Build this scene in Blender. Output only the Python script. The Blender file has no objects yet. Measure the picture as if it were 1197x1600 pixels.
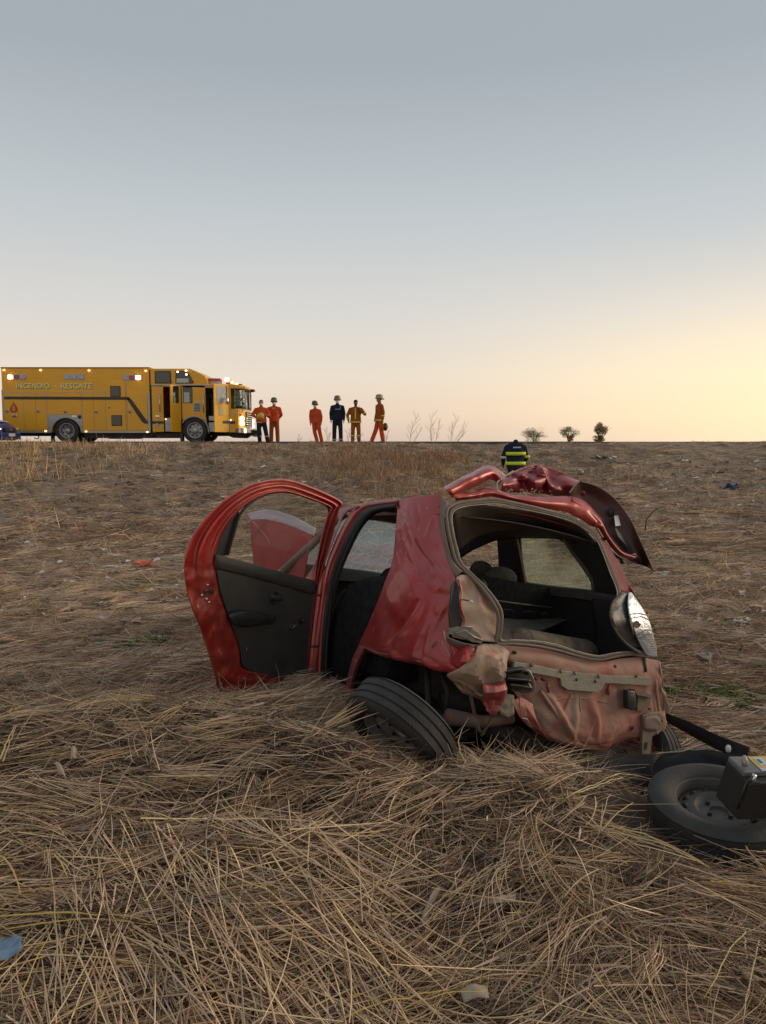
import bpy, math, random
import numpy as np
from mathutils import Vector, Matrix

scene = bpy.context.scene
rnd = random.Random(7)
rs = np.random.RandomState(11)

# ------------------------------------------------------------------ camera
FPX = 1200.0
TH = -math.atan(110 / 1200)
CAM = np.array([0.0, 0.0, 1.75])
cd = bpy.data.cameras.new('camera')
cam = bpy.data.objects.new('camera', cd)
scene.collection.objects.link(cam)
cam.location = CAM
cam.rotation_euler = (math.pi / 2 + TH, 0, 0)
cd.sensor_fit = 'HORIZONTAL'
cd.sensor_width = 36
cd.lens = 36 * 1200 / 1197
cd.clip_start = 0.05
cd.clip_end = 9000
scene.camera = cam

# ------------------------------------------------------------------ sky (after sunset)
world = bpy.data.worlds.new('World')
scene.world = world
world.use_nodes = True
nt = world.node_tree
nt.nodes.clear()
N = nt.nodes.new
L = nt.links.new
SUN_AZ = math.radians(72)      # to the right of the view direction
SUN_EL = math.radians(16)
tc = N('ShaderNodeTexCoord')
sep = N('ShaderNodeSeparateXYZ')
L(tc.outputs['Generated'], sep.inputs[0])
ramp = N('ShaderNodeValToRGB')
cr_ = ramp.color_ramp
SKY = [(0.0, (.60, .48, .40)), (.03, (.70, .56, .44)), (.08, (.69, .61, .52)), (.16, (.58, .565, .55)),
       (.28, (.445, .475, .498)), (.42, (.318, .352, .384)), (.60, (.31, .345, .38)), (1.0, (.31, .345, .38))]
cr_.elements[0].position = 0
cr_.elements[0].color = (*SKY[0][1], 1)
cr_.elements[1].position = 1
cr_.elements[1].color = (*SKY[-1][1], 1)
for p, c in SKY[1:-1]:
    e = cr_.elements.new(p)
    e.color = (*c, 1)
L(sep.outputs['Z'], ramp.inputs[0])
# the afterglow round the place where the sun went down
dot = N('ShaderNodeVectorMath'); dot.operation = 'DOT_PRODUCT'
L(tc.outputs['Generated'], dot.inputs[0])
dot.inputs[1].default_value = (math.sin(SUN_AZ), math.cos(SUN_AZ), 0.0)
mr = N('ShaderNodeMapRange'); mr.interpolation_type = 'SMOOTHSTEP'
mr.inputs['From Min'].default_value = 0.25
mr.inputs['From Max'].default_value = 1.05
L(dot.outputs['Value'], mr.inputs['Value'])
mz = N('ShaderNodeMapRange'); mz.interpolation_type = 'SMOOTHSTEP'
mz.inputs['From Min'].default_value = 0.26
mz.inputs['From Max'].default_value = 0.0
L(sep.outputs['Z'], mz.inputs['Value'])
mul = N('ShaderNodeMath'); mul.operation = 'MULTIPLY'
L(mr.outputs[0], mul.inputs[0]); L(mz.outputs[0], mul.inputs[1])
glow = N('ShaderNodeMix'); glow.data_type = 'RGBA'; glow.blend_type = 'MIX'
L(mul.outputs[0], glow.inputs[0])
L(ramp.outputs[0], glow.inputs[6])
glow.inputs[7].default_value = (1.22, .94, .54, 1)
bg1 = N('ShaderNodeBackground'); bg1.inputs['Strength'].default_value = 0.93
L(glow.outputs[2], bg1.inputs['Color'])
sky = N('ShaderNodeTexSky'); sky.sky_type = 'NISHITA'; sky.sun_disc = False
sky.sun_elevation = math.radians(0.5); sky.sun_rotation = SUN_AZ
sky.dust_density = 2.0
bg2 = N('ShaderNodeBackground'); bg2.inputs['Strength'].default_value = 0.05
L(sky.outputs[0], bg2.inputs['Color'])
add = N('ShaderNodeAddShader')
out = N('ShaderNodeOutputWorld')
L(bg1.outputs[0], add.inputs[0]); L(bg2.outputs[0], add.inputs[1]); L(add.outputs[0], out.inputs['Surface'])

# the last light from low on the right: very soft
sd_ = bpy.data.lights.new('sun', 'SUN')
sd_.energy = 1.4
sd_.angle = math.radians(30)
sd_.color = (1.0, .80, .58)
sun = bpy.data.objects.new('sun', sd_)
scene.collection.objects.link(sun)
sdir = Vector((math.sin(SUN_AZ) * math.cos(SUN_EL), math.cos(SUN_AZ) * math.cos(SUN_EL), math.sin(SUN_EL)))
sun.rotation_euler = sdir.to_track_quat('Z', 'Y').to_euler()

scene.view_settings.view_transform = 'Standard'
scene.view_settings.look = 'None'
scene.view_settings.exposure = 0.30
scene.view_settings.gamma = 1
scene.view_settings.use_curve_mapping = False

# ------------------------------------------------------------------ helpers
def ray(px, py):
    u = (px - 598.5) / FPX
    v = (800 - py) / FPX
    return np.array([u, math.cos(TH) - v * math.sin(TH), v * math.cos(TH) + math.sin(TH)])
def W(px, py, Y):
    """where the sight line of photo pixel (px,py) stands Y metres away"""
    d = ray(px, py)
    return CAM + d * (Y / d[1])

MATW = {}
def reg(o, m):
    MATW[o.name] = np.array(m)
    return o
def tag(o, label=None, cat=None, group=None, kind=None):
    if label: o['label'] = label
    if cat: o['category'] = cat
    if group: o['group'] = group
    if kind: o['kind'] = kind
    return o
def thing(name, label, cat, loc=(0, 0, 0), group=None, mat=None):
    o = bpy.data.objects.new(name, None)
    scene.collection.objects.link(o)
    o.empty_display_size = .1
    if mat is None:
        o.location = loc
        m = np.eye(4); m[:3, 3] = loc
    else:
        o.matrix_basis = Matrix(mat.tolist())
        m = mat
    reg(o, m)
    return tag(o, label, cat, group)

class MB:
    def __init__(s):
        s.v = []; s.f = []; s.n = 0
    def add(s, v, f):
        v = np.asarray(v, float).reshape(-1, 3)
        s.v.append(v)
        s.f += [tuple(i + s.n for i in q) for q in f]
        s.n += len(v)
        return s
    def box(s, x0, x1, y0, y1, z0, z1):
        v = [(x, y, z) for x in (x0, x1) for y in (y0, y1) for z in (z0, z1)]
        return s.add(v, [(0, 1, 3, 2), (4, 6, 7, 5), (0, 4, 5, 1), (2, 3, 7, 6), (0, 2, 6, 4), (1, 5, 7, 3)])
    def tube(s, pts, r, n=8, cap=True):
        pts = [np.asarray(p, float) for p in pts]
        m = len(pts)
        if not hasattr(r, '__len__'): r = [r] * m
        vs = []; prev = None
        for i, p in enumerate(pts):
            t = pts[min(i + 1, m - 1)] - pts[max(i - 1, 0)]
            t /= (np.linalg.norm(t) + 1e-9)
            if prev is None:
                a = np.array([0, 0, 1.]) if abs(t[2]) < .9 else np.array([1., 0, 0])
                e1 = np.cross(t, a)
            else:
                e1 = prev - t * np.dot(prev, t)
            e1 /= (np.linalg.norm(e1) + 1e-9)
            prev = e1
            e2 = np.cross(t, e1)
            for k in range(n):
                an = 2 * math.pi * k / n
                vs.append(p + r[i] * (math.cos(an) * e1 + math.sin(an) * e2))
        f = []
        for i in range(m - 1):
            for k in range(n):
                k2 = (k + 1) % n
                f.append((i * n + k, i * n + k2, (i + 1) * n + k2, (i + 1) * n + k))
        if cap:
            f.append(tuple(range(n - 1, -1, -1)))
            f.append(tuple((m - 1) * n + k for k in range(n)))
        return s.add(vs, f)
    def ball(s, c, r, nu=12, nv=8):
        if not hasattr(r, '__len__'): r = (r, r, r)
        vs = []; f = []
        for j in range(nv + 1):
            ph = math.pi * j / nv
            for i in range(nu):
                a = 2 * math.pi * i / nu
                vs.append((c[0] + r[0] * math.sin(ph) * math.cos(a), c[1] + r[1] * math.sin(ph) * math.sin(a), c[2] + r[2] * math.cos(ph)))
        for j in range(nv):
            for i in range(nu):
                i2 = (i + 1) % nu
                f.append((j * nu + i, (j + 1) * nu + i, (j + 1) * nu + i2, j * nu + i2))
        return s.add(vs, f)
    def lathe(s, prof, c, axis, n=32):
        """prof = [(radius, height along axis)]"""
        ax = np.asarray(axis, float); ax = ax / np.linalg.norm(ax)
        a = np.array([0, 0, 1.]) if abs(ax[2]) < .9 else np.array([1., 0, 0])
        e1 = np.cross(ax, a); e1 /= np.linalg.norm(e1)
        e2 = np.cross(ax, e1)
        vs = []; f = []
        for (r, h) in prof:
            for k in range(n):
                an = 2 * math.pi * k / n
                vs.append(np.asarray(c) + ax * h + r * (math.cos(an) * e1 + math.sin(an) * e2))
        for i in range(len(prof) - 1):
            for k in range(n):
                k2 = (k + 1) % n
                f.append((i * n + k, i * n + k2, (i + 1) * n + k2, (i + 1) * n + k))
        return s.add(vs, f)
    def prism(s, poly, vec):
        """flat polygon pushed along vec"""
        p = np.asarray(poly, float); n = len(p)
        v = np.vstack([p, p + np.asarray(vec, float)])
        f = [tuple(range(n)), tuple(range(2 * n - 1, n - 1, -1))]
        f += [(i, n + i, n + (i + 1) % n, (i + 1) % n) for i in range(n)]
        return s.add(v, f)
    def xform(s, m):
        s.v = [v @ m[:3, :3].T + m[:3, 3] for v in s.v]
        return s

def catmull(P, n, closed=False):
    """P: (k, ...) control points -> n samples"""
    P = np.asarray(P, float)
    k = len(P)
    if k == 2 and not closed:
        t = np.linspace(0, 1, n).reshape((-1,) + (1,) * (P.ndim - 1))
        return P[0] * (1 - t) + P[1] * t
    if closed:
        t = np.linspace(0, k, n, endpoint=False)
        i = np.floor(t).astype(int); u = t - i
        g = lambda j: P[(i + j) % k]
    else:
        t = np.linspace(0, k - 1, n)
        i = np.minimum(np.floor(t).astype(int), k - 2); u = t - i
        Q = np.concatenate([[2 * P[0] - P[1]], P, [2 * P[-1] - P[-2]]])
        g = lambda j: Q[i + j + 1]
    u = u.reshape((-1,) + (1,) * (P.ndim - 1))
    a, b, c, d = g(-1), g(0), g(1), g(2)
    return .5 * (2 * b + (c - a) * u + (2 * a - 5 * b + 4 * c - d) * u ** 2 + (-a + 3 * b - 3 * c + d) * u ** 3)

def vnoise2(x, y, seed=0):
    xi = np.floor(x).astype(np.int64); yi = np.floor(y).astype(np.int64)
    xf = x - xi; yf = y - yi
    def h(a, b):
        n = (a * 374761393 + b * 668265263 + seed * 1442695041) & 0xffffffff
        n = ((n ^ (n >> 13)) * 1274126177) & 0xffffffff
        return ((n ^ (n >> 16)) & 0xffff) / 32767.5 - 1
    u = xf * xf * (3 - 2 * xf); v = yf * yf * (3 - 2 * yf)
    return (h(xi, yi) * (1 - u) + h(xi + 1, yi) * u) * (1 - v) + (h(xi, yi + 1) * (1 - u) + h(xi + 1, yi + 1) * u) * v
def fbm(x, y, seed=0, o=4):
    r = 0; a = 1.
    for k in range(o):
        r = r + a * vnoise2(x, y, seed + k * 17); x = x * 2.03 + 5.1; y = y * 2.03 + 1.7; a *= .5
    return r

def patch(rows, nu=24, nv=24, closed=False, bump=0, bs=6, seed=1, crease=0, cs=3, fade=True, lines=()):
    """smooth sheet through a grid of points; bump = random dents along the normal, crease = sharp folds"""
    R = np.asarray(rows, float)
    G = catmull(R, nu)                       # across rows
    G = catmull(np.swapaxes(G, 0, 1), nv, closed)   # along
    G = np.swapaxes(G, 0, 1)                 # nu x nv x 3
    if bump or crease or lines:
        du = np.gradient(G, axis=0); dv = np.gradient(G, axis=1)
        nn = np.cross(du, dv); nn /= (np.linalg.norm(nn, axis=2, keepdims=True) + 1e-9)
        su = np.concatenate([[0], np.cumsum(np.linalg.norm(np.diff(G[:, nv // 2], axis=0), axis=1))])
        sv = np.concatenate([[0], np.cumsum(np.linalg.norm(np.diff(G[nu // 2], axis=0), axis=1))])
        A, B = np.meshgrid(su, sv, indexing='ij')
        d = bump * fbm(A * bs, B * bs, seed, 3)
        if crease:
            q = fbm(A * cs + .3 * vnoise2(A * 9, B * 9, seed + 5), B * cs * .7 + A * cs * .5, seed + 9, 3)
            d = d + crease * (1 - np.minimum(1, np.abs(q) * 2.2))
        UU, VV = np.meshgrid(np.linspace(0, 1, nu), np.linspace(0, 1, nv), indexing='ij')
        for (u0, v0, u1, v1, amp, wd) in lines:      # folds along given lines
            L2 = (u1 - u0) ** 2 + (v1 - v0) ** 2
            tt = np.clip(((UU - u0) * (u1 - u0) + (VV - v0) * (v1 - v0)) / L2, 0, 1)
            wob = .02 * vnoise2(UU * 6 + seed, VV * 6)
            dd = np.hypot(UU - u0 - tt * (u1 - u0) + wob, VV - v0 - tt * (v1 - v0) + wob)
            d = d + amp * np.maximum(0, 1 - dd / wd) * np.sin(np.pi * (.1 + .8 * tt))
        if fade and closed is False:
            eu = np.minimum(np.arange(nu), np.arange(nu)[::-1]) / (nu * .12)
            ev = np.minimum(np.arange(nv), np.arange(nv)[::-1]) / (nv * .12)
            d = d * (.25 + .75 * np.minimum(1, np.minimum(eu[:, None], ev[None, :])))
        G = G + nn * d[..., None]
    V = G.reshape(-1, 3)
    F = []
    m = nv if closed else nv - 1
    for i in range(nu - 1):
        for j in range(m):
            j2 = (j + 1) % nv
            F.append((i * nv + j, i * nv + j2, (i + 1) * nv + j2, (i + 1) * nv + j))
    return V, F

def obj(name, mb, mat, parent=None, world=True, smooth=False, solid=0, bevel=0, loc=None, remesh=0, sub=0, auto=None):
    """link the collected geometry as one mesh object; world=True: points are world points"""
    if isinstance(mb, tuple): mb = MB().add(*mb)
    V = np.vstack(mb.v)
    if world:
        if parent is not None:
            m = np.linalg.inv(MATW[parent.name])
            V = V @ m[:3, :3].T + m[:3, 3]
        elif loc is not None:
            V = V - np.asarray(loc)
    me = bpy.data.meshes.new(name)
    me.from_pydata(V.tolist(), [], mb.f)
    me.materials.append(mat)
    if smooth:
        me.polygons.foreach_set('use_smooth', [True] * len(me.polygons))
        if auto:
            me.set_sharp_from_angle(angle=math.radians(auto))
    me.update()
    o = bpy.data.objects.new(name, me)
    scene.collection.objects.link(o)
    if parent is not None:
        o.parent = parent
        reg(o, MATW[parent.name])
    else:
        m = np.eye(4)
        if loc is not None:
            o.location = loc; m[:3, 3] = loc
        reg(o, m)
    if remesh:
        r = o.modifiers.new('remesh', 'REMESH'); r.mode = 'VOXEL'; r.voxel_size = remesh; r.use_smooth_shade = True
        s = o.modifiers.new('smooth', 'SMOOTH'); s.iterations = 3; s.factor = .5
    if solid:
        s = o.modifiers.new('solid', 'SOLIDIFY'); s.thickness = solid; s.offset = 0
    if bevel:
        b = o.modifiers.new('bevel', 'BEVEL'); b.width = bevel; b.segments = 2; b.limit_method = 'ANGLE'; b.angle_limit = math.radians(35)
    if sub:
        b = o.modifiers.new('sub', 'SUBSURF'); b.levels = sub; b.render_levels = sub
    return o

def fastmesh(name, V, Q, mat, col=None, tri=False, smooth=False):
    me = bpy.data.meshes.new(name)
    k = 3 if tri else 4
    me.vertices.add(len(V)); me.vertices.foreach_set('co', V.astype(np.float32).ravel())
    me.loops.add(len(Q) * k); me.loops.foreach_set('vertex_index', Q.astype(np.int32).ravel())
    me.polygons.add(len(Q)); me.polygons.foreach_set('loop_start', np.arange(len(Q), dtype=np.int32) * k)
    me.polygons.foreach_set('loop_total', np.full(len(Q), k, dtype=np.int32))
    if smooth: me.polygons.foreach_set('use_smooth', np.ones(len(Q), dtype=bool))
    if col is not None:
        a = me.color_attributes.new('col', 'FLOAT_COLOR', 'POINT')
        c4 = np.ones((len(V), 4), np.float32); c4[:, :3] = col
        a.data.foreach_set('color', c4.ravel())
    me.update(calc_edges=True)
    me.materials.append(mat)
    o = bpy.data.objects.new(name, me)
    scene.collection.objects.link(o)
    reg(o, np.eye(4))
    return o

# ------------------------------------------------------------------ materials
def pm(name, c1, c2=None, scale=6, rough=.6, metal=0, bump=0, bscale=40, coat=0, dust=None, dustamt=0, dscale=3, alpha=None, spec=.5, det=6, c3=None, c3lo=.62, c3hi=.7, c3s=12):
    m = bpy.data.materials.new(name); m.use_nodes = True
    t = m.node_tree; b = t.nodes['Principled BSDF']
    b.inputs['Roughness'].default_value = rough
    b.inputs['Metallic'].default_value = metal
    b.inputs['Specular IOR Level'].default_value = spec
    if coat:
        b.inputs['Coat Weight'].default_value = coat
        b.inputs['Coat Roughness'].default_value = .12
    co = t.nodes.new('ShaderNodeTexCoord')
    src = None
    if c2 is None:
        b.inputs['Base Color'].default_value = (*c1, 1)
    def noise(s, d=6, dist=.3):
        n = t.nodes.new('ShaderNodeTexNoise'); n.inputs['Scale'].default_value = s; n.inputs['Detail'].default_value = d
        n.inputs['Distortion'].default_value = dist
        t.links.new(co.outputs['Object'], n.inputs['Vector'])
        return n
    def mixc(fac, a, bcol):
        x = t.nodes.new('ShaderNodeMix'); x.data_type = 'RGBA'
        t.links.new(fac, x.inputs[0])
        if isinstance(a, tuple): x.inputs[6].default_value = (*a, 1)
        else: t.links.new(a, x.inputs[6])
        x.inputs[7].default_value = (*bcol, 1)
        return x.outputs[2]
    def mrange(v, lo, hi, tl=0, th=1):
        r = t.nodes.new('ShaderNodeMapRange'); r.inputs['From Min'].default_value = lo; r.inputs['From Max'].default_value = hi
        r.inputs['To Min'].default_value = tl; r.inputs['To Max'].default_value = th
        t.links.new(v, r.inputs['Value']); return r.outputs[0]
    colo = c1
    if c2 is not None:
        n = noise(scale, det)
        colo = mixc(mrange(n.outputs[0], .35, .65), c1, c2)
    if c3 is not None:
        n = noise(c3s, 8, .8)
        colo = mixc(mrange(n.outputs[0], c3lo, c3hi), colo, c3)
    if dust is not None:
        n = noise(dscale, 8)
        f = mrange(n.outputs[0], .3, .75, 0, dustamt)
        colo = mixc(f, colo, dust)
        # dirt is dull
        t.links.new(mrange(f, 0, 1, rough, .95), b.inputs['Roughness'])
        if metal:
            t.links.new(mrange(f, 0, 1, metal, 0), b.inputs['Metallic'])
    if not isinstance(colo, tuple):
        t.links.new(colo, b.inputs['Base Color'])
    if bump:
        n = noise(bscale, 8)
        bp = t.nodes.new('ShaderNodeBump'); bp.inputs['Strength'].default_value = bump; bp.inputs['Distance'].default_value = .01
        t.links.new(n.outputs[0], bp.inputs['Height']); t.links.new(bp.outputs[0], b.inputs['Normal'])
    return m

def emit(name, c, s):
    m = bpy.data.materials.new(name); m.use_nodes = True
    b = m.node_tree.nodes['Principled BSDF']
    b.inputs['Base Color'].default_value = (*[min(x, .8) for x in c], 1)
    b.inputs['Emission Color'].default_value = (*c, 1)
    b.inputs['Emission Strength'].default_value = s
    return m

def glassm(name, tint, dirt, dirtamt, gloss=.12, cracks=0, dsc=5):
    m = bpy.data.materials.new(name); m.use_nodes = True
    t = m.node_tree; t.nodes.clear(); n = t.nodes.new; l = t.links.new
    o = n('ShaderNodeOutputMaterial')
    tr = n('ShaderNodeBsdfTransparent'); tr.inputs[0].default_value = (*tint, 1)
    gl = n('ShaderNodeBsdfGlossy'); gl.inputs['Roughness'].default_value = .04; gl.inputs[0].default_value = (1, 1, 1, 1)
    fr = n('ShaderNodeLayerWeight'); fr.inputs[0].default_value = .5
    pw = n('ShaderNodeMath'); pw.operation = 'POWER'; pw.inputs[1].default_value = 4
    l(fr.outputs['Facing'], pw.inputs[0])
    ml = n('ShaderNodeMath'); ml.operation = 'MULTIPLY_ADD'; ml.inputs[1].default_value = .6; ml.inputs[2].default_value = gloss * .3
    l(pw.outputs[0], ml.inputs[0])
    m1 = n('ShaderNodeMixShader'); l(ml.outputs[0], m1.inputs[0]); l(tr.outputs[0], m1.inputs[1]); l(gl.outputs[0], m1.inputs[2])
    df = n('ShaderNodeBsdfDiffuse'); df.inputs[0].default_value = (*dirt, 1)
    co = n('ShaderNodeTexCoord'); ns = n('ShaderNodeTexNoise'); ns.inputs['Scale'].default_value = dsc; ns.inputs['Detail'].default_value = 8
    l(co.outputs['Object'], ns.inputs['Vector'])
    mr = n('ShaderNodeMapRange'); mr.inputs['From Min'].default_value = .3; mr.inputs['From Max'].default_value = .75
    mr.inputs['To Min'].default_value = dirtamt * .5; mr.inputs['To Max'].default_value = dirtamt
    l(ns.outputs[0], mr.inputs['Value'])
    fac = mr.outputs[0]
    if cracks:
        v = n('ShaderNodeTexVoronoi'); v.feature = 'DISTANCE_TO_EDGE'; v.inputs['Scale'].default_value = cracks
        mp = n('ShaderNodeMapping'); mp.inputs['Scale'].default_value = (1, .5, 1.6); mp.inputs['Rotation'].default_value = (.3, .2, .5)
        l(co.outputs['Object'], mp.inputs[0]); l(mp.outputs[0], v.inputs['Vector'])
        r2 = n('ShaderNodeMapRange'); r2.inputs['From Min'].default_value = .0; r2.inputs['From Max'].default_value = .07
        r2.inputs['To Min'].default_value = .85; r2.inputs['To Max'].default_value = 0
        l(v.outputs['Distance'], r2.inputs['Value'])
        mx = n('ShaderNodeMath'); mx.operation = 'MAXIMUM'; l(fac, mx.inputs[0]); l(r2.outputs[0], mx.inputs[1]); fac = mx.outputs[0]
    tl = n('ShaderNodeBsdfTranslucent'); tl.inputs[0].default_value = (*dirt, 1)
    md = n('ShaderNodeMixShader'); md.inputs[0].default_value = .55; l(df.outputs[0], md.inputs[1]); l(tl.outputs[0], md.inputs[2])
    m2 = n('ShaderNodeMixShader'); l(fac, m2.inputs[0]); l(m1.outputs[0], m2.inputs[1]); l(md.outputs[0], m2.inputs[2])
    l(m2.outputs[0], o.inputs['Surface'])
    return m

def vcolm(name, rough=.75, trans=.0, spec=.3):
    m = bpy.data.materials.new(name); m.use_nodes = True
    t = m.node_tree; b = t.nodes['Principled BSDF']
    a = t.nodes.new('ShaderNodeAttribute'); a.attribute_name = 'col'
    t.links.new(a.outputs['Color'], b.inputs['Base Color'])
    b.inputs['Roughness'].default_value = rough
    b.inputs['Specular IOR Level'].default_value = spec
    return m

DUST = (.21, .15, .10)
M = {}
M['paint'] = pm('red paint', (.44, .026, .030), (.35, .018, .022), 3, .36, .2, .12, 60, coat=.35, dust=(.36, .20, .17), dustamt=.30, dscale=5, c3=(.45, .30, .27), c3lo=.69, c3hi=.72, c3s=22)
M['paint_worn'] = pm('weathered crumpled red paint', (.28, .022, .025), (.36, .05, .045), 7, .42, .25, .15, 50, coat=.25, dust=(.30, .21, .17), dustamt=.4, dscale=9)
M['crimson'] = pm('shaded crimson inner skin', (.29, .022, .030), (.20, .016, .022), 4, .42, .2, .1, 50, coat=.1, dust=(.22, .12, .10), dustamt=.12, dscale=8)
M['wing_red'] = pm('dull dusty red wing', (.40, .035, .04), (.33, .03, .035), 4, .75, 0, .1, 50, spec=.15, dust=(.34, .2, .17), dustamt=.2)
M['tan_metal'] = pm('scraped tan inner metal', (.40, .28, .20), (.30, .19, .14), 6, .5, .15, .3, 40, dust=(.26, .18, .13), dustamt=.6, c3=(.48, .09, .065), c3lo=.58, c3hi=.66, c3s=6)
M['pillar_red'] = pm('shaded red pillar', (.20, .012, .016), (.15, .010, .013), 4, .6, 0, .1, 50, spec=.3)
M['paint_dull'] = pm('worn red paint', (.30, .03, .03), (.36, .07, .06), 6, .5, .15, .2, 50, dust=DUST, dustamt=.55, dscale=7, c3=(.34, .28, .24), c3lo=.6, c3hi=.66, c3s=9)
M['paint_in'] = pm('bright red inner paint', (.42, .024, .014), (.33, .018, .013), 4, .34, .3, .1, 50, coat=.35, dust=DUST, dustamt=.25, dscale=5)
M['maroon'] = pm('dark red underside', (.075, .012, .010), (.05, .010, .009), 5, .4, .2, .1, 50, dust=(.10, .07, .05), dustamt=.5)
M['primer'] = pm('dusty pink primer', (.48, .15, .11), (.38, .21, .15), 5, .62, 0, .3, 45, dust=(.30, .21, .15), dustamt=.85, dscale=3.5, c3=(.42, .06, .04), c3lo=.6, c3hi=.72, c3s=4)
M['baremetal'] = pm('bare dirty metal', (.33, .27, .22), (.22, .16, .13), 7, .45, .4, .3, 40, dust=DUST, dustamt=.7)
M['brown_metal'] = pm('mud stained inner metal', (.22, .155, .12), (.14, .10, .08), 6, .6, .1, .3, 40, dust=(.17, .12, .085), dustamt=.8, c3=(.3, .06, .045), c3lo=.62, c3hi=.68, c3s=7)
M['beam'] = pm('grey green steel', (.30, .29, .22), (.25, .22, .17), 9, .55, .1, .3, 50, dust=DUST, dustamt=.5)
M['seal'] = pm('dirty rubber seal', (.10, .085, .07), (.06, .05, .042), 14, .7, 0, .2, 60, dust=(.2, .16, .12), dustamt=.5)
M['lip'] = pm('pale metal lip', (.36, .32, .27), (.24, .19, .15), 12, .45, .3, .2, 60)
M['rubber'] = pm('tyre rubber', (.022, .021, .020), (.035, .032, .030), 9, .75, 0, .3, 60, dust=(.10, .085, .07), dustamt=.28, dscale=6)
M['blackmat'] = pm('dull black plastic', (.009, .009, .010), (.014, .013, .013), 8, .8, 0, .2, 60, spec=.2)
M['black'] = pm('black interior plastic', (.012, .012, .012), (.018, .017, .016), 8, .65, 0, .15, 90)
M['fabric'] = pm('dark seat cloth', (.018, .018, .019), (.03, .029, .028), 20, .95, 0, .4, 160, spec=.1)
M['greyfab'] = pm('grey seat cloth', (.11, .105, .092), (.08, .076, .068), 20, .95, 0, .4, 160, spec=.1)
M['headliner'] = pm('grey brown headliner', (.13, .105, .085), (.105, .085, .07), 6, .95, 0, .2, 90, spec=.1)
M['trim'] = pm('charcoal door trim', (.042, .040, .034), (.032, .031, .027), 5, .6, 0, .35, 220, dust=(.12, .10, .075), dustamt=.25, dscale=6)
M['carpet'] = pm('grey boot carpet', (.10, .092, .08), (.07, .064, .056), 20, .95, 0, .5, 140, spec=.1)
M['glass'] = glassm('dusty glass', (.95, .97, .95), (.33, .32, .27), .09)
M['glass_dirty'] = glassm('dirty rear glass', (.92, .96, .94), (.46, .52, .40), .32, dsc=14)
M['glass_crack'] = glassm('shattered windscreen', (.85, .92, .92), (.80, .88, .88), .48, cracks=8)
M['rimsteel'] = pm('dirty steel rim', (.075, .07, .066), (.05, .047, .045), 8, .55, .3, .2, 50, dust=(.12, .095, .075), dustamt=.6)
M['alloy'] = pm('scuffed alloy wheel', (.48, .45, .43), (.30, .27, .26), 6, .4, .3, .2, 50, dust=DUST, dustamt=.4)
M['dark'] = pm('grimy underbody metal', (.03, .026, .023), (.05, .04, .033), 7, .7, .1, .4, 50)
M['lens'] = pm('clear tail light lens', (.72, .72, .74), (.60, .62, .66), 14, .18, .3, .6, 90, coat=.7)
M['straw'] = vcolm('dry straw', .6)
M['grass'] = vcolm('dry grass', .8)
M['white'] = pm('white plastic scrap', (.62, .61, .58), (.5, .49, .46), 8, .6, 0, .2, 40)
M['chrome'] = pm('bright metal', (.6, .6, .6), None, 5, .2, .9)
M['blackpl'] = pm('scratched black plastic', (.015, .015, .016), (.03, .029, .028), 9, .42, 0, .25, 60)
M['yellow'] = pm('amber yellow truck paint', (.88, .42, .006), (.84, .395, .006), 1.2, .42, 0, 0, 40, coat=.2, dust=(.42, .24, .06), dustamt=.12, dscale=1.5)
M['brownstripe'] = pm('dark brown stripe', (.035, .025, .02), None, 4, .4)
M['alu'] = pm('brushed aluminium', (.42, .42, .41), (.35, .35, .34), 5, .38, .5, .1, 40)
M['truckglass'] = pm('smoked window glass', (.015, .018, .018), None, 4, .08, 0, spec=.8)
M['cabglass'] = glassm('cab glass', (.55, .72, .70), (.2, .25, .25), .15)
M['lettering'] = pm('pale yellow reflective lettering', (.85, .78, .30), None, 4, .5)
M['redlens'] = pm('red lamp lens', (.36, .03, .02), None, 4, .25, coat=.5)
M['greylens'] = pm('clear lamp lens', (.28, .30, .33), (.4, .42, .45), 8, .2, .2, coat=.5)
M['lamp_orange'] = emit('glowing warning lamp', (1, .42, .18), 3.5)
M['lamp_hot'] = emit('lit warning lamp centre', (1, .74, .5), 7)
M['lamp_small'] = emit('small marker lamp', (1, .62, .3), 2.2)
M['lamp_red'] = emit('lit red beacon', (1, .12, .06), 2.4)
M['lamp_white'] = emit('lit headlamp', (1, .86, .6), 4)
M['asphalt'] = pm('worn asphalt', (.05, .048, .045), (.062, .058, .052), 2, .9, 0, .5, 60)
M['orange'] = pm('orange work cloth', (.60, .085, .025), (.50, .07, .02), 6, .85, 0, .3, 18, spec=.15)
M['orange2'] = pm('brown orange fire gear cloth', (.36, .10, .02), (.29, .08, .02), 6, .85, 0, .3, 18, spec=.15)
M['navy'] = pm('navy cloth', (.014, .018, .032), (.020, .024, .040), 6, .85, 0, .3, 18, spec=.15)
M['lime'] = pm('lime reflective tape', (.58, .72, .03), None, 4, .5)
M['silver'] = pm('silver reflective tape', (.5, .5, .48), None, 4, .5)
M['skin'] = pm('skin', (.30, .16, .11), (.34, .19, .13), 6, .6)
M['hair'] = pm('dark hair', (.015, .012, .010), None, 4, .7)
M['mask'] = pm('white face mask', (.72, .72, .72), None, 4, .8)
M['blackmask'] = pm('black cloth', (.012, .012, .014), None, 4, .9)
M['helmet_olive'] = pm('scorched olive helmet shell', (.14, .115, .05), (.07, .055, .03), 14, .5)
M['helmet_tan'] = pm('scuffed tan helmet shell', (.25, .17, .075), (.14, .09, .045), 14, .45)
M['helmet_pale'] = pm('pale scuffed helmet shell', (.38, .35, .28), (.2, .17, .12), 14, .45)
M['helmet_yellow'] = pm('yellow helmet shell', (.58, .40, .03), (.5, .33, .03), 10, .4)
M['boot'] = pm('black boot rubber', (.02, .018, .017), (.05, .04, .03), 9, .7)
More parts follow.
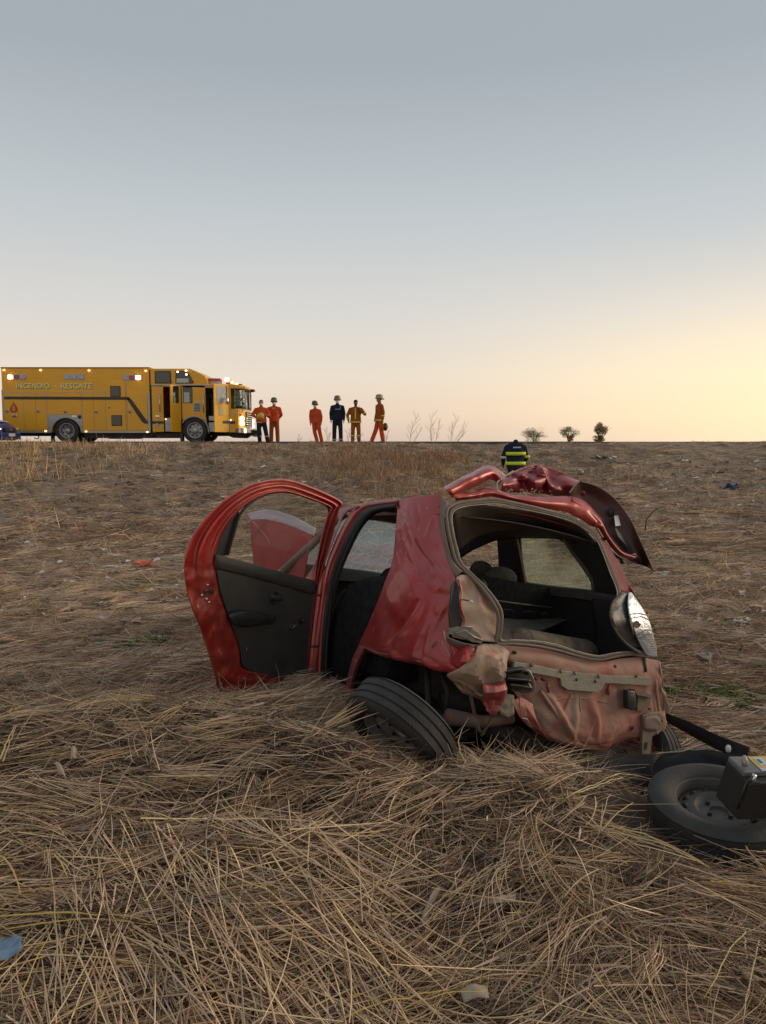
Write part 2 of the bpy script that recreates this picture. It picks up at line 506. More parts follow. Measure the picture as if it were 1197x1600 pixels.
M['eye'] = pm('dark eye', (.02, .015, .012), None, 4, .3)
M['glove'] = pm('pale glove', (.55, .55, .56), None, 4, .8)
M['blue'] = pm('police blue car paint', (.012, .04, .20), (.012, .035, .17), 3, .3, .2, coat=.6)
M['bark'] = pm('dry bark', (.09, .065, .045), (.06, .045, .03), 9, .9, 0, .5, 30)
# ------------------------------------------------------------------ ground
def sm(a, b, x):
    t = np.clip((np.asarray(x, float) - a) / (b - a), 0, 1)
    return t * t * (3 - 2 * t)
def height(x, y):
    x = np.asarray(x, float); y = np.asarray(y, float)
    w = sm(-1.5, 4, x)
    y0 = 12 * (1 - w) + 6 * w
    y1 = 29.3
    t = np.clip((y - y0) / (y1 - y0), 0, 1)
    t = t * t * (3 - 2 * t) * (1 - w) + w * t ** 2.7
    h = 1.67 * t
    # behind the road the land falls away again on the left, stays high on the right
    h = h - (1 - sm(6, 22, x)) * 1.1 * sm(39.5, 48, y)
    # the heap of straw in front of the car
    sag = sm(.75, 1.5, x) * np.exp(-((y - 3.75) / .9) ** 2)
    h = h + .24 * np.exp(-((y - 4.05) / .62) ** 2) * (1 - sm(-.60, -.18, x)) * (1 - .55 * sm(-1.2, -3.2, x) * 1.0)
    h = h + .12 * np.exp(-((y - 3.0) / 1.0) ** 2) * (1 - sm(.9, 1.7, x))
    h = h + .115 * np.exp(-((x - .64) / .50) ** 2 - ((y - 3.35) / .42) ** 2)
    h = h + .22 * np.exp(-((x + .20) / .26) ** 2 - ((y - 3.50) / .26) ** 2)
    h = h - .17 * sm(.12, .42, x) * (1 - sm(.9, 1.2, x)) * sm(3.70, 4.05, y) * (1 - sm(5.0, 5.8, y))
    h = h - .40 * sm(.80, 1.35, x) * sm(3.45, 4.15, y) * (1 - sm(5.6, 8.0, y)) * (1 - sm(3.2, 5.5, x))
    h = h + .0 * sag
    h = h + .02 * np.exp(-((x - 1.75) / .5) ** 2 - ((y - 2.65) / .4) ** 2)
    # hollow under the wreck
    h = h - .13 * np.exp(-((x - .75) / .85) ** 2 - ((y - 5.0) / .75) ** 2) * sm(4.0, 4.5, y)
    rough = .035 * fbm(x * 1.1, y * 1.1, 3, 4) + .012 * fbm(x * 6, y * 6, 8, 3)
    rough = rough * (1 + 2.8 * sm(10, 22, y) * (1 - .75 * sm(25, 28.5, y)))
    road = sm(28.2, 29.6, y) * (1 - sm(39.2, 40.5, y)) 
    far = sm(60, 90, y)
    rough = rough * (1 - road * .85) * (1 - far * .7)
    h = h + road * .0
    return h + rough

def warp(n, k, lim):
    s = np.linspace(-1, 1, n)
    return np.sinh(s * k) / math.sinh(k) * lim
gx = warp(520, 7.2, 2500)
s = np.linspace(0, 1, 560)
gy = -6 + 6 * np.minimum(s * 16, 1) + (np.sinh(s * 7.4) / math.sinh(7.4)) * 4000
s1 = np.linspace(0, 1, 330) ** 1.0
gy = np.concatenate([np.linspace(-8, .5, 12), .5 + 7.5 * np.linspace(0, 1, 240)[1:], 8 + 40 * (np.linspace(0, 1, 260)[1:]) ** 1.5, 48 + (np.linspace(0, 1, 60)[1:]) ** 3 * 4500])
X, Y = np.meshgrid(gx, gy)
Z = height(X, Y)
V = np.stack([X, Y, Z], -1).reshape(-1, 3)
nx, ny = len(gx), len(gy)
i = np.arange(ny - 1)[:, None] * nx + np.arange(nx - 1)[None, :]
Q = np.stack([i, i + 1, i + nx + 1, i + nx], -1).reshape(-1, 4)

gm = bpy.data.materials.new('field soil'); gm.use_nodes = True
t = gm.node_tree; b = t.nodes['Principled BSDF']; b.inputs['Roughness'].default_value = .95; b.inputs['Specular IOR Level'].default_value = .15
co = t.nodes.new('ShaderNodeTexCoord')
def gnoise(sc, det=8, vec=None, d=.4):
    n = t.nodes.new('ShaderNodeTexNoise'); n.inputs['Scale'].default_value = sc; n.inputs['Detail'].default_value = det; n.inputs['Distortion'].default_value = d
    t.links.new(vec if vec else co.outputs['Object'], n.inputs['Vector']); return n.outputs[0]
def grange(v, a, bb, lo=0., hi=1.):
    r = t.nodes.new('ShaderNodeMapRange'); r.inputs[1].default_value = a; r.inputs[2].default_value = bb; r.inputs[3].default_value = lo; r.inputs[4].default_value = hi
    t.links.new(v, r.inputs[0]); return r.outputs[0]
def gmix(f, a, c):
    x = t.nodes.new('ShaderNodeMix'); x.data_type = 'RGBA'; t.links.new(f, x.inputs[0])
    for k, q in ((6, a), (7, c)):
        if isinstance(q, tuple): x.inputs[k].default_value = (*q, 1)
        else: t.links.new(q, x.inputs[k])
    return x.outputs[2]
c = gmix(grange(gnoise(.9), .35, .65), (.18, .12, .082), (.29, .205, .14))
c = gmix(grange(gnoise(.22), .45, .65), c, (.31, .225, .15))
c = gmix(grange(gnoise(14), .5, .7), c, (.42, .31, .205))
c = gmix(grange(gnoise(5, 10), .56, .66), c, (.08, .055, .038))
c = gmix(grange(gnoise(1.6, 8), .52, .66, 0, .75), c, (.10, .068, .046))
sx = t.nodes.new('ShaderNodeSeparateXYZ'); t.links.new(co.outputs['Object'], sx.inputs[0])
# soil darkened near the heap: shade between the straw put into its colour
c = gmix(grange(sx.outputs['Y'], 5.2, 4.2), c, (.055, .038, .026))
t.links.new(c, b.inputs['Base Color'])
bp = t.nodes.new('ShaderNodeBump'); bp.inputs['Strength'].default_value = .7; bp.inputs['Distance'].default_value = .05
t.links.new(gnoise(9, 12), bp.inputs['Height']); t.links.new(bp.outputs[0], b.inputs['Normal'])
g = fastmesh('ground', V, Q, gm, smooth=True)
g['kind'] = 'structure'

# road along the top of the bank
rb = MB()
xs = np.linspace(-300, 9, 220)
rv = []; rf = []
for k, x in enumerate(xs):
    for yy in np.linspace(30.6, 38.6, 5):
        rv.append((x, yy, 1.712 + .03 * math.sin((yy - 30.6) / 8 * math.pi)))
for k in range(len(xs) - 1):
    for q in range(4):
        a = k * 5 + q
        rf.append((a, a + 1, a + 6, a + 5))
rb.add(rv, rf)
o = obj('road', rb, M['asphalt'], solid=.03); o['kind'] = 'structure'

# ------------------------------------------------------------------ straw and grass blades
def blades(name, x, y, length, width, az, pitch, lift, col, seg=3, curve=.25, tri=False, droop=0.0, z=None, cv=None):
    """n blades, each a bent ribbon (or three sided stalk) that starts above the ground"""
    n = len(x)
    kk = (x - 1.33) ** 2 + (y - 3.16) ** 2 > .45 ** 2
    if z is None: z = height(x, y)
    width = width * kk; length = length * kk
    base = np.stack([x, y, z + lift], 1)
    d = np.stack([np.cos(az) * np.cos(pitch), np.sin(az) * np.cos(pitch), np.sin(pitch)], 1)
    side = np.stack([-np.sin(az), np.cos(az), np.zeros(n)], 1)
    cv = rs.normal(0, curve, n) if cv is None else cv + rs.normal(0, curve, n)
    cvz = rs.normal(0, curve * .5, n) - droop
    k = seg + 1
    P = np.zeros((n, k, 3))
    kink = rs.rand(n) * .8 + .1
    kamp = rs.normal(0, .18, n) * (rs.rand(n) < .45)
    for j in range(k):
        tt = j / seg
        c2 = (tt * tt)
        P[:, j] = base + d * (length * tt)[:, None] + side * (length * (cv * c2 + kamp * np.maximum(0, tt - kink)))[:, None]
        P[:, j, 2] += length * cvz * c2
    if tri is None: tri = False
    roll = rs.rand(n) * math.pi
    upv = np.cross(d, side)
    r1 = side * np.cos(roll)[:, None] + upv * np.sin(roll)[:, None]
    if tri:
        r2 = -side * np.sin(roll)[:, None] + upv * np.cos(roll)[:, None]
        m = 3
        V = np.zeros((n, k, 3, 3))
        for j in range(k):
            tp = 1 - .45 * (j / seg) ** 2
            for q in range(3):
                a = q * 2 * math.pi / 3
                V[:, j, q] = P[:, j] + (r1 * math.cos(a) + r2 * math.sin(a)) * (width * .5 * tp)[:, None]
        idx = np.arange(n)[:, None] * (k * 3)
        Fs = []
        for j in range(seg):
            for q in range(3):
                q2 = (q + 1) % 3
                Fs.append(idx + np.array([[j * 3 + q, j * 3 + q2, (j + 1) * 3 + q2, (j + 1) * 3 + q]]))
        Q = np.concatenate(Fs, 0)
        C = np.repeat(col[:, None, :], k * 3, 1).reshape(-1, 3)
        return V.reshape(-1, 3), Q, C
    V = np.zeros((n, k, 2, 3))
    for j in range(k):
        tp = 1 - .75 * (j / seg) ** 2
        V[:, j, 0] = P[:, j] - r1 * (width * .5 * tp)[:, None]
        V[:, j, 1] = P[:, j] + r1 * (width * .5 * tp)[:, None]
    idx = np.arange(n)[:, None] * (k * 2)
    Q = np.concatenate([idx + np.array([[2 * j, 2 * j + 1, 2 * j + 3, 2 * j + 2]]) for j in range(seg)], 0)
    C = np.repeat(col[:, None, :], k * 2, 1).reshape(-1, 3)
    return V.reshape(-1, 3), Q, C
def join(parts):
    V = []; Q = []; C = []; n = 0
    for v, q, c in parts:
        V.append(v); Q.append(q + n); C.append(c); n += len(v)
    return np.concatenate(V), np.concatenate(Q), np.concatenate(C)
def palette(n, cols, w, jit=.18):
    cols = np.array(cols) * np.array(GAIN); w = np.array(w, float); w /= w.sum()
    k = rs.choice(len(cols), n, p=w)
    return cols[k] * np.exp(rs.normal(0, jit, (n, 1))) * np.exp(rs.normal(0, .02, (n, 3)) * np.array([1, .6, 1.6]))
GAIN = (1.66, 1.58, 1.72)
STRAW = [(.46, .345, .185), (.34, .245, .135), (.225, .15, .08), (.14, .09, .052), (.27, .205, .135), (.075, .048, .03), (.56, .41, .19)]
DRY = [(.42, .32, .20), (.24, .155, .08), (.16, .10, .055), (.30, .22, .14), (.40, .29, .15), (.10, .065, .04), (.24, .20, .13)]

def wedge(n, y0, y1, power=2.0, spread=.60, pad=.8):
    """random spots from y0 to y1 m away, thinning with distance"""
    u = rs.rand(n)
    if power == 1: y = y0 * (y1 / y0) ** u
    else: y = (y0 ** (1 - power) + u * (y1 ** (1 - power) - y0 ** (1 - power))) ** (1 / (1 - power))
    x = (rs.rand(n) * 2 - 1) * (spread * y + pad)
    return x, y
def in_car(x, y, grow=0.0):
    dx = x - .41; dy = y - 4.2
    a = dx * .848 + dy * .53; bq = -dx * .53 + dy * .848
    return (a > -.12 - grow) & (a < 1.72 + grow) & (bq > .05 - grow) & (bq < 3.7)

# combed directions: the straw lies in swirls
def flow(x, y):
    return 1.1 * fbm(x * .8, y * .8, 31, 2) + .25
parts = []
# deep layer: short dark pieces
n = 62000
x, y = wedge(n, 1.6, 5.6, 2.0)
k = ~(in_car(x, y) & (y > 4.35)); x, y = x[k], y[k]; n = len(x)
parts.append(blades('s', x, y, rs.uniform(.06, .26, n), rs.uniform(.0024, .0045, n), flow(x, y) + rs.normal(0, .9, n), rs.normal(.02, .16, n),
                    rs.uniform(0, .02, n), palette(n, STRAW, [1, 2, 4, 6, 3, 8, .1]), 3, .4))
# middle layer
n = 17000
x, y = wedge(n, 1.6, 5.0, 2.0)
k = ~(in_car(x, y, .06) & (y > 4.15)); x, y = x[k], y[k]; n = len(x)
fl = flow(x, y)
heap = np.exp(-((x - .5) / .75) ** 2 - ((y - 3.1) / .6) ** 2)
az = np.where(rs.rand(n) < heap * .8, -math.pi * .60 + rs.normal(0, .5, n), fl + rs.normal(0, .65, n) + np.where(rs.rand(n) < .5, 0, math.pi))
dens = np.clip(.6 + .9 * fbm(x * 1.3, y * 1.3, 77, 3), 0.05, 1) ** 1
k = rs.rand(n) < dens + .25
x, y, az = x[k], y[k], az[k]; n = len(x)
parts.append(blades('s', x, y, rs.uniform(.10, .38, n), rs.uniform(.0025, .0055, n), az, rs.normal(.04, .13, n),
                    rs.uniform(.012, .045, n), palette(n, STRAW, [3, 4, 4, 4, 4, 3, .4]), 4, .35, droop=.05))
# mats: handfuls of straw that lie the same way and share a tone
def mats(nb, per, y0, y1, power, lmin, lmax, w0, w1, cols, wt, tri, lift, spread, azf, seg=4, tone=.48, pad=.8, pit=.08):
    bx, by = wedge(nb, y0, y1, power, .60, pad)
    baz = azf(bx, by)
    bcv = rs.normal(0, .35, nb); bl = rs.uniform(lmin, lmax, nb); bt = np.exp(rs.normal(0, tone, nb)); blf = rs.uniform(*lift, nb); bp_ = rs.normal(.03, pit, nb)
    bk = rs.randint(0, len(cols), nb)
    r = lambda a: np.repeat(a, per)
    n = nb * per
    off = rs.normal(0, 1, (n, 2)) * np.stack([r(bl) * .22, r(bl) * spread], 1)
    ca, sa = np.cos(r(baz)), np.sin(r(baz))
    x = r(bx) + off[:, 0] * ca - off[:, 1] * sa; y = r(by) + off[:, 0] * sa + off[:, 1] * ca
    col = palette(n, cols, wt, .2)
    half = rs.rand(n) < .5
    col[half] = (np.array(cols) * np.array(GAIN))[r(bk)[half]] * np.exp(rs.normal(0, .12, (half.sum(), 1)))
    col = col * r(bt)[:, None]
    k = ~(in_car(x, y, .03) & (y > 4.1))
    args = [x, y, r(bl) * rs.uniform(.6, 1.15, n), rs.uniform(w0, w1, n) , r(baz) + rs.normal(0, .2, n), r(bp_) + rs.normal(0, .05, n), r(blf) + rs.uniform(0, .02, n), col / np.maximum(1, col.max(1, keepdims=True) / .78)]
    args = [a[k] for a in args]
    return blades('s', *args, seg, .10, tri=tri, droop=.05, cv=r(bcv)[k])
def az_near(x, y):
    heap = np.exp(-((x - .55) / .7) ** 2 - ((y - 3.1) / .55) ** 2)
    return np.where(rs.rand(len(x)) < heap * .85, -2.15 + rs.normal(0, .35, len(x)), flow(x, y) + rs.normal(0, .55, len(x)) + np.where(rs.rand(len(x)) < .5, 0, math.pi))
parts.append(mats(1500, 26, 1.6, 5.2, 2.0, .12, .34, .0022, .0048, STRAW, [3, 4, 4, 3, 4, 3, .6], False, (.01, .05), .10, az_near))
parts.append(mats(230, 16, 1.6, 4.2, 1.8, .22, .46, .0032, .0058, STRAW, [6, 4, 1, .3, 5, 0, 1.2], True, (.04, .085), .07, az_near, seg=5, tone=.22))
# broken flat leaf blades
n = 900
x, y = wedge(n, 1.7, 4.6, 2.0)
k = ~(in_car(x, y, .1) & (y > 4.1)); x, y = x[k], y[k]; n = len(x)
parts.append(blades('s', x, y, rs.uniform(.05, .22, n), rs.uniform(.007, .014, n), rs.uniform(0, 6.28, n), rs.normal(.05, .12, n), rs.uniform(.02, .06, n), palette(n, [(.33, .25, .16), (.24, .17, .11), (.16, .11, .075)], [2, 3, 3], .2), 4, .3))
# top layer: round pale stalks
n = 3400
x, y = wedge(n, 1.7, 4.6, 1.7)
k = ~(in_car(x, y, .12) & (y > 4.0)); x, y = x[k], y[k]; n = len(x)
heap = np.exp(-((x - .7) / .8) ** 2 - ((y - 3.1) / .6) ** 2)
az = np.where(rs.rand(n) < heap * .75, -math.pi * .62 + rs.normal(0, .4, n), flow(x, y) + rs.normal(0, .6, n) + np.where(rs.rand(n) < .5, 0, math.pi))
near = y < 2.9
dens = np.clip(.25 + .9 * fbm(x * 1.0, y * 1.0, 91, 3) + .55 * ((x < -.1) & near) + .35 * heap, 0.04, 1)
k = rs.rand(n) < dens
x, y, az = x[k], y[k], az[k]; n = len(x)
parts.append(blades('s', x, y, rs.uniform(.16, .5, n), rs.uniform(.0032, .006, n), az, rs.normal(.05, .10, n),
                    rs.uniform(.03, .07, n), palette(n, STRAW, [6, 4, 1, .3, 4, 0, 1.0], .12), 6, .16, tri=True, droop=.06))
# the combed fan of long stalks nearest the camera on the left
n = 560
x = rs.uniform(-1.15, -.05, n); y = rs.uniform(2.0, 3.0, n)
parts.append(blades('s', x, y, rs.uniform(.3, .62, n), rs.uniform(.0045, .0075, n), rs.choice([-.95, -1.25, .35, 1.9], n, p=[.5, .2, .2, .1]) + rs.normal(0, .22, n),
                    rs.normal(.0, .05, n), rs.uniform(.06, .10, n), 1.12 * palette(n, STRAW, [6, 3, .5, 0, 4, 0, .8], .12), 7, .10, tri=True, droop=.03))
# matted fringe against the wreck and the loose wheel
n = 1500
x = rs.uniform(-1.6, 1.5, n); y = 3.65 + rs.uniform(-.35, .25, n) + .35 * (x < 0)
k = ~in_car(x, y, .02) & ~((x > -.3) & (x < .35) & (y > 3.45)) & (x < 1.05); x, y = x[k], y[k]; n = len(x)
parts.append(blades('s', x, y, rs.uniform(.08, .26, n), rs.uniform(.002, .0035, n), rs.uniform(0, 6.28, n), rs.normal(.22, .25, n),
                    rs.uniform(0, .03, n), palette(n, STRAW, [3, 4, 4, 2, 3, 1, .6]), 4, .5, droop=.2))
# single long stalks that stand out, given by their two ends
def stalk(p0, p1, w, col, sag=.02, n=9):
    p0 = np.asarray(p0); p1 = np.asarray(p1)
    mb = MB(); pts = []
    for q in range(n):
        tt = q / (n - 1)
        pts.append(p0 * (1 - tt) + p1 * tt + np.array([0, 0, sag * math.sin(math.pi * tt)]) + rs.normal(0, .002, 3))
    mb.tube(pts, [w * .5 * (1 - .4 * q / (n - 1)) for q in range(n)], 4)
    V = np.vstack(mb.v); Q = np.array([f for f in mb.f if len(f) == 4])
    return V, Q, np.repeat(np.array([col]), len(V), 0)
def G(px, py, up=.07):
    """spot on the ground under a photo pixel, raised a little"""
    d = ray(px, py)
    for _ in range(2):
        P = CAM[None] + d[None] * _TS[:, None]
        hit = np.nonzero(P[:, 2] < height(P[:, 0], P[:, 1]) + up)[0]
        return P[hit[0]] if len(hit) else P[-1]
_TS = .5 * (140 / .5) ** np.linspace(0, 1, 1400)
YS = (.62, .43, .13); PS = (.52, .40, .24); WS = (.45, .38, .29)
HERO = [((0, 1432), (240, 1440), .009, YS), ((10, 1452), (250, 1446), .007, YS), ((20, 1425), (262, 1436), .006, (.6, .46, .2)), ((0, 1495), (150, 1456), .007, YS), ((0, 1336), (34, 1395), .009, YS),
        ((0, 1185), (22, 1135), .010, (.55, .42, .2)), ((4, 1190), (26, 1133), .008, (.55, .42, .2)), ((78, 1330), (96, 1575), .006, PS), ((80, 1335), (104, 1372), .008, YS), ((20, 1580), (100, 1420), .006, YS), ((100, 1470), (185, 1320), .005, PS),
        ((140, 1330), (206, 1190), .004, WS), ((206, 1190), (200, 1150), .004, WS), ((200, 1150), (150, 1105), .003, WS), ((120, 1400), (460, 1255), .005, WS), ((180, 1320), (360, 1270), .004, WS),
        ((345, 1270), (500, 1290), .004, PS), ((345, 1280), (365, 1355), .004, YS), ((145, 1375), (230, 1560), .005, PS), ((190, 1310), (330, 1440), .005, WS), ((230, 1330), (420, 1590), .005, PS),
        ((290, 1345), (470, 1560), .005, WS), ((330, 1360), (480, 1600), .005, PS), ((180, 1500), (262, 1520), .006, YS), ((300, 1350), (270, 1540), .004, WS), ((90, 1380), (200, 1600), .005, PS),
        ((850, 1235), (940, 1205), .008, (.6, .47, .24)), ((885, 1245), (968, 1208), .008, (.6, .47, .24)), ((900, 1240), (972, 1215), .007, (.6, .47, .24)), ((935, 1305), (952, 1240), .006, PS),
        ((940, 1300), (990, 1255), .007, YS), ((950, 1290), (1100, 1350), .008, (.62, .46, .18)), ((930, 1290), (1095, 1345), .007, PS), ((945, 1300), (1110, 1356), .007, (.6, .46, .2)), ((960, 1295), (1080, 1338), .006, PS),
        ((1155, 1315), (1197, 1362), .007, YS), ((1110, 1378), (1140, 1378), .009, YS), ((1165, 1455), (1100, 1560), .006, (.62, .46, .18)), ((1185, 1470), (1160, 1600), .006, PS), ((1160, 1460), (1168, 1500), .006, PS),
        ((520, 1600), (700, 1548), .007, YS), ((620, 1580), (760, 1550), .006, YS), ((500, 1500), (650, 1490), .004, WS), ((780, 1385), (800, 1270), .004, WS), ((700, 1400), (760, 1300), .005, PS),
        ((545, 1560), (600, 1580), .006, YS), ((870, 1500), (990, 1480), .005, PS), ((700, 1520), (870, 1500), .005, PS), ((1000, 1440), (1180, 1470), .005, WS), ((600, 1240), (760, 1330), .004, PS)]
for (a, bq, w, cc) in HERO:
    parts.append(stalk(G(*a, .10), G(*bq, .10), w * .85, cc, sag=rs.uniform(.0, .03)))
V, Q, C = join(parts)
o = fastmesh('straw_heap', V, Q, M['straw'], C)
tag(o, 'tangled dry straw and stalks heaped in front of the wrecked car', 'straw', kind='stuff')

# ------------------------------------------------------------------ the field
parts = []
n = 78000
x, y = wedge(n, 4.3, 15, 1.7)
k = ~in_car(x, y, .0); x, y = x[k], y[k]; n = len(x)
dens = np.clip(.55 + .75 * fbm(x * .9, y * .9, 120, 4), .02, 1)
k = rs.rand(n) < dens; x, y = x[k], y[k]; n = len(x)
sc = y / 6
lay = rs.rand(n) < .86
parts.append(blades('g', x, y, rs.uniform(.05, .28, n) * np.sqrt(sc), rs.uniform(.0024, .0048, n) * sc ** .8, rs.normal(.1, .8, n) + np.where(rs.rand(n) < .5, 0, math.pi), np.where(lay, rs.normal(.05, .14, n), rs.uniform(.3, 1.1, n)),
                    rs.uniform(.0, .035, n), palette(n, DRY, [5, 4, 4, 4, 2, 5, 3], .26), 3, .35))
n = 1
parts.append(mats(2600, 22, 4.6, 14, 1.8, .14, .36, .003, .006, DRY, [5, 4, 3, 4, 2, 3, 3], False, (.0, .03), .16, lambda x, y: flow(x * .6, y * .6) + rs.normal(0, .5, len(x)), seg=3, tone=.42))
parts.append(mats(2200, 16, 12, 29, 1.5, .22, .60, .007, .012, DRY, [5, 4, 3, 4, 2, 3, 3], False, (.0, .04), .25, lambda x, y: rs.normal(0, .6, len(x)), seg=2, tone=.45))
PALE = [(.44, .35, .23), (.36, .28, .18), (.50, .41, .28), (.27, .20, .13)]
parts.append(mats(700, 18, 5.0, 10, 1.4, .14, .38, .003, .0055, PALE, [3, 3, 2, 2], False, (.02, .04), .20, lambda x, y: rs.normal(.15, .5, len(x)), seg=3, tone=.22))
parts.append(mats(500, 16, 9, 26, 1.3, .2, .5, .005, .009, PALE, [3, 3, 2, 2], False, (.02, .05), .30, lambda x, y: rs.normal(0, .6, len(x)), seg=2, tone=.25))
n = 74000
x, y = wedge(n, 13, 62, 1.5, .58, 1.5)
k = ~((y > 30) & (y < 39.6)) ; x, y = x[k], y[k]; n = len(x)
dens = np.clip(.5 + .8 * fbm(x * .45, y * .3, 140, 4), .03, 1)
k = rs.rand(n) < dens; x, y = x[k], y[k]; n = len(x)
sc = y / 14
parts.append(blades('g', x, y, rs.uniform(.06, .28, n) * sc ** .35, rs.uniform(.005, .009, n) * sc ** .8, rs.normal(.0, .9, n) + np.where(rs.rand(n) < .5, 0, math.pi), np.abs(rs.normal(.12, .3, n)) * (1 - .8 * sm(26, 28.5, y)),
                    rs.uniform(.0, .03, n), palette(n, DRY, [3.5, 4, 4, 3, 2, 6, 2], .26), 2, .3))
# tufts
tx, ty = wedge(520, 6.5, 40, 1.5, .56, 1)
nt_ = len(tx)
for (tx_, ty_, hh, cnt, spread, cols) in [(tx, ty, .17, 24, .14, DRY)]:
    X0 = np.repeat(tx_, cnt); Y0 = np.repeat(ty_, cnt); n = len(X0)
    X0 = X0 + rs.normal(0, spread, n); Y0 = Y0 + rs.normal(0, spread, n)
    k = ~in_car(X0, Y0, .1) & ((Y0 < 27) | (Y0 > 41)); X0, Y0 = X0[k], Y0[k]; n = len(X0)
    parts.append(blades('g', X0, Y0, rs.uniform(.4, 1.3, n) * hh * (Y0 / 9) ** .3, .0028 * (Y0 / 8) ** .9, rs.uniform(0, 6.28, n), rs.normal(1.0, .35, n), np.zeros(n), palette(n, DRY, [5, 4, 2, 3, 3, 1, 1]), 3, .3, droop=.15))
for (a, bq) in (((114, 1040), (110, 990)), ((133, 1035), (151, 968)), ((120, 1010), (158, 952)), ((137, 1006), (140, 955)), ((222, 1012), (220, 972)), ((163, 985), (150, 968)), ((10, 1000), (28, 982)), ((75, 1002), (80, 980)), ((60, 862), (42, 800)), ((262, 790), (258, 760)),
                ((1110, 780), (1104, 752)), ((1190, 920), (1186, 888)), ((1060, 905), (1050, 870)), ((1130, 640 + 250), (1122, 850)), ((1060, 760), (1062, 730)), ((1000, 752), (1004, 728)), ((1150, 840), (1158, 806))):
    p_ = G(*a, 0.0)
    parts.append(stalk(p_, W(bq[0], bq[1], p_[1] - .05), .0035 * p_[1] / 4, (.55, .42, .26), sag=.0))
V, Q, C = join(parts)
o = fastmesh('field_grass', V, Q, M['grass'], C)
tag(o, 'flattened dry grass and stubble covering the brown field', 'dry grass', kind='stuff')

# tall reddish grass on the face of the bank, and the tufts at its left end
parts = []
def tallgrass(x0, x1, y0, y1, n, h, w, cols, wt, lean=.0):
    x = rs.uniform(x0, x1, n); y = rs.uniform(y0, y1, n)
    d = np.clip(.65 + .9 * fbm(x * .7, y * .7, 200, 3), .04, 1)
    k = rs.rand(n) < d; x, y = x[k], y[k]; n = len(x)
    return blades('g', x, y, h * rs.uniform(.45, 1.1, n), np.full(n, w), rs.uniform(0, 6.28, n), rs.normal(1.25, .2, n), np.zeros(n), palette(n, cols, wt), 4, .18, droop=.08)
RED = [(.30, .17, .075), (.22, .125, .06), (.36, .22, .10), (.14, .085, .05), (.4, .28, .14)]
RED = [(.24, .15, .075), (.18, .115, .06), (.30, .20, .105), (.11, .075, .045), (.34, .25, .14)]
def clump(cx, cy, sx_, sy_, n, h, w, cols, wt):
    x = cx + rs.normal(0, sx_, n); y = cy + rs.normal(0, sy_, n)
    d = np.clip(.45 + 1.1 * fbm(x * .9, y * .6, 210, 4), .02, 1)
    k = (rs.rand(n) < d) & (y < 28.3) & (y > 13); x, y = x[k], y[k]; n = len(x)
    hh = h * (1 - .62 * sm(22, 28, y))
    return blades('g', x, y, hh * rs.uniform(.3, 1.15, n), w * (y / 22), rs.uniform(0, 6.28, n), rs.normal(1.15, .3, n), np.zeros(n), palette(n, cols, wt, .25), 4, .25, droop=.1)
parts.append(clump(.3, 23.0, 1.5, 3.2, 11000, .50, .011, RED, [4, 4, 3, 4, 1]))
parts.append(clump(1.8, 25.0, .9, 2.2, 4200, .50, .011, RED, [4, 4, 3, 4, 1]))
parts.append(clump(-1.6, 25.0, 1.4, 1.8, 3500, .38, .011, RED, [4, 4, 3, 4, 1]))
GOLD = [(.36, .25, .11), (.42, .29, .11), (.26, .18, .09), (.17, .12, .07)]
parts.append(clump(-12.0, 22.5, 1.9, 2.4, 9500, .72, .014, GOLD, [4, 3, 3, 2]))
parts.append(clump(-9.0, 25.5, 1.2, 1.6, 2500, .36, .012, DRY, [6, 3, 1, 3, 5, 2, 1]))
parts.append(clump(-5.5, 26, 2.5, 1.6, 3200, .28, .012, DRY, [4, 4, 3, 3, 3, 3, 1]))
parts.append(clump(9, 23, 4, 4, 3000, .24, .012, DRY, [4, 4, 3, 3, 3, 3, 1]))
parts.append(clump(5.0, 18, 2, 3, 1500, .22, .010, DRY, [4, 4, 3, 3, 3, 3, 1]))
V, Q, C = join(parts)
o = fastmesh('bank_grass', V, Q, M['grass'], C)
tag(o, 'tall reddish dry grass standing on the face of the road bank', 'tall grass', kind='stuff')

# green weeds
GREEN = [(.05, .11, .018), (.085, .15, .03), (.035, .07, .015), (.11, .16, .045)]
def weeds(name, label, spots, cat='weeds'):
    ps = []
    for (cx, cy, rx, ry, n, size) in spots:
        x = cx + rs.normal(0, rx, n); y = cy + rs.normal(0, ry, n)
        ps.append(blades('w', x, y, size * rs.uniform(.4, 1.2, n), size * rs.uniform(.25, .5, n), rs.uniform(0, 6.28, n), rs.uniform(.2, 1.3, n), rs.uniform(0, .02, n), palette(n, GREEN, [4, 3, 3, 1]), 3, .5, droop=.3))
    V, Q, C = join(ps)
    o = fastmesh(name, V, Q, M['grass'], C)
    tag(o, label, cat, kind='stuff')
def gp(px, py): 
    p = G(px, py, 0.0); return p[0], p[1]
a = [gp(1080, 1090), gp(1130, 1092), gp(1175, 1100), gp(1045, 1088), gp(1215, 1098)]
weeds('green_weeds', 'low leafy green weeds beside the right rear of the wrecked car', [(q[0], q[1], .10, .07, 260, .060) for q in a])
a = [gp(205, 1012), gp(180, 1020), gp(230, 1008)]
weeds('green_weeds', 'small bright green grass patch left of the open car door', [(q[0], q[1], .10, .08, 150, .05) for q in a])
a = [gp(160, 920), gp(215, 916), gp(255, 915), gp(130, 945), gp(60, 950), gp(10, 1030)]
weeds('green_weeds', 'thin greenish grass showing between dry straw near the orange scrap', [(q[0], q[1], .35, .25, 55, .045) for q in a])
a = [gp(1140, 790), gp(1100, 1010), gp(1180, 1050), gp(1120, 880)]
weeds('green_weeds', 'sparse green blades in the dry field right of the wreck', [(q[0], q[1], .15, .12, 30, .05) for q in a])
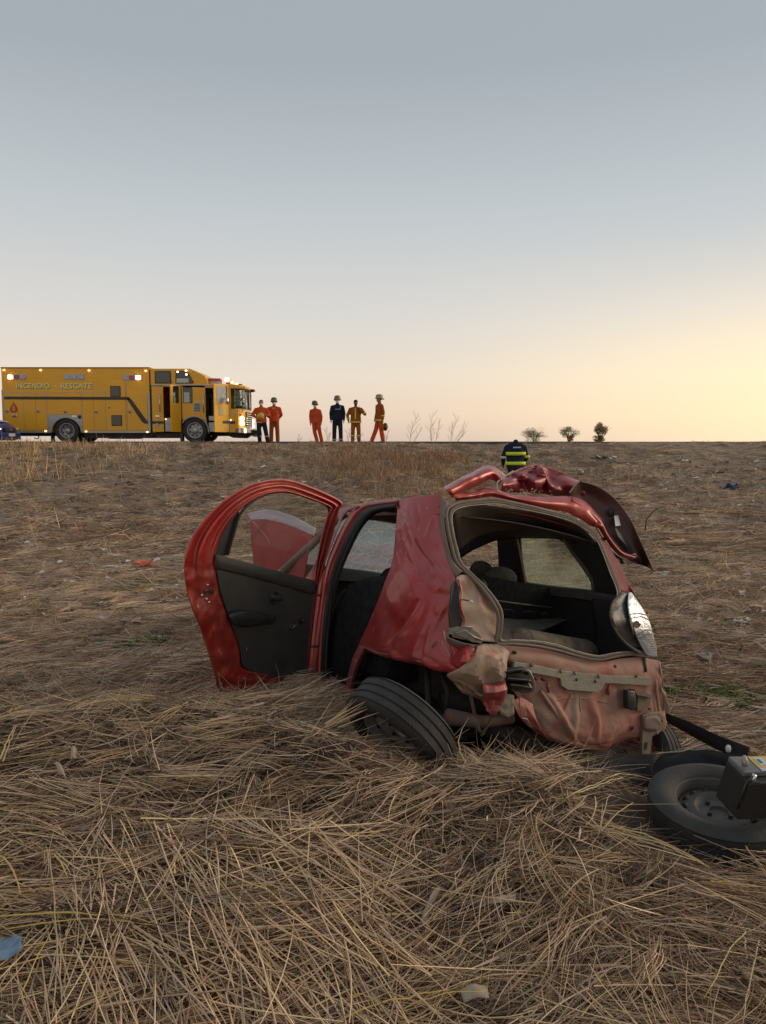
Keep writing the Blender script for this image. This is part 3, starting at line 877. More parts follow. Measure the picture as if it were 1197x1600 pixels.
# ================================================================== the wrecked car
def car_matrix():
    s, c = math.sin(math.radians(32)), math.cos(math.radians(32))
    f = np.array([-s, c, 0.]); r = np.array([c, s, 0.]); z = np.array([0, 0, 1.])
    p = math.radians(-4); f2 = f * math.cos(p) + z * math.sin(p); u = z * math.cos(p) - f * math.sin(p)
    q = math.radians(12); r2 = r * math.cos(q) - u * math.sin(q); u2 = u * math.cos(q) + r * math.sin(q)
    m = np.eye(4); m[:3, 0] = r2; m[:3, 1] = f2; m[:3, 2] = u2; m[:3, 3] = (.41, 4.2, 0)
    return m
CM = car_matrix(); CI = np.linalg.inv(CM)
CO = CI[:3, :3] @ CAM + CI[:3, 3]
def cray(px, py): return CI[:3, :3] @ ray(px, py)
def pk(px, py, axis, val):
    """car coordinates where a sight line meets the plane axis = val"""
    d = cray(px, py); t = (val - CO[axis]) / d[axis]
    return CO + d * t
def inset(c):            # tumblehome of the cabin sides
    return .03 + max(0, (c - .93)) / .55 * .19 if c > 0 else .03
def S(px, py, off=0.):   # on the left flank
    a = .05
    for _ in range(8):
        p = pk(px, py, 0, a + off); a = inset(p[2])
    return p
def RS(px, py, off=0.):  # on the right flank
    a = 1.5
    for _ in range(8):
        p = pk(px, py, 0, a - off); a = 1.62 - inset(p[2])
    return p
def rslope(c): return .03 + max(0, c - .85) * .62
def B(px, py, off=0.):   # on the tail
    b = .1
    for _ in range(8):
        p = pk(px, py, 1, b + off); b = rslope(p[2])
    return p
def cw(p): return CM[:3, :3] @ np.asarray(p) + CM[:3, 3]
def Wc(px, py, Y):       # world pick in car coordinates
    return CI[:3, :3] @ W(px, py, Y) + CI[:3, 3]
def dist_y(px, py, off=0.): return cw(S(px, py, off))[1]

car = thing('wrecked_car', 'crushed red hatchback with its rear door hanging open and tail torn off', 'car', mat=CM)
def part(name, mb, mat, parent=None, label=None, **k):
    k.setdefault('smooth', True)
    o = obj(name, mb, mat, parent or car, world=False, **k)
    if label: o['label'] = label
    return o
def each(name, mbs, mat, parent=None, **k):
    return [part(name, m_, mat, parent=parent, **k) for m_ in mbs]
def L_(fn, pts, off=0.): return [fn(p[0], p[1], off + (p[2] if len(p) > 2 else 0)) for p in pts]
def flat(fn, pts, vec, off=0.): return MB().prism(L_(fn, pts, off), vec)

# ---- left rear quarter with the C pillar: dented sheet
rows = [
    L_(S, [(622, 781, .0), (646, 777, -.01), (670, 774, 0), (691, 772, .03)]),
    L_(S, [(620, 806, .0), (645, 802, -.02), (668, 801, 0), (687, 800, .03)]),
    L_(S, [(618, 836, .0), (643, 834, -.01), (664, 834, .015), (689, 832, .03)]),
    L_(S, [(616, 862, .0), (643, 862, -.035), (668, 864, .03), (696, 862, .03)]),
    L_(S, [(612, 882, .0), (644, 886, -.045), (677, 886, .025), (702, 884, .02)]),
    L_(S, [(604, 904, .0), (640, 908, -.05), (680, 910, .02), (711, 906, .01)]),
    L_(S, [(591, 938, .0), (630, 940, -.05), (672, 940, -.025), (710, 936, .02)]),
    L_(S, [(577, 972, .0), (618, 978, -.045), (662, 978, -.04), (704, 968, .03)]),
    L_(S, [(564, 1000, .0), (607, 1010, -.05), (656, 1015, -.05), (702, 1004, .0)]),
    L_(S, [(560, 1009, .01), (608, 1023, -.03), (660, 1033, -.05), (722, 1047, -.06)]),
    L_(S, [(561, 1014, .05), (609, 1029, .03), (661, 1040, .0), (720, 1054, .0)]),
]
part('quarter_panel', patch(rows, 130, 90, bump=.004, bs=4, seed=4, crease=.007, cs=1.8, lines=[(0.16, 0.25, 0.5, 0.8, 0.03, 0.06), (0.3, 0.1, 0.52, 0.55, -0.024, 0.076), (0.6, 0.5, 0.8, 0.3, -0.033, 0.03), (0.62, 0.56, 0.84, 0.38, 0.018, 0.043), (0.52, 0.0, 0.66, 0.35, 0.018, 0.043), (0.8, 0.3, 0.98, 0.55, 0.027, 0.051), (0.86, 0.05, 0.95, 0.35, 0.021, 0.034), (0.72, 0.7, 0.95, 0.62, -0.03, 0.051), (0.5, 0.55, 0.56, 0.98, 0.018, 0.034), (0.86, 0.62, 0.98, 0.9, 0.03, 0.043), (0.05, 0.4, 0.2, 0.5, -0.015, 0.051), (0.66, 0.9, 0.82, 0.72, 0.021, 0.043)]), M['paint'], solid=.004, label='dented left rear quarter panel with crumpled lower edge')
# torn, folded corner below it
rows = [L_(S, [(700, 1003, .0), (722, 1008, -.03), (742, 1012, -.02)]),
        L_(S, [(704, 1020, -.08), (724, 1022, -.12), (741, 1020, -.05)]),
        L_(S, [(700, 1036, -.03), (722, 1042, -.10), (736, 1034, -.02)]),
        L_(S, [(712, 1050, -.02), (722, 1049, -.03), (728, 1044, .0)])]
part('crumpled_corner', patch(rows, 9, 9, bump=.014, bs=14, seed=9, crease=.01, cs=7), M['paint'], solid=.003, auto=22)
# bright folded edges of the torn sheet
mb = MB()
for pl in ([(702, 930), (709, 950), (704, 975), (699, 990)], [(693, 985), (696, 998), (706, 1004), (722, 1007), (741, 1010)], [(680, 1000), (673, 1015), (675, 1028), (684, 1030)], [(690, 1002), (702, 1022), (714, 1040)],
           [(562, 1008), (590, 1020), (620, 1024), (668, 1037), (700, 1046)]):
    pts = catmull(np.array(L_(S, pl, -.045)), 16)
    part('torn_edge', MB().tube(pts, [.0035] * 16, 5), M['lip'])

# wheel arch mouth: red front lip and the dark liner behind
rows = [L_(S, [(561, 1008, .0), (550, 1032, -.005), (543, 1060, 0), (538, 1085, .0), (540, 1116, .01)]),
        L_(S, [(568, 1011, -.01), (557, 1034, -.015), (549, 1060, -.01), (545, 1086, -.01), (546, 1117, .0)]),
        L_(S, [(574, 1014, .03), (562, 1040, .03), (554, 1062, .03), (551, 1088, .03), (552, 1118, .03)])]
part('wheel_arch_lip', patch(rows, 10, 30, bump=.003, bs=9, seed=2), M['paint_dull'], solid=.004)
rows = [L_(S, [(562, 1010, .02), (600, 1020, .02), (650, 1030, .03), (700, 1046, .03), (716, 1060, .05)]),
        L_(S, [(562, 1020, .3), (602, 1024, .35), (650, 1034, .35), (700, 1050, .35), (722, 1070, .3)]),
        L_(S, [(553, 1070, .36), (600, 1070, .4), (650, 1075, .42), (700, 1090, .42), (735, 1110, .36)]),
        L_(S, [(545, 1130, .30), (600, 1140, .4), (660, 1140, .4), (710, 1160, .4), (745, 1150, .36)])]
part('wheel_arch_liner', patch(rows, 24, 30, bump=.006, bs=8, seed=3), pm('mud brown liner', (.055, .040, .030), (.035, .027, .022), 6, .9, 0, .4, 40), solid=.004)
mb = MB(); mb.tube([S(664, 1030, .24), S(667, 1048, .22), S(668, 1049, .22), S(670, 1110, .15)], [.012, .012, .022, .022], 10)
part('damper', mb, M['dark'])
part('brake_line', MB().tube([S(690, 1055, .2), S(700, 1080, .2), S(696, 1120, .2)], .018, 8), M['dark'])
mb = MB(); mb.box(.5, 1.5, .35, .42, .05, .10)
part('axle_beam', mb, M['dark'], smooth=False)

# ---- cabin side frame: B pillar, roof rail, sill
rows = [L_(S, [(622, 780), (590, 783), (560, 790), (541, 812), (522, 850), (508, 890), (499, 935), (493, 985), (489, 1040), (488, 1078)]),
        L_(S, [(622, 783, -.012), (590, 787, -.012), (565, 793, -.012), (546, 815, -.012), (527, 853, -.012), (513, 892, -.012), (504, 936, -.012), (499, 986, -.012), (496, 1040, -.012), (495, 1078, -.012)]),
        L_(S, [(622, 788, .01), (592, 791, .01), (570, 798, .01), (551, 820, .01), (533, 856, .01), (519, 895, .01), (510, 938, .01), (505, 987, .01), (502, 1040, .01), (501, 1078, .01)])]
part('door_aperture_frame', patch(rows, 9, 60), M['paint_in'], solid=.004)
rows = [L_(S, [(622, 785), (592, 789), (570, 796), (551, 818), (533, 855), (519, 894), (510, 937), (505, 986), (502, 1040), (505, 1082), (540, 1086)], -.004),
        L_(S, [(620, 791), (594, 795), (575, 803), (557, 825), (540, 860), (526, 898), (517, 940), (512, 987), (509, 1036), (512, 1074), (540, 1078)], -.018),
        L_(S, [(618, 796), (596, 800), (580, 808), (563, 829), (546, 863), (531, 900), (521, 942), (516, 987), (513, 1034), (517, 1068), (540, 1072)], .03)]
part('door_seal', patch(rows, 8, 60), M['black'], solid=.006)
# pale edge of the front door and roof rail seen past the open door
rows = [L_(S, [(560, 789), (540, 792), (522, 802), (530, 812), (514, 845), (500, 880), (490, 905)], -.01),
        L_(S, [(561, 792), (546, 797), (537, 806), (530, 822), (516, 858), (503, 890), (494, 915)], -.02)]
part('front_door_edge', patch(rows, 6, 40), pm('pale pink highlight tone', (.36, .16, .155), (.30, .09, .09), 8, .45, .1, .1, 40), solid=.006)  # pale highlight along the red frame is put into this colour
part('front_door_panel', patch([L_(S, [(518, 812), (505, 845), (490, 885), (470, 905), (440, 893)], .01), L_(S, [(505, 900), (492, 930), (478, 950), (462, 950), (432, 940)], -.005),
                            L_(S, [(492, 1000), (482, 1020), (468, 1020), (450, 1020), (418, 1010)], -.005), L_(S, [(488, 1075), (478, 1078), (466, 1080), (452, 1078), (420, 1070)], .02)], 20, 20, bump=.006), M['paint'], solid=.01)
mb = MB().add(*patch([L_(S, [(486, 1062), (520, 1068), (546, 1076)], -.01), L_(S, [(484, 1078), (520, 1084), (548, 1094)], -.03), L_(S, [(470, 1092), (520, 1100), (548, 1112)], .02)], 10, 14))
part('sill', mb, M['paint_dull'], solid=.005)
part('sill_underside', patch([L_(S, [(400, 1070), (470, 1082), (545, 1098)], -.02), L_(S, [(395, 1090), (470, 1102), (540, 1122)], .0), L_(S, [(395, 1110), (470, 1125), (545, 1150)], .12)], 8, 16, bump=.008), M['baremetal'], solid=.004)

# ---- floor, roof, bulkhead, right flank
mb = MB(); mb.box(.12, 1.55, .28, 3.0, .10, .14)
part('floor_pan', mb, M['black'], smooth=False, bevel=.01)
def roofpt(a, b): return (a, b, 1.475 - .03 * ((a - .81) / .6) ** 2 - .035 * max(0, b - 1.0))
rows = [[roofpt(a, b) for a in np.linspace(.23, 1.40, 6)] for b in (.50, .9, 1.3, 1.75, 2.15)]
part('roof', patch(rows, 30, 30, bump=.008, bs=5, seed=7), M['paint'], solid=.004)
rows = [[np.array(roofpt(a, b)) - (0, 0, .05 + .02 * (b < .6)) for a in np.linspace(.21, 1.43, 6)] for b in (.46, .9, 1.3, 1.75, 2.15)]
part('headliner', patch(rows, 16, 16, bump=.004, bs=3), M['headliner'], solid=.006)
# headliner drop in front of the hatch seal and the right roof side lining
rows = [L_(B, [(706, 800), (740, 789), (800, 795), (860, 806), (905, 822), (934, 850)], .03),
        L_(B, [(712, 830), (745, 815), (800, 815), (860, 822), (900, 840), (925, 862)], .28),
        L_(B, [(716, 862), (750, 838), (800, 830), (850, 828), (890, 842), (915, 872)], .55)]
part('roof_lining', patch(rows, 14, 24), M['headliner'], solid=.004)

# right flank seen from inside
def rs_patch(name, rows, mat, solid=.02, **k):
    return part(name, patch([L_(RS, r, .03) for r in rows], 10, 20, **k), mat, solid=solid)
rs_patch('right_roof_rail', [[(700, 842), (740, 822), (783, 812), (840, 808), (885, 818), (930, 850)], [(703, 862), (745, 836), (785, 826), (812, 822), (870, 826), (905, 850)], [(706, 884), (735, 862), (782, 842), (811, 836), (862, 838), (880, 846)]], M['black'])
rs_patch('right_rear_pillar_trim', [[(880, 840), (905, 838), (945, 852)], [(892, 860), (920, 860), (955, 880)], [(906, 880), (935, 885), (965, 910)], [(925, 904), (950, 912), (975, 935)], [(926, 926), (950, 935), (985, 950)]], M['black'], bump=.004)
rs_patch('right_centre_pillar', [[(778, 842), (795, 838), (813, 836)], [(780, 875), (800, 875), (816, 876)], [(781, 925), (803, 925), (824, 918)]], M['black'])
mb = flat(RS, [(804, 837), (809, 836), (823, 912), (818, 914)], (-.02, 0, 0), .05)
part('right_door_edge', mb, M['maroon'], smooth=False)
rs_patch('right_door_trim', [[(700, 888), (735, 896), (800, 907), (860, 916), (925, 923), (985, 935)], [(700, 905), (735, 908), (800, 920), (860, 929), (925, 937), (985, 950)]], M['greyfab'], solid=.05)
rs_patch('right_door_lower', [[(700, 900), (760, 910), (820, 920), (880, 930), (940, 940), (1000, 948)], [(700, 1000), (760, 1010), (820, 1020), (880, 1030), (940, 1040), (1010, 1050)]], M['black'])
part('right_rear_window', patch([L_(RS, [(808, 833), (850, 833), (880, 836)], .0), L_(RS, [(812, 865), (850, 868), (905, 872)], .0), L_(RS, [(818, 918), (870, 924), (930, 930)], .0)], 8, 8), M['glass_dirty'], solid=.004)
rs_patch('window_seal', [[(879, 840), (893, 862), (912, 888), (924, 908), (927, 924)], [(882, 839), (897, 860), (916, 886), (928, 906), (931, 924)]], M['seal'], solid=.03)
# outside skin of the right flank behind it
rows = [[(1.63, b, c) for b in np.linspace(.1, 2.6, 8)] for c in (.12, .5, .93)]
part('right_door_skin', patch(rows, 12, 30, bump=.012, bs=3, seed=12), M['paint'], solid=.006)

# front of the cabin: dash, windscreen, bonnet, A pillars
rows = [[(a, 2.16, 1.37) for a in (.26, .8, 1.36)], [(a, 2.5, 1.13) for a in (.16, .8, 1.46)], [(a, 2.85, .90) for a in (.10, .8, 1.52)]]
part('windscreen', patch(rows, 20, 24, bump=.012, bs=5, seed=6), M['glass_crack'], solid=.004)
mb = MB(); mb.add(*patch([[(.1, 2.45, .80), (.8, 2.45, .84), (1.5, 2.45, .80)], [(.1, 2.55, .92), (.8, 2.55, .94), (1.5, 2.55, .92)], [(.1, 2.85, .90), (.8, 2.85, .91), (1.5, 2.85, .90)]], 8, 12))
part('bulkhead', MB().box(.1, 1.5, 2.5, 2.8, .3, .84), M['black'])
part('dashboard', mb, M['black'])
for (x0, x1) in ((.10, .25), (1.50, 1.37)):
    mb = MB().tube([(x0, 2.9, .90), ((x0 + x1) / 2, 2.52, 1.14), (x1, 2.14, 1.38)], [.035, .032, .03], 8)
    part('windscreen_pillar', mb, M['baremetal'])
rows = [[(.08, 2.85, .86), (.4, 2.9, .93), (.9, 2.9, .92), (1.5, 2.85, .86)], [(.03, 3.2, 1.12), (.4, 3.15, 1.02), (.9, 3.2, .95), (1.5, 3.2, .84)], [(.0, 3.55, 1.28), (.4, 3.5, 1.06), (.9, 3.5, .88), (1.5, 3.5, .74)]]
part('bonnet', patch(rows, 30, 40, bump=.02, bs=4, seed=15, crease=.02), M['paint'], solid=.004)
rows = [L_(S, [(391, 812), (420, 812), (455, 822), (492, 838)]), L_(S, [(392, 840), (420, 845), (452, 855), (482, 866)], -.03), L_(S, [(397, 884), (424, 893), (450, 902), (474, 912)], .0)]
part('front_wing', patch(rows, 24, 30, bump=.012, bs=4, seed=16), M['wing_red'], solid=.004)
rows = [L_(S, [(386, 802), (420, 796), (456, 806), (494, 826)], .10), L_(S, [(391, 813), (420, 813), (455, 823), (492, 839)])]
part('front_pillar', MB().tube([S(514, 826, -.03), S(478, 860, -.03), S(438, 896, -.03)], [.030, .034, .036], 8), M['baremetal'])
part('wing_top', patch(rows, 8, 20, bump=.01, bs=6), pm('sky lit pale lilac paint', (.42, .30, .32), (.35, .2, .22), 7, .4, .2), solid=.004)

rows = [[pk(x, y, 1, 3.1) for x, y in q] for q in ([(535, 856), (575, 848), (625, 850)], [(535, 868), (575, 862), (625, 866)], [(535, 890), (575, 888), (625, 892)])]
part('bonnet_buckle', patch(rows, 12, 16, bump=.02, bs=5), M['paint'], solid=.004)
# seats and what is left inside
def seat(name, a0, a1, b0, rec=.18):
    o = part(name, MB().add(*patch([[(a0, b0, .30), (a0 + .02, b0 - .03, .6), (a0 + .05, b0 - rec * .8, .86), (a0 + .08, b0 - rec, .96)],
                                    [((a0 + a1) / 2, b0 + .07, .30), ((a0 + a1) / 2, b0 + .05, .6), ((a0 + a1) / 2, b0 - rec * .6, .90), ((a0 + a1) / 2, b0 - rec, 1.0)],
                                    [(a1, b0, .30), (a1 - .02, b0 - .03, .6), (a1 - .05, b0 - rec * .8, .86), (a1 - .08, b0 - rec, .96)]], 14, 14)), M['fabric'], solid=.10, sub=1)
    hr = part('headrest', MB().ball(((a0 + a1) / 2, b0 - rec - .02, 1.07), (.12, .05, .085), 14, 10), M['greyfab'])
    part('seat_cushion', MB().box(a0, a1, b0, b0 + .48, .22, .38), M['fabric'], bevel=.05, smooth=True)
    return o
seat('front_seat', .22, .70, 1.62)
seat('front_seat', .95, 1.42, 1.62)
part('rear_headrest', MB().ball(pk(783, 902, 1, 1.15), (.155, .07, .085), 18, 12), M['greyfab'])
part('rear_seat_back', MB().add(*patch([[pk(700, 890, 1, 1.0), pk(740, 897, 1, 1.0), pk(800, 908, 1, 1.0), pk(870, 920, 1, 1.0)],
                                       [pk(700, 960, 1, 1.0), pk(740, 965, 1, 1.0), pk(800, 975, 1, 1.0), pk(870, 980, 1, 1.0)]], 5, 10)), M['fabric'], solid=.08)
mb = MB().tube([pk(768, 937, 1, .93), pk(815, 944, 1, .93), pk(861, 949, 1, .93)], .0065, 6)
part('seat_back_rail', mb, M['lip'])
for (x0, x1, yy) in ((784, 803, 952), (817, 837, 955), (846, 860, 958)):
    mb = MB().tube([pk(x0, yy + 3, 1, .93), pk(x0 + 4, yy, 1, .93), pk(x1 - 4, yy + 1, 1, .93), pk(x1, yy + 5, 1, .93)], .004, 5)
    part('seat_back_slot', mb, M['greyfab'])
mb = MB().ball(pk(742, 922, 1, .75), (.085, .10, .10), 16, 10)
part('speaker_housing', mb, M['blackpl'])
part('rear_cushion', MB().box(.15, 1.5, 1.05, 1.5, .2, .42), M['fabric'], bevel=.05)
# dark cloth lining seen through the rear door opening
part('seat_side_bolster', MB().add(*patch([L_(S, [(548, 915), (575, 905), (604, 900)], .12), L_(S, [(530, 960), (560, 950), (592, 945)], .10), L_(S, [(518, 1020), (545, 1010), (566, 1005)], .10), L_(S, [(516, 1075), (535, 1080), (552, 1085)], .12)], 16, 12, bump=.01)), M['fabric'], solid=.05)
mb = MB().tube([S(519, 965, .10), S(524, 945, .10), S(534, 926, .11), (S(546, 916, .12))], .004, 5)
part('seat_belt', mb, M['seal'])
# boot floor carpet, a bent sheet
rows = [[pk(775, 965, 1, .62), pk(830, 968, 1, .75), pk(905, 962, 1, .9)], [pk(778, 985, 1, .35), pk(825, 985, 1, .5), pk(872, 975, 1, .7)], [pk(782, 1008, 1, .14), pk(800, 1000, 1, .3), pk(835, 990, 1, .5)]]
part('boot_carpet', patch(rows, 12, 14, bump=.006, bs=8), M['carpet'], solid=.006)
part('boot_floor', MB().box(.15, 1.55, .06, 1.0, .42, .45), M['black'], smooth=False)
part('boot_side_lining', MB().add(*patch([L_(RS, [(925, 935), (955, 938), (985, 945)], .12), L_(RS, [(930, 980), (960, 985), (985, 995)], .10), L_(RS, [(930, 1025), (960, 1025), (1000, 1025)], .1)], 10, 12, bump=.012)), M['black'], solid=.01)

# ---- hatch opening: metal lip and rubber seal all the way round
loop = [(699, 800), (712, 789), (740, 784), (772, 782), (800, 787), (845, 797), (885, 808), (912, 822), (930, 838), (942, 862), (954, 893), (966, 925), (960, 945), (955, 962), (964, 988), (983, 1010), (1008, 1024),
        (985, 1021), (960, 1024), (935, 1029), (905, 1024), (870, 1014), (835, 1007), (800, 1004), (777, 1003), (778, 985), (779, 962), (771, 942), (752, 917), (731, 896), (714, 878), (707, 855), (701, 828)]
pl = np.array(L_(B, loop, 0))
pc = catmull(pl, 200, True)
def ring(P, r, off, n=8):
    ctr = P.mean(0)
    d = ctr - P; d /= np.linalg.norm(d, axis=1, keepdims=True)
    Q = P + d * off[0] + np.array([0, -1, 0]) * off[1]
    return MB().tube(list(np.vstack([Q, Q[:1]])), r, n, cap=False)
part('hatch_opening_lip', ring(pc, .012, (-.008, .004)), M['brown_metal'])
part('hatch_seal', ring(pc, .010, (.014, .012)), M['seal'])
part('hatch_seal_edge', ring(pc, .0035, (.027, .016), 6), M['lip'])

# strip of body between quarter panel and seal (left), with the old tail lamp recess
rows = [L_(B, [(690, 775), (687, 800), (689, 832), (696, 862), (704, 888), (712, 902)], .02),
        L_(B, [(700, 785), (694, 805), (696, 832), (702, 860), (710, 880), (722, 893)], -.01)]
part('hatch_gutter', patch(rows, 6, 30, bump=.003), M['brown_metal'], solid=.004)
rows = [L_(B, [(712, 902), (722, 898), (735, 902), (752, 918)], -.0), L_(B, [(716, 925), (728, 920), (748, 925), (770, 943)], .03), L_(B, [(718, 950), (728, 948), (750, 950), (777, 963)], .04),
        L_(B, [(712, 975), (728, 975), (752, 978), (777, 986)], .03), L_(B, [(706, 995), (728, 1000), (752, 1002), (776, 1004)], -.01)]
part('tear_edge', MB().tube(list(catmull(np.array(L_(B, [(716, 906), (721, 925), (720, 948), (726, 970), (720, 984)], -.02)), 14)), .006, 6), M['paint_in'])
part('lamp_recess', patch(rows, 24, 20, bump=.008, bs=9, seed=21), M['tan_metal'], solid=.004)
mb = flat(B, [(706, 915), (712, 908), (719, 918), (718, 945), (724, 970), (718, 985), (704, 984), (702, 960)], (0, .01, 0), -.01)
part('dark_tear', mb, M['black'], smooth=False)
mb = MB().tube([B(722, 937, -.02), B(730, 938, -.04), B(735, 940, -.05)], .004, 6)
o = part('bulb_wire', mb, M['black'])
part('bulb', MB().ball(B(736, 940, -.06), (.012, .012, .009), 8, 6), M['white'], parent=o)
mb = MB()
mb.prism(L_(B, [(702, 983), (716, 979), (736, 981), (748, 990), (754, 998), (753, 1005), (738, 1003), (727, 997), (712, 992), (702, 991)], -.03), (0, .02, 0))
part('bracket_clip', MB().tube([B(712, 990, -.04), B(726, 985, -.06), B(740, 995, -.05), B(754, 1000, -.03)], .006, 6), M['lip'])
part('bracket_clip', MB().tube([B(722, 978, -.04), B(730, 980, -.05), B(741, 979, -.04)], .005, 6), M['lip'])
part('lamp_bracket', mb, pm('grey lamp bracket', (.20, .19, .175), (.12, .11, .1), 12, .5, .1, .3, 60), smooth=False)
rows = [L_(B, [(696, 994), (722, 1004), (745, 1008)], -.05), L_(B, [(700, 1004), (722, 1012), (744, 1012)], -.02), L_(B, [(708, 1010), (724, 1015), (740, 1014)], .02)]
part('lamp_tray', patch(rows, 8, 12), M['brown_metal'], solid=.004)

# ---- tail panel
TOP = [(779, 1008), (800, 1010), (835, 1013), (870, 1020), (905, 1029), (940, 1034), (970, 1029), (1000, 1027), (1031, 1033)]
R2 = [(788, 1028), (805, 1030), (838, 1032), (872, 1038), (906, 1045), (940, 1050), (970, 1050), (1002, 1052), (1033, 1056)]
R3 = [(797, 1050), (812, 1054), (842, 1060), (875, 1066), (908, 1070), (942, 1074), (974, 1078), (1006, 1080), (1034, 1082)]
R4 = [(812, 1080), (825, 1085), (848, 1092), (878, 1096), (910, 1098), (944, 1102), (976, 1106), (1008, 1108), (1038, 1108)]
R5 = [(828, 1105), (838, 1115), (855, 1122), (882, 1126), (914, 1130), (946, 1134), (974, 1134), (1008, 1134), (1042, 1126)]
R6 = [(842, 1130), (850, 1142), (864, 1150), (888, 1155), (916, 1160), (944, 1158), (966, 1152), (1005, 1150), (1038, 1140)]
R7 = [(846, 1144), (858, 1154), (872, 1160), (892, 1166), (918, 1171), (944, 1172), (962, 1162), (1000, 1152), (1030, 1146)]
def TB(pts, off=0.): return [B(x, y, off) for x, y in pts]
rows = [TB(TOP, .02), TB(R2, -.01), TB(R3, .015), TB(R4, .02), TB(R5, .0), TB(R6, .01), TB(R7, .05)]
# crush: the left side is pushed in
for ri, r in enumerate(rows):
    for ci in (0, 1, 2):
        r[ci] = r[ci] + np.array([0, (.07, .04, .015)[ci] * (1 if ri > 1 else .4), 0])
part('tail_panel', patch(rows, 90, 120, bump=.006, bs=6, seed=31, crease=.006, cs=4, lines=[(.38, .27, .88, .44, .026, .035), (.36, .50, .85, .40, .022, .03), (.42, .55, .80, .58, .026, .03), (.30, .72, .48, .72, -.022, .04), (.72, .22, .96, .62, -.018, .09), (.12, .02, .7, .12, -.02, .07), (.2, .9, .9, .93, .02, .04), (.30, .30, .44, .30, -.02, .04)]), M['primer'], solid=.004, label='exposed dusty pink tail panel without its bumper')
# pressed ribs on it
def rib(pts, r, off=-.006):
    P = catmull(np.array(TB(pts, off)), 14)
    part('pressed_rib', MB().tube(list(P), r * 1.25, 8), M['primer'])
rib([(905, 1083), (906, 1110), (912, 1128)], .008, .018); rib([(893, 1086), (880, 1112), (870, 1125)], .007, .012); rib([(845, 1080), (862, 1105), (876, 1128)], .010, .005)
rib([(1024, 1062), (1028, 1095), (1030, 1120)], .008, -.002); rib([(930, 1064), (931, 1086)], .006, .02)
rib([(860, 1095), (900, 1090), (950, 1098)], .004, .014)
# beam with number plate bracket
mb = MB()
mb.prism(TB([(804, 1034), (830, 1038), (866, 1046), (912, 1052), (960, 1056), (1018, 1058), (1018, 1072), (960, 1068), (946, 1068), (940, 1078), (934, 1082), (888, 1078), (878, 1072), (876, 1060), (850, 1055), (802, 1046)], -.018), (0, .02, 0))
o = part('bumper_beam', mb, M['beam'], smooth=False, bevel=.003)
mb = MB()
for (x, y) in ((902, 1062), (931, 1065), (832, 1040), (995, 1057)):
    part('bolt_hole', MB().lathe([(0, 0), (.009, 0), (.009, .006)], B(x, y, -.024), (0, 1, 0), 12), M['black'], parent=o)
mb = MB()
for (x, y) in ((876, 1046), (898, 1049), (935, 1054), (830, 1036)):
    part('clip', MB().tube([B(x, y, -.02), B(x + 1, y + 6, -.03)], .006, 6), M['brown_metal'], parent=o)
# holes
for k_, (x, y, r) in enumerate(((988, 1138, .017), (962, 1042, .011), (806, 1020, .01), (1016, 1108, .008))):
    c0 = B(x, y, -.012 if k_ != 4 else .0)
    mb = MB().lathe([(0, 0), (r, 0), (r, .02)], c0, (0, 1, 0), 18)
    o = part('drain_hole', mb, M['black'] if k_ in (0, 1, 2, 3) else M['paint_dull'])
    if k_ == 0:
        part('hole_rim', MB().lathe([(r + .004, -.001), (r + .002, -.004), (r - .001, 0)], c0, (0, 1, 0), 18), M['primer'], parent=o)
for pl in ([(856, 1066), (857, 1082)], [(952, 1070), (950, 1086)]):
    part('pressed_slot', MB().tube([B(*pl[0], .004), B((pl[0][0] + pl[1][0]) / 2, (pl[0][1] + pl[1][1]) / 2, .002), B(*pl[1], .004)], [.007, .014, .009], 8), M['paint_dull'])
# right end: bracket with black rubber block, and the hanging tab
mb = MB().prism(TB([(981, 1079), (993, 1080), (996, 1106), (988, 1110), (981, 1108)], -.05), (0, .04, 0))
part('rubber_block', mb, M['blackpl'], bevel=.005)
mb = MB()
mb.prism(TB([(992, 1078), (1020, 1086), (1021, 1091), (996, 1086)], -.05), (0, .05, 0))
part('bracket_plate', MB().prism(TB([(997, 1086), (1018, 1090), (1012, 1112), (996, 1110)], -.022), (0, .02, 0)), M['brown_metal'], smooth=False)
part('hook_bracket', mb, M['brown_metal'], smooth=False)
mb = MB().prism(TB([(1005, 1118), (1014, 1114), (1030, 1112), (1038, 1120), (1037, 1136), (1028, 1148), (1020, 1150), (1016, 1180), (1012, 1184), (1003, 1182), (1004, 1150)], -.028), (0, .022, 0))
o = part('tow_bracket', mb, M['baremetal'], smooth=False, bevel=.003)
for (x, y) in ((1010, 1120), (1026, 1146), (1035, 1126)): part('bolt', MB().lathe([(0, -.006), (.008, -.006), (.010, 0)], B(x, y, -.03), (0, 1, 0), 8), M['brown_metal'], parent=o)
mb = MB().prism(TB([(1008, 1160), (1012, 1160), (1011, 1171), (1007, 1171)], -.031), (0, .002, 0))
part('slot', mb, M['black'], parent=o, smooth=False)
mb = MB().add(*patch([[B(1004, 1122, -.034), B(1024, 1118, -.034), B(1034, 1128, -.034)], [B(1006, 1140, -.036), B(1018, 1142, -.04), B(1026, 1142, -.034)]], 6, 8, bump=.004, bs=20))
part('bracket_web', mb, M['brown_metal'], solid=.006, parent=o)
# right corner: dented grey edge
rows = [L_(B, [(1029, 1033), (1032, 1036)], -.01), L_(B, [(1032, 1070), (1038, 1075)], -.005), L_(B, [(1036, 1100), (1046, 1106)], .01), L_(B, [(1036, 1130), (1044, 1128)], .03)]
part('corner_edge', patch(rows, 24, 6, bump=.01, bs=12), M['baremetal'], solid=.004)

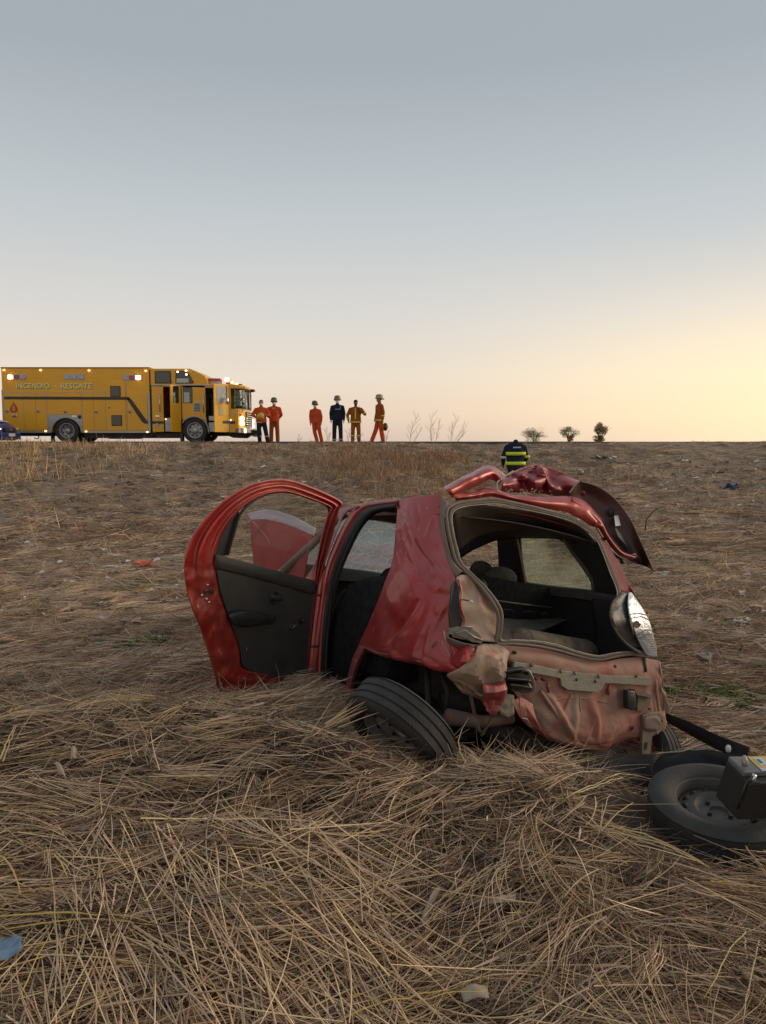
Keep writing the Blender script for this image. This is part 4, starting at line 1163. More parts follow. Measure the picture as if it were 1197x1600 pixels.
# ---- crushed left corner of the tail
rows = [TB([(744, 1008), (760, 1006), (780, 1008), (796, 1020)], -.03), TB([(738, 1024), (755, 1018), (776, 1028), (792, 1036)], -.10), TB([(722, 1042), (745, 1040), (772, 1044), (790, 1056)], -.11),
        TB([(700, 1052), (735, 1062), (768, 1064), (790, 1074)], -.08), TB([(702, 1060), (735, 1078), (766, 1090), (792, 1092)], -.05), TB([(722, 1082), (748, 1092), (770, 1106), (794, 1104)], -.02)]
part('crushed_corner', patch(rows, 17, 16, bump=.018, bs=12, seed=41, crease=.02, cs=6), M['tan_metal'], solid=.003, auto=22)
rows = [TB([(752, 1068), (770, 1070), (788, 1064)], -.12), TB([(756, 1084), (774, 1082), (792, 1078)], -.14), TB([(752, 1092), (772, 1098), (786, 1096)], -.10), TB([(758, 1104), (768, 1116), (776, 1112)], -.09), TB([(765, 1110), (770, 1121), (775, 1118)], -.08)]
part('red_crumpled_flap', patch(rows, 10, 8, bump=.014, bs=20, seed=43, crease=.01, cs=8), M['paint_worn'], solid=.003, auto=22)
for P_ in ([(790, 1050), (812, 1046), (826, 1050)], [(792, 1060), (812, 1062), (830, 1064)], [(796, 1070), (814, 1072), (832, 1076)]):
    part('foam_fold', patch([[B(x, y - 4, -.09 - .01 * k) for k, (x, y) in enumerate(P_)], [B(x, y, -.125 - .012 * k) for k, (x, y) in enumerate(P_)], [B(x, y + 5, -.09 - .01 * k) for k, (x, y) in enumerate(P_)]], 8, 10, bump=.004, bs=18), M['blackpl'], solid=.004)
mb = MB()
mb.prism(TB([(790, 1044), (828, 1046), (834, 1074), (826, 1084), (800, 1080), (792, 1066)], -.09), (0, .05, 0))
part('crushed_bumper_foam', mb, M['blackpl'], smooth=False)
P_ = catmull(np.array([B(*q) for q in ((815, 1050, -.12), (822, 1046, -.15), (829, 1052, -.16), (835, 1068, -.16), (833, 1080, -.14), (828, 1072, -.13), (824, 1062, -.12))]), 20)
part('bent_metal_strip', MB().tube(list(P_), .006, 6), M['lip'])
rows = [TB([(778, 1085), (790, 1084), (803, 1086)], -.08), TB([(776, 1100), (792, 1102), (804, 1100)], -.09), TB([(782, 1118), (793, 1122), (803, 1116)], -.06)]
part('mangled_bracket', patch(rows, 9, 9, bump=.012, bs=22, seed=45), M['beam'], solid=.004)
rows = [TB([(800, 1094), (815, 1090), (832, 1100)], -.03), TB([(806, 1110), (822, 1108), (838, 1124)], -.06), TB([(816, 1126), (830, 1130), (846, 1140)], -.05), TB([(840, 1146), (850, 1150), (856, 1154)], -.01)]
part('torn_flap', patch(rows, 26, 22, bump=.008, bs=9, seed=46), M['paint_dull'], solid=.003)
P_ = [B(812, 1090, -.08), B(813, 1106, -.08), B(816, 1122, -.07), B(824, 1124, -.08), (B(828, 1134, -.07))]
part('hanging_wire', MB().tube(P_, .004, 5), M['lip'])
# behind them: cross member, exhaust
mb = MB(); mb.tube([pk(700, 1120, 1, .22), pk(752, 1128, 1, .20), pk(800, 1122, 1, .18)], [.05, .04, .035], 12); part('brake_cable', MB().tube([pk(735, 1085, 1, .2), pk(740, 1110, 1, .2), pk(748, 1140, 1, .16), pk(756, 1148, 1, .14)], .011, 7), M['brown_metal'])
part('brake_cable', MB().tube([pk(756, 1095, 1, .15), pk(770, 1120, 1, .14), pk(752, 1150, 1, .13)], .009, 7), M['brown_metal'])
part('bent_axle', mb, M['brown_metal'])
mb = MB(); mb.tube([pk(700, 1090, 1, .5), pk(780, 1110, 1, .5), pk(900, 1150, 1, .5), pk(1010, 1150, 1, .5)], .10, 12)
part('underbody', mb, M['dark'])
mb = MB(); mb.tube([pk(745, 1130, 1, .28), pk(800, 1150, 1, .26), pk(860, 1166, 1, .26)], [.055, .075, .06], 14)
part('muffler', mb, M['dark'])
mb = MB(); mb.tube([pk(850, 1166, 1, .2), pk(920, 1182, 1, .2), pk(975, 1176, 1, .2)], [.04, .05, .03], 10); part('exhaust_hanger', MB().tube([pk(890, 1166, 1, .1), pk(892, 1184, 1, .1)], .006, 5), M['dark'])
part('tail_pipe', mb, M['dark'])
rows = [[pk(690, 1085, 1, .55), pk(800, 1085, 1, .55), pk(960, 1100, 1, .55), pk(1035, 1110, 1, .55)], [pk(700, 1150, 1, .5), pk(800, 1160, 1, .5), pk(960, 1180, 1, .5), pk(1030, 1185, 1, .5)]]
part('spare_well', patch(rows, 8, 16, bump=.01), M['dark'], solid=.01)

# ---- right rear lamp and its gasket
rows = [TB([(982, 926), (986, 926), (990, 932)], -.02), TB([(981, 940), (992, 941), (1004, 952)], -.045), TB([(983, 960), (1000, 962), (1014, 972)], -.055), TB([(990, 982), (1005, 984), (1020, 992)], -.055),
        TB([(998, 1002), (1012, 1005), (1025, 1010)], -.04), TB([(1009, 1022), (1016, 1025), (1026, 1026)], -.02)]
o = part('tail_lamp', patch(rows, 50, 24, bump=.0015, bs=30, seed=5), M['lens'], solid=.008, label='clear right tail lamp with a broken hole')
for P_ in ([(982, 960), (998, 958), (1012, 961)], [(986, 966), (1002, 963), (1014, 968)], [(996, 992), (1010, 984), (1019, 984)], [(1000, 998), (1013, 990), (1022, 990)]):
    part('lens_rib', MB().tube([B(x, y, -.063) for x, y in P_], .0028, 5), M['lip'], parent=o)
mb = MB()
for q in range(9):
    mb.tube([B(997 + q * 1.5, 993 + q * 3.4, -.06), B(1021 + q * .6, 990 + q * 3.6, -.058)], .0016, 4)
q_ = part('lens_grooves', mb, M['lip'], parent=o); q_['kind'] = 'stuff'
part('lens_hole', MB().prism(TB([(990, 973), (996, 970), (1002, 976), (998, 981), (991, 980)], -.066), (0, .004, 0)), M['black'], parent=o, smooth=False)
part('lamp_edge_chip', MB().tube([B(984, 968, -.06), B(988, 982, -.066), B(990, 992, -.066)], .0035, 5), pm('amber chip', (.5, .2, .06), None, 4, .3), parent=o)
rows = [TB([(966, 926), (974, 925), (982, 926)], -.01), TB([(957, 946), (968, 944), (979, 944)], -.02), TB([(956, 968), (970, 966), (982, 966)], -.03), TB([(968, 992), (982, 990), (994, 990)], -.03), TB([(988, 1014), (1000, 1012), (1008, 1018)], -.02)]
part('lamp_gasket', patch(rows, 30, 14, bump=.003, bs=14), M['blackpl'], solid=.006)
P_ = catmull(np.array(TB([(974, 926), (958, 942), (955, 962), (962, 985), (978, 1005), (1000, 1021)], -.03)), 30)
part('gasket_rim', MB().tube(list(P_), .009, 8), M['seal'])
# right pillar outside
rows = [TB([(930, 838), (944, 846), (950, 850)], -.0), TB([(945, 868), (955, 868), (962, 872)], -.0), TB([(957, 896), (968, 892), (975, 898)], -.0), TB([(968, 920), (980, 915), (990, 926)], -.0), TB([(976, 926), (990, 928), (1000, 942)], .02)]
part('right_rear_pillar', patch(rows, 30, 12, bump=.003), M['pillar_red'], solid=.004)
rows = [TB([(940, 850), (960, 856), (975, 880)], .10), TB([(948, 875), (968, 882), (984, 880)], .12), TB([(962, 885), (975, 884), (990, 879)], .12)]
part('right_pillar_flap', patch(rows, 12, 12, bump=.006), M['maroon'], solid=.004)

# ---- the tailgate torn up over the roof
tg = car
def T_(pts, off=0.): return [B(p[0], p[1], off + (p[2] if len(p) > 2 else 0)) for p in pts]
rows = [T_([(694, 762), (715, 750), (740, 737), (764, 727), (780, 735), (790, 743)], .10), T_([(699, 768), (722, 757), (745, 746), (764, 738), (778, 744), (784, 750)], .0), T_([(706, 777), (730, 766), (750, 756), (764, 749), (774, 752), (780, 757)], .07)]
part('tailgate_frame_left', patch(rows, 9, 26, bump=.008, bs=7, seed=51, crease=.008, cs=3, lines=[(.3, .1, .6, .5, .015, .1), (.5, .6, .8, .9, -.02, .1)]), M['paint_in'], solid=.005)
rows = [T_([(786, 747), (806, 736, .04), (820, 731), (834, 727, .02), (846, 727), (856, 731, .05), (880, 740), (906, 753)], .24), T_([(786, 752), (802, 744, .10), (818, 741, .0), (836, 738, .12), (850, 737, -.04), (858, 745, .10), (882, 752, .02), (912, 760)], .14),
        T_([(784, 760), (800, 756, .02), (818, 753, .10), (836, 752, -.02), (850, 752, .10), (860, 758, .0), (884, 764, .06), (914, 772)], .12), T_([(782, 769), (800, 769), (818, 769), (836, 770), (850, 772), (862, 774), (888, 778), (908, 783)], .26)]
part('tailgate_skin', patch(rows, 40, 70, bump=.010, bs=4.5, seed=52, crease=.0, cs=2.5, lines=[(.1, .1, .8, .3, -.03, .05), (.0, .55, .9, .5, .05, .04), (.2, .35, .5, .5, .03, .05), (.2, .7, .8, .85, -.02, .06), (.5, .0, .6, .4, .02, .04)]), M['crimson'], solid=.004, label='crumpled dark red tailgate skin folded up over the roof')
P_ = catmull(np.array(T_([(792, 744), (806, 736), (820, 731), (834, 727), (846, 727), (856, 731), (880, 740), (906, 753)], .23)), 30)
part('tailgate_top_edge', MB().tube(list(P_), .006, 6), M['paint_worn'])
rows = [T_([(888, 770), (906, 752), (935, 761), (962, 781), (985, 812), (1003, 850), (1022, 893)], .03),
        T_([(893, 776), (908, 768), (930, 780), (953, 804), (975, 836), (995, 864), (1017, 889)], .13),
        T_([(896, 782), (910, 782), (927, 796), (945, 822), (965, 850), (985, 873), (1013, 886)], .16),
        T_([(895, 785), (905, 790), (920, 806), (938, 836), (956, 862), (978, 876), (1004, 883)], .10)]
part('tailgate_inner_skin', patch(rows, 40, 80, bump=.006, bs=5, seed=54), M['maroon'], solid=.006)
P_ = catmull(np.array(T_([(906, 752), (935, 761), (962, 781), (985, 812), (1003, 850), (1022, 893)], .03)), 40)
part('tailgate_edge', MB().tube(list(P_), .004, 6), M['brown_metal'])
mb = MB().lathe([(.0, 0), (.03, 0), (.034, .006)], B(957, 801, .10), (0, 1, .1), 16)
part('lock_hole', mb, M['black'])
part('white_sticker', MB().prism(T_([(960, 806), (966, 805), (970, 821), (962, 822)], .085), (0, .003, 0)), M['white'], smooth=False)
part('glass_strip', MB().prism(T_([(960, 822), (975, 838), (990, 860), (984, 858), (966, 838)], .11), (0, .004, 0)), M['blackpl'], smooth=False)
# bright red lower frame of the tailgate: a folded channel
def channel(name, A, C_, mat, mid=-.014, n=50, **k):
    rows = [T_(A, .03), [(np.array(p) + q) / 2 + np.array([0, mid, 0]) for p, q in zip(T_(A, .0), T_(C_, .0))], T_(C_, .03)]
    return part(name, patch(rows, 12, n, **k), mat, solid=.004)
channel('tailgate_lower_frame', [(704, 773), (740, 768), (762, 762), (800, 772), (845, 776), (893, 776), (915, 784), (935, 808)], [(712, 782), (742, 779), (770, 776), (800, 783), (845, 793), (884, 800), (905, 810), (928, 824)], M['paint_in'], bump=.004, bs=10, crease=.008)
channel('tailgate_hinge_arm', [(893, 776), (915, 787), (935, 806), (942, 818), (950, 836), (970, 860), (991, 868)], [(889, 786), (908, 800), (928, 818), (936, 826), (948, 845), (966, 866), (988, 874)], M['paint_in'], mid=-.02)
part('hinge_knuckle', MB().ball(B(935, 821, -.02), (.032, .03, .020), 10, 8), M['paint_in'])
part('arm_end_clip', MB().tube([B(985, 868, .0), B(992, 866, -.01), B(994, 871, .0)], .008, 6), M['baremetal'])
part('gas_strut', MB().tube([B(930, 835, .03), B(936, 848, .02), B(944, 842, .04)], .014, 8), M['dark'])
part('torn_strap', MB().tube([B(*q) for q in ((700, 783, .05), (697, 795, .0), (694, 808, 0))], .006, 6), M['lip'])
P_ = catmull(np.array(T_([(776, 766), (777, 754), (784, 748), (795, 740), (802, 736)], .01)), 16)
part('weather_strip', MB().tube(list(P_), .0055, 6), pm('pale rubber strip', (.36, .31, .27), None, 4, .7))
mb = MB()
for q in range(40):
    px_, py_ = 785 + rnd.random() * 85, 764 + rnd.random() * 12
    mb.ball(B(px_, py_, .05 + .1 * rnd.random()), .004 + rnd.random() * .004, 5, 4)
o = part('glass_crumbs', mb, M['lip']); o['kind'] = 'stuff'

# ---- wheels still on the car
def tyre_mesh(c, ax, R, w, n=72):
    prof = []
    hw = w / 2
    tread = []
    rr = R
    prof += [(R * .62, -hw * .78), (R * .66, -hw * .92), (R * .80, -hw * 1.05), (R * .92, -hw * 1.0), (R * .975, -hw * .86)]
    gro = [-.5, -.17, .17, .5]
    for g_ in gro:
        prof += [(R * .995, (g_ - .045) * hw * 1.5), (R * .965, (g_ - .03) * hw * 1.5), (R * .965, (g_ + .03) * hw * 1.5), (R * .995, (g_ + .045) * hw * 1.5)]
    prof += [(R * .975, hw * .86), (R * .92, hw * 1.0), (R * .80, hw * 1.05), (R * .66, hw * .92), (R * .62, hw * .78)]
    return MB().lathe(prof, c, ax, n)
def wheel(kind, c, ax, R, w, rim_mat, world=True, holes=12, dish=.0):
    """kind = parent object; outer side looks along ax"""
    ax = np.asarray(ax, float); ax /= np.linalg.norm(ax)
    t_ = obj('tyre', tyre_mesh(c, ax, R, w), M['rubber'], kind, smooth=True, auto=50)
    hw = w / 2; r0 = R * .62
    prof = [(r0 * 1.03, hw * .86), (r0 * 1.04, hw * .80), (r0 * .97, hw * .74), (r0 * .93, hw * .45), (r0 * .90, hw * .20), (r0 * .80, hw * .22), (r0 * .70, hw * .34), (r0 * .55, hw * .38), (r0 * .45, hw * .18), (r0 * .22, hw * .16), (r0 * .20, hw * .02), (.001, hw * .02)]
    rim = obj('rim', MB().lathe([(r0 * 1.02, -hw * .9), (r0 * .95, -hw * .6), (r0 * .90, -hw * .5)] + prof[4:] if False else prof[:4] + [(r0 * .93, -hw * .5), (r0 * 1.02, -hw * .85), (r0 * .99, -hw * .85), (r0 * .90, -hw * .48)] + prof[4:], c, ax, 48), rim_mat, kind, smooth=True, auto=40)
    a = np.array([0, 0, 1.]) if abs(ax[2]) < .9 else np.array([1., 0, 0])
    e1 = np.cross(ax, a); e1 /= np.linalg.norm(e1); e2 = np.cross(ax, e1)
    for q in range(holes):
        mb = MB()
        an = 2 * math.pi * q / holes
        cc = np.asarray(c) + (e1 * math.cos(an) + e2 * math.sin(an)) * r0 * .76 + ax * hw * .285
        mb.ball((0, 0, 0), (1, 1, 1), 10, 6)
        r_ = r0 * .075
        et = -e1 * math.sin(an) + e2 * math.cos(an); er = e1 * math.cos(an) + e2 * math.sin(an)
        mb.v[-1] = np.asarray(cc) + mb.v[-1] @ np.stack([et * r_ * 1.25, er * r_ * 1.0, ax * .012])
        obj('vent_hole', mb, M['black'], rim, smooth=True)
    for q in range(4):
        an = 2 * math.pi * q / 4 + .5
        obj('wheel_bolt', MB().lathe([(.0, .016), (.009, .016), (.010, 0)], np.asarray(c) + (e1 * math.cos(an) + e2 * math.sin(an)) * r0 * .32 + ax * hw * .16, ax, 6), M['dark'], rim)
    return t_, rim
o = wheel(car, W(627, 1140, 3.86), (-.60, -.56, -.57), .312, .18, M['alloy'], holes=8)
tyre_r = wheel(car, W(1003, 1180, 5.35), (.85, .5, -.25), .29, .165, M['rimsteel'], holes=8)

# ---- the open rear door (left)
HB = np.array([.02, 1.80, 0.0])
phi = math.radians(68)
DDIR = np.array([-math.sin(phi), -math.cos(phi), 0.])
DN = np.array([math.cos(phi), -math.sin(phi), 0.])     # normal, pointing to the viewer's side (inner face)
if DN @ (CO - HB) < 0: DN = -DN
def D(px, py, off=0.):
    d = cray(px, py); t = ((HB + DN * off - CO) @ DN) / (d @ DN)
    return CO + d * t
dout = [(345, 1079), (336, 1056), (326, 1022), (314, 985), (300, 950), (291, 918), (288, 888), (291, 862), (302, 835), (324, 806), (352, 780), (386, 759), (420, 750), (452, 750), (492, 763), (533, 784),
        (529, 800), (516, 850), (501, 900), (493, 950), (487, 1000), (481, 1050), (476, 1078), (440, 1077), (395, 1076)]
din = [(378, 1043), (373, 1015), (361, 978), (350, 950), (341, 922), (337, 898), (335, 882), (336, 866), (343, 842), (356, 818), (375, 796), (402, 778), (428, 770), (452, 770), (482, 779), (515, 793),
       (511, 806), (504, 832), (496, 870), (492, 905), (488, 950), (482, 1005), (475, 1055), (448, 1059), (408, 1051)]
do_ = catmull(np.array(dout, float), 150, True); di_ = catmull(np.array(din, float), 150, True)
prof = [(0.0, -.085), (.0, -.04), (.02, -.006), (.10, .0), (.22, -.018), (.34, -.014), (.44, .012), (.56, .016), (.66, -.004), (.80, -.006), (.9, .01), (1.0, -.002), (1.0, -.03)]
rows = []
for (t_, off) in prof:
    r_ = []
    for k in range(150):
        q_ = do_[k] * (1 - t_) + di_[k] * t_
        low = float(sm(845, 930, q_[1])) * float(1 - sm(400, 440, q_[0]))      # ribs fade out into the dented shut face
        flat_ = {True: .004 + .022 * float(fbm(np.array(q_[0] * .035), np.array(q_[1] * .028), 61, 3))}[True]
        o_ = off if not (0 < t_ < 1) else off * (1 - low * .8) + low * flat_
        r_.append(D(q_[0], q_[1], o_))
    rows.append(r_)
R_ = np.array(rows)
# dents of the shut face on the latch side
V_, F_ = patch(R_, 50, 300, closed=True, bump=.0012, bs=12)
V_ = V_.reshape(50, 300, 3)
part('rear_door', (V_.reshape(-1, 3), F_), M['paint_in'], label='open left rear door showing its inner side', solid=.003)
door = bpy.data.objects['rear_door']
# outer skin
V_ = np.array([D(x, y, -.09) for x, y in do_])
mid = V_.mean(0)
low = [k for k in range(150)]
lowpts = [(345, 1079), (336, 1056), (326, 1022), (314, 985), (300, 950), (291, 918), (288, 888), (289, 866), (336, 868), (410, 886), (496, 908), (501, 900), (493, 950), (487, 1000), (481, 1050), (476, 1078), (440, 1077), (395, 1076)]
part('door_skin', MB().prism([D(x, y, -.088) for x, y in lowpts if (x, y) != (501, 900)], DN * -.004), M['paint'], parent=door, smooth=False)
# trim
trim = [(336, 866), (345, 868), (410, 885), (470, 902), (495, 909), (491, 940), (487, 980), (482, 1030), (478, 1052), (472, 1060), (462, 1064), (440, 1061), (408, 1053), (385, 1046), (377, 1040), (373, 1012), (361, 976), (350, 948), (341, 920), (337, 896)]
o = part('door_trim', MB().prism([D(x, y, -.010) for x, y in trim], DN * .018), M['trim'], parent=door, smooth=False, bevel=.008)
mb = MB().add(*patch([[D(336, 866, .012), D(410, 886, .012), D(495, 910, .012)], [D(337, 876, .022), D(410, 897, .022), D(494, 922, .022)], [D(337, 888, .010), D(410, 906, .010), D(493, 930, .010)]], 8, 20))
part('trim_ledge', mb, M['trim'], parent=door, solid=.006)
# pull, winder, inside handle
rows = [[D(360, 955, .012), D(380, 953, .012), D(405, 958, .012), D(430, 962, .012)], [D(358, 962, .05), D(380, 958, .06), D(405, 963, .055), D(431, 967, .04)], [D(364, 974, .05), D(382, 976, .055), D(405, 974, .05), D(428, 972, .04)], [D(372, 978, .012), D(385, 980, .012), D(405, 976, .012), D(424, 974, .012)]]
part('door_pull', patch(rows, 14, 20), M['blackpl'], parent=door, solid=.004)
cc = D(428, 934, .010)
part('door_handle_cup', MB().lathe([(.046, 0), (.046, .010), (.038, .012), (.034, -.002), (.0, -.004)], cc, DN, 24), M['blackpl'], parent=door)
part('door_handle', MB().add(*patch([[D(424, 929, .022), D(441, 932, .022)], [D(424, 934, .030), D(442, 936, .030)], [D(427, 939, .020), D(440, 939, .020)]], 6, 6)), M['dark'], parent=door, solid=.004)
mb = MB().lathe([(.024, 0), (.020, .016), (.0, .018)], D(455, 980, .010), DN, 18)
part('winder_knob', MB().ball(D(474, 970, .05), .016, 10, 8), M['blackpl'], parent=door)
part('winder_arm', MB().tube([D(455, 980, .025), D(462, 975, .04), D(472, 971, .04)], [.010, .009, .009], 8), M['blackpl'], parent=door)
part('window_winder', mb, M['blackpl'], parent=door)
part('winder_highlight', MB().tube([D(456, 983, .045), D(461, 978, .047), D(466, 976, .046)], .003, 5), M['lip'], parent=door)
part('speed_nut', MB().tube([D(385, 1012, .014), D(386, 1018, .014)], .003, 5), M['lip'], parent=door)
# window
gl = [(355, 866), (364, 838), (372, 806), (384, 792), (404, 779), (428, 771), (452, 771), (482, 780), (514, 794), (508, 820), (499, 860), (493, 905), (470, 899), (410, 882)]
part('door_window', MB().prism([D(x, y, -.04) for x, y in gl], DN * .004), M['glass'], parent=door, smooth=False)
part('quarter_blank', MB().prism([D(x, y, -.035) for x, y in [(335, 868), (343, 842), (356, 818), (372, 799), (366, 830), (356, 868)]], DN * .01), M['black'], parent=door, smooth=False)
P_ = catmull(np.array([D(x, y, -.01) for x, y in [(356, 866), (366, 832), (374, 806), (388, 789), (408, 776), (430, 769), (452, 769), (482, 778), (513, 793), (507, 824), (499, 862), (494, 902)]]), 60)
part('window_channel', MB().tube(list(P_), [.010] * 60, 6), M['black'], parent=door)
# latch and bolts on the shut face
mb = MB().prism([D(x, y, .012) for x, y in [(322, 923), (333, 921), (333, 929), (326, 928), (321, 926)]], DN * .008)
part('door_latch', mb, M['black'], parent=door, smooth=False)
part('latch_plate', MB().prism([D(x, y, .008) for x, y in [(320, 921), (325, 921), (326, 929), (321, 929)]], DN * .008), M['chrome'], parent=door, smooth=False)
for (x, y) in ((324.5, 914), (315.5, 930), (322.5, 936), (326.5, 941)):
    part('latch_bolt', MB().lathe([(.0, .008), (.007, .007), (.009, 0)], D(x, y, .010), DN, 10), M['chrome'], parent=door)
part('scraped_corner', MB().add(*patch([[D(341, 1050, .0), D(344, 1064, .004)], [D(344, 1074, .002), D(352, 1078, .008)], [D(360, 1081, .004), D(385, 1080, .010)]], 10, 6, bump=.004)), M['lip'], parent=door, solid=.01)
for (x, y) in ((489, 930), (484, 1010)): part('door_hinge', MB().tube([D(x - 4, y, -.02), D(x + 12, y, -.02)], .010, 8), M['paint_dull'], parent=door)

# ================================================================== things by the wreck
cyl = thing('gas_cylinder', 'brown dirty gas cylinder lying in the open boot of the wrecked car', 'gas cylinder', loc=tuple(cw(pk(860, 1008, 1, .30))))
p0, p1 = cw(pk(800, 1002, 1, .34)), cw(pk(925, 1022, 1, .42))
ax = (p1 - p0); ln = np.linalg.norm(ax); ax /= ln
R0 = .095
prof = [(.0, -.03), (.018, -.03), (.02, 0), (.05, .012), (R0 * .85, .035), (R0, .075)] + [(R0 * (1 + .006 * math.sin(q * 2)), .075 + (ln - .15) * q / 9) for q in range(1, 9)] + [(R0, ln - .075), (R0 * .85, ln - .035), (.05, ln - .012), (.0, ln)]
obj('cylinder_body', MB().lathe(prof, p0, ax, 36), pm('camouflage brown dirty steel', (.26, .20, .12), (.08, .06, .042), 9, .7, .1, .4, 40, dust=(.17, .13, .09), dustamt=.7, dscale=12), cyl, smooth=True)
for q in (.10, ln - .11):
    obj('band', MB().lathe([(R0 + .003, q - .006), (R0 + .006, q), (R0 + .003, q + .006)], p0, ax, 30), M['seal'], cyl, smooth=True)
# ================================================================== loose parts beside the wreck
wt = thing('loose_wheel', 'black steel wheel lying flat on the ground right of the wreck, under the battery', 'wheel', loc=tuple(W(1122, 1300, 3.3)))
wheel(wt, W(1123, 1272, 3.2), (-.02, -.12, 1.0), .295, .17, M['rimsteel'], holes=14)
def quad_world(pts, Y):
    return [W(x, y, Y) for x, y in pts]
bt = thing('car_battery', 'black car battery with a grey top and yellow label, tipped onto the loose wheel', 'battery', loc=tuple(W(1170, 1265, 3.2)))
bc = W(1176, 1222, 3.0); bm = np.eye(4)
yaw = math.radians(14); tl = math.radians(14)
Rz = np.array([[math.cos(yaw), -math.sin(yaw), 0], [math.sin(yaw), math.cos(yaw), 0], [0, 0, 1]])
Rx = np.array([[1, 0, 0], [0, math.cos(tl), -math.sin(tl)], [0, math.sin(tl), math.cos(tl)]])
Ry = np.array([[math.cos(.08), 0, math.sin(.08)], [0, 1, 0], [-math.sin(.08), 0, math.cos(.08)]])
bm[:3, :3] = Rz @ Ry @ Rx; bm[:3, 3] = bc
obj('battery_case', MB().box(-.085, .115, -.07, .075, -.125, .05).xform(bm), M['black'], bt, bevel=.006)
o = obj('battery_lid', MB().box(-.083, .113, -.03, .073, .05, .072).xform(bm), pm('grey battery lid', (.16, .16, .165), (.12, .12, .12), 9, .4), bt, bevel=.004)
obj('label', MB().box(.0, .095, -.005, .065, .073, .0745).xform(bm), pm('yellow label', (.60, .40, .07), None, 4, .5), o)
obj('label_panel', MB().box(.018, .058, .008, .052, .075, .0765).xform(bm), pm('pale label panel', (.5, .53, .56), None, 4, .5), o)
obj('label_print', MB().box(.026, .040, .018, .042, .077, .0782).xform(bm), pm('blue label print', (.05, .10, .25), None, 4, .5), o)
obj('label_strip', MB().box(.0, .095, -.028, -.008, .073, .0755).xform(bm), pm('white label strip', (.45, .45, .48), None, 4, .5), o)
for (x, y) in ((-.055, -.05), (.085, -.05)):
    t0 = obj('terminal_recess', MB().box(x - .02, x + .02, y - .018, y + .012, .048, .0525).xform(bm), M['black'], bt)
    obj('terminal', MB().lathe([(0, .075), (.009, .075), (.010, .05)], (x, y, 0), (0, 0, 1), 12).xform(bm), M['chrome'], bt, smooth=True)
obj('terminal_clamp', MB().tube([(-.062, .0, .08), (-.066, .005, .10), (-.062, .02, .115)], [.012, .013, .006], 8).xform(bm), M['lip'], bt, smooth=True)
obj('cable', MB().tube([(-.06, -.05, .07), (-.09, -.06, .05), (-.096, -.06, -.05), (-.08, -.05, -.09)], .005, 6).xform(bm), M['blackpl'], bt, smooth=True)

bs_ = thing('bumper_strip', 'long black plastic strip sticking out from under the right rear corner of the wreck', 'plastic strip', loc=tuple(W(1100, 1150, 4.1)))
rows = [[W(1040, 1114, 4.75), W(1075, 1127, 4.35), W(1120, 1148, 3.95), W(1172, 1168, 3.6)], [W(1041, 1122, 4.72), W(1076, 1139, 4.30), W(1122, 1163, 3.9), W(1166, 1182, 3.56)], [W(1043, 1128, 4.75), W(1078, 1148, 4.35), W(1118, 1170, 3.95), W(1150, 1184, 3.62)]]
obj('strip', patch(rows, 10, 30, bump=.002), M['blackmat'], bs_, smooth=True, solid=.005)
obj('strip_end_clip', MB().ball(W(1138, 1170, 3.6), (.014, .014, .02), 8, 6), M['white'], bs_, smooth=True)

ln_ = thing('wheel_arch_liner', 'black torn plastic liner and dark shade sheet lying between the wreck and the loose wheel', 'plastic liner', loc=tuple(W(1070, 1230, 3.8)))
rows = [[W(1018, 1200, 3.9), W(1035, 1180, 4.0), W(1065, 1174, 4.0), W(1105, 1172, 3.9), W(1148, 1180, 3.6)], [W(1012, 1222, 3.75), W(1035, 1196, 3.85), W(1065, 1190, 3.85), W(1105, 1188, 3.75), W(1150, 1196, 3.5)],
        [W(1008, 1250, 3.75), W(1035, 1232, 3.75), W(1065, 1220, 3.72), W(1105, 1214, 3.65), W(1150, 1214, 3.5)], [W(1010, 1280, 3.7), W(1035, 1260, 3.68), W(1065, 1245, 3.65), W(1105, 1236, 3.6), W(1150, 1232, 3.52)]]
obj('liner_sheet', patch(rows, 20, 30, bump=.006, bs=6, crease=.008), M['blackmat'], ln_, smooth=True, solid=.004)
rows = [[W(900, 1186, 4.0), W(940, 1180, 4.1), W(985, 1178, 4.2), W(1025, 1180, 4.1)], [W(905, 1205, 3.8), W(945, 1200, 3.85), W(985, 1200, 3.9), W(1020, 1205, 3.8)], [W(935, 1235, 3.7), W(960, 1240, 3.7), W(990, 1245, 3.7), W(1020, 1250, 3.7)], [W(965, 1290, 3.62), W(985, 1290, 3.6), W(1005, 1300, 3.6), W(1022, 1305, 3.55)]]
obj('hollow_shade_sheet', patch(rows, 20, 24, bump=.012, bs=6, crease=.01), M['blackmat'], ln_, smooth=True, solid=.004)  # black sheet added to stand in for the shade of the hollow
obj('liner_lip', MB().tube(list(catmull(np.array([W(1024, 1178, 3.95), W(1045, 1176, 3.98), W(1075, 1174, 3.98), W(1105, 1170, 3.9)]), 14)), .005, 6), M['lip'], ln_, smooth=True)

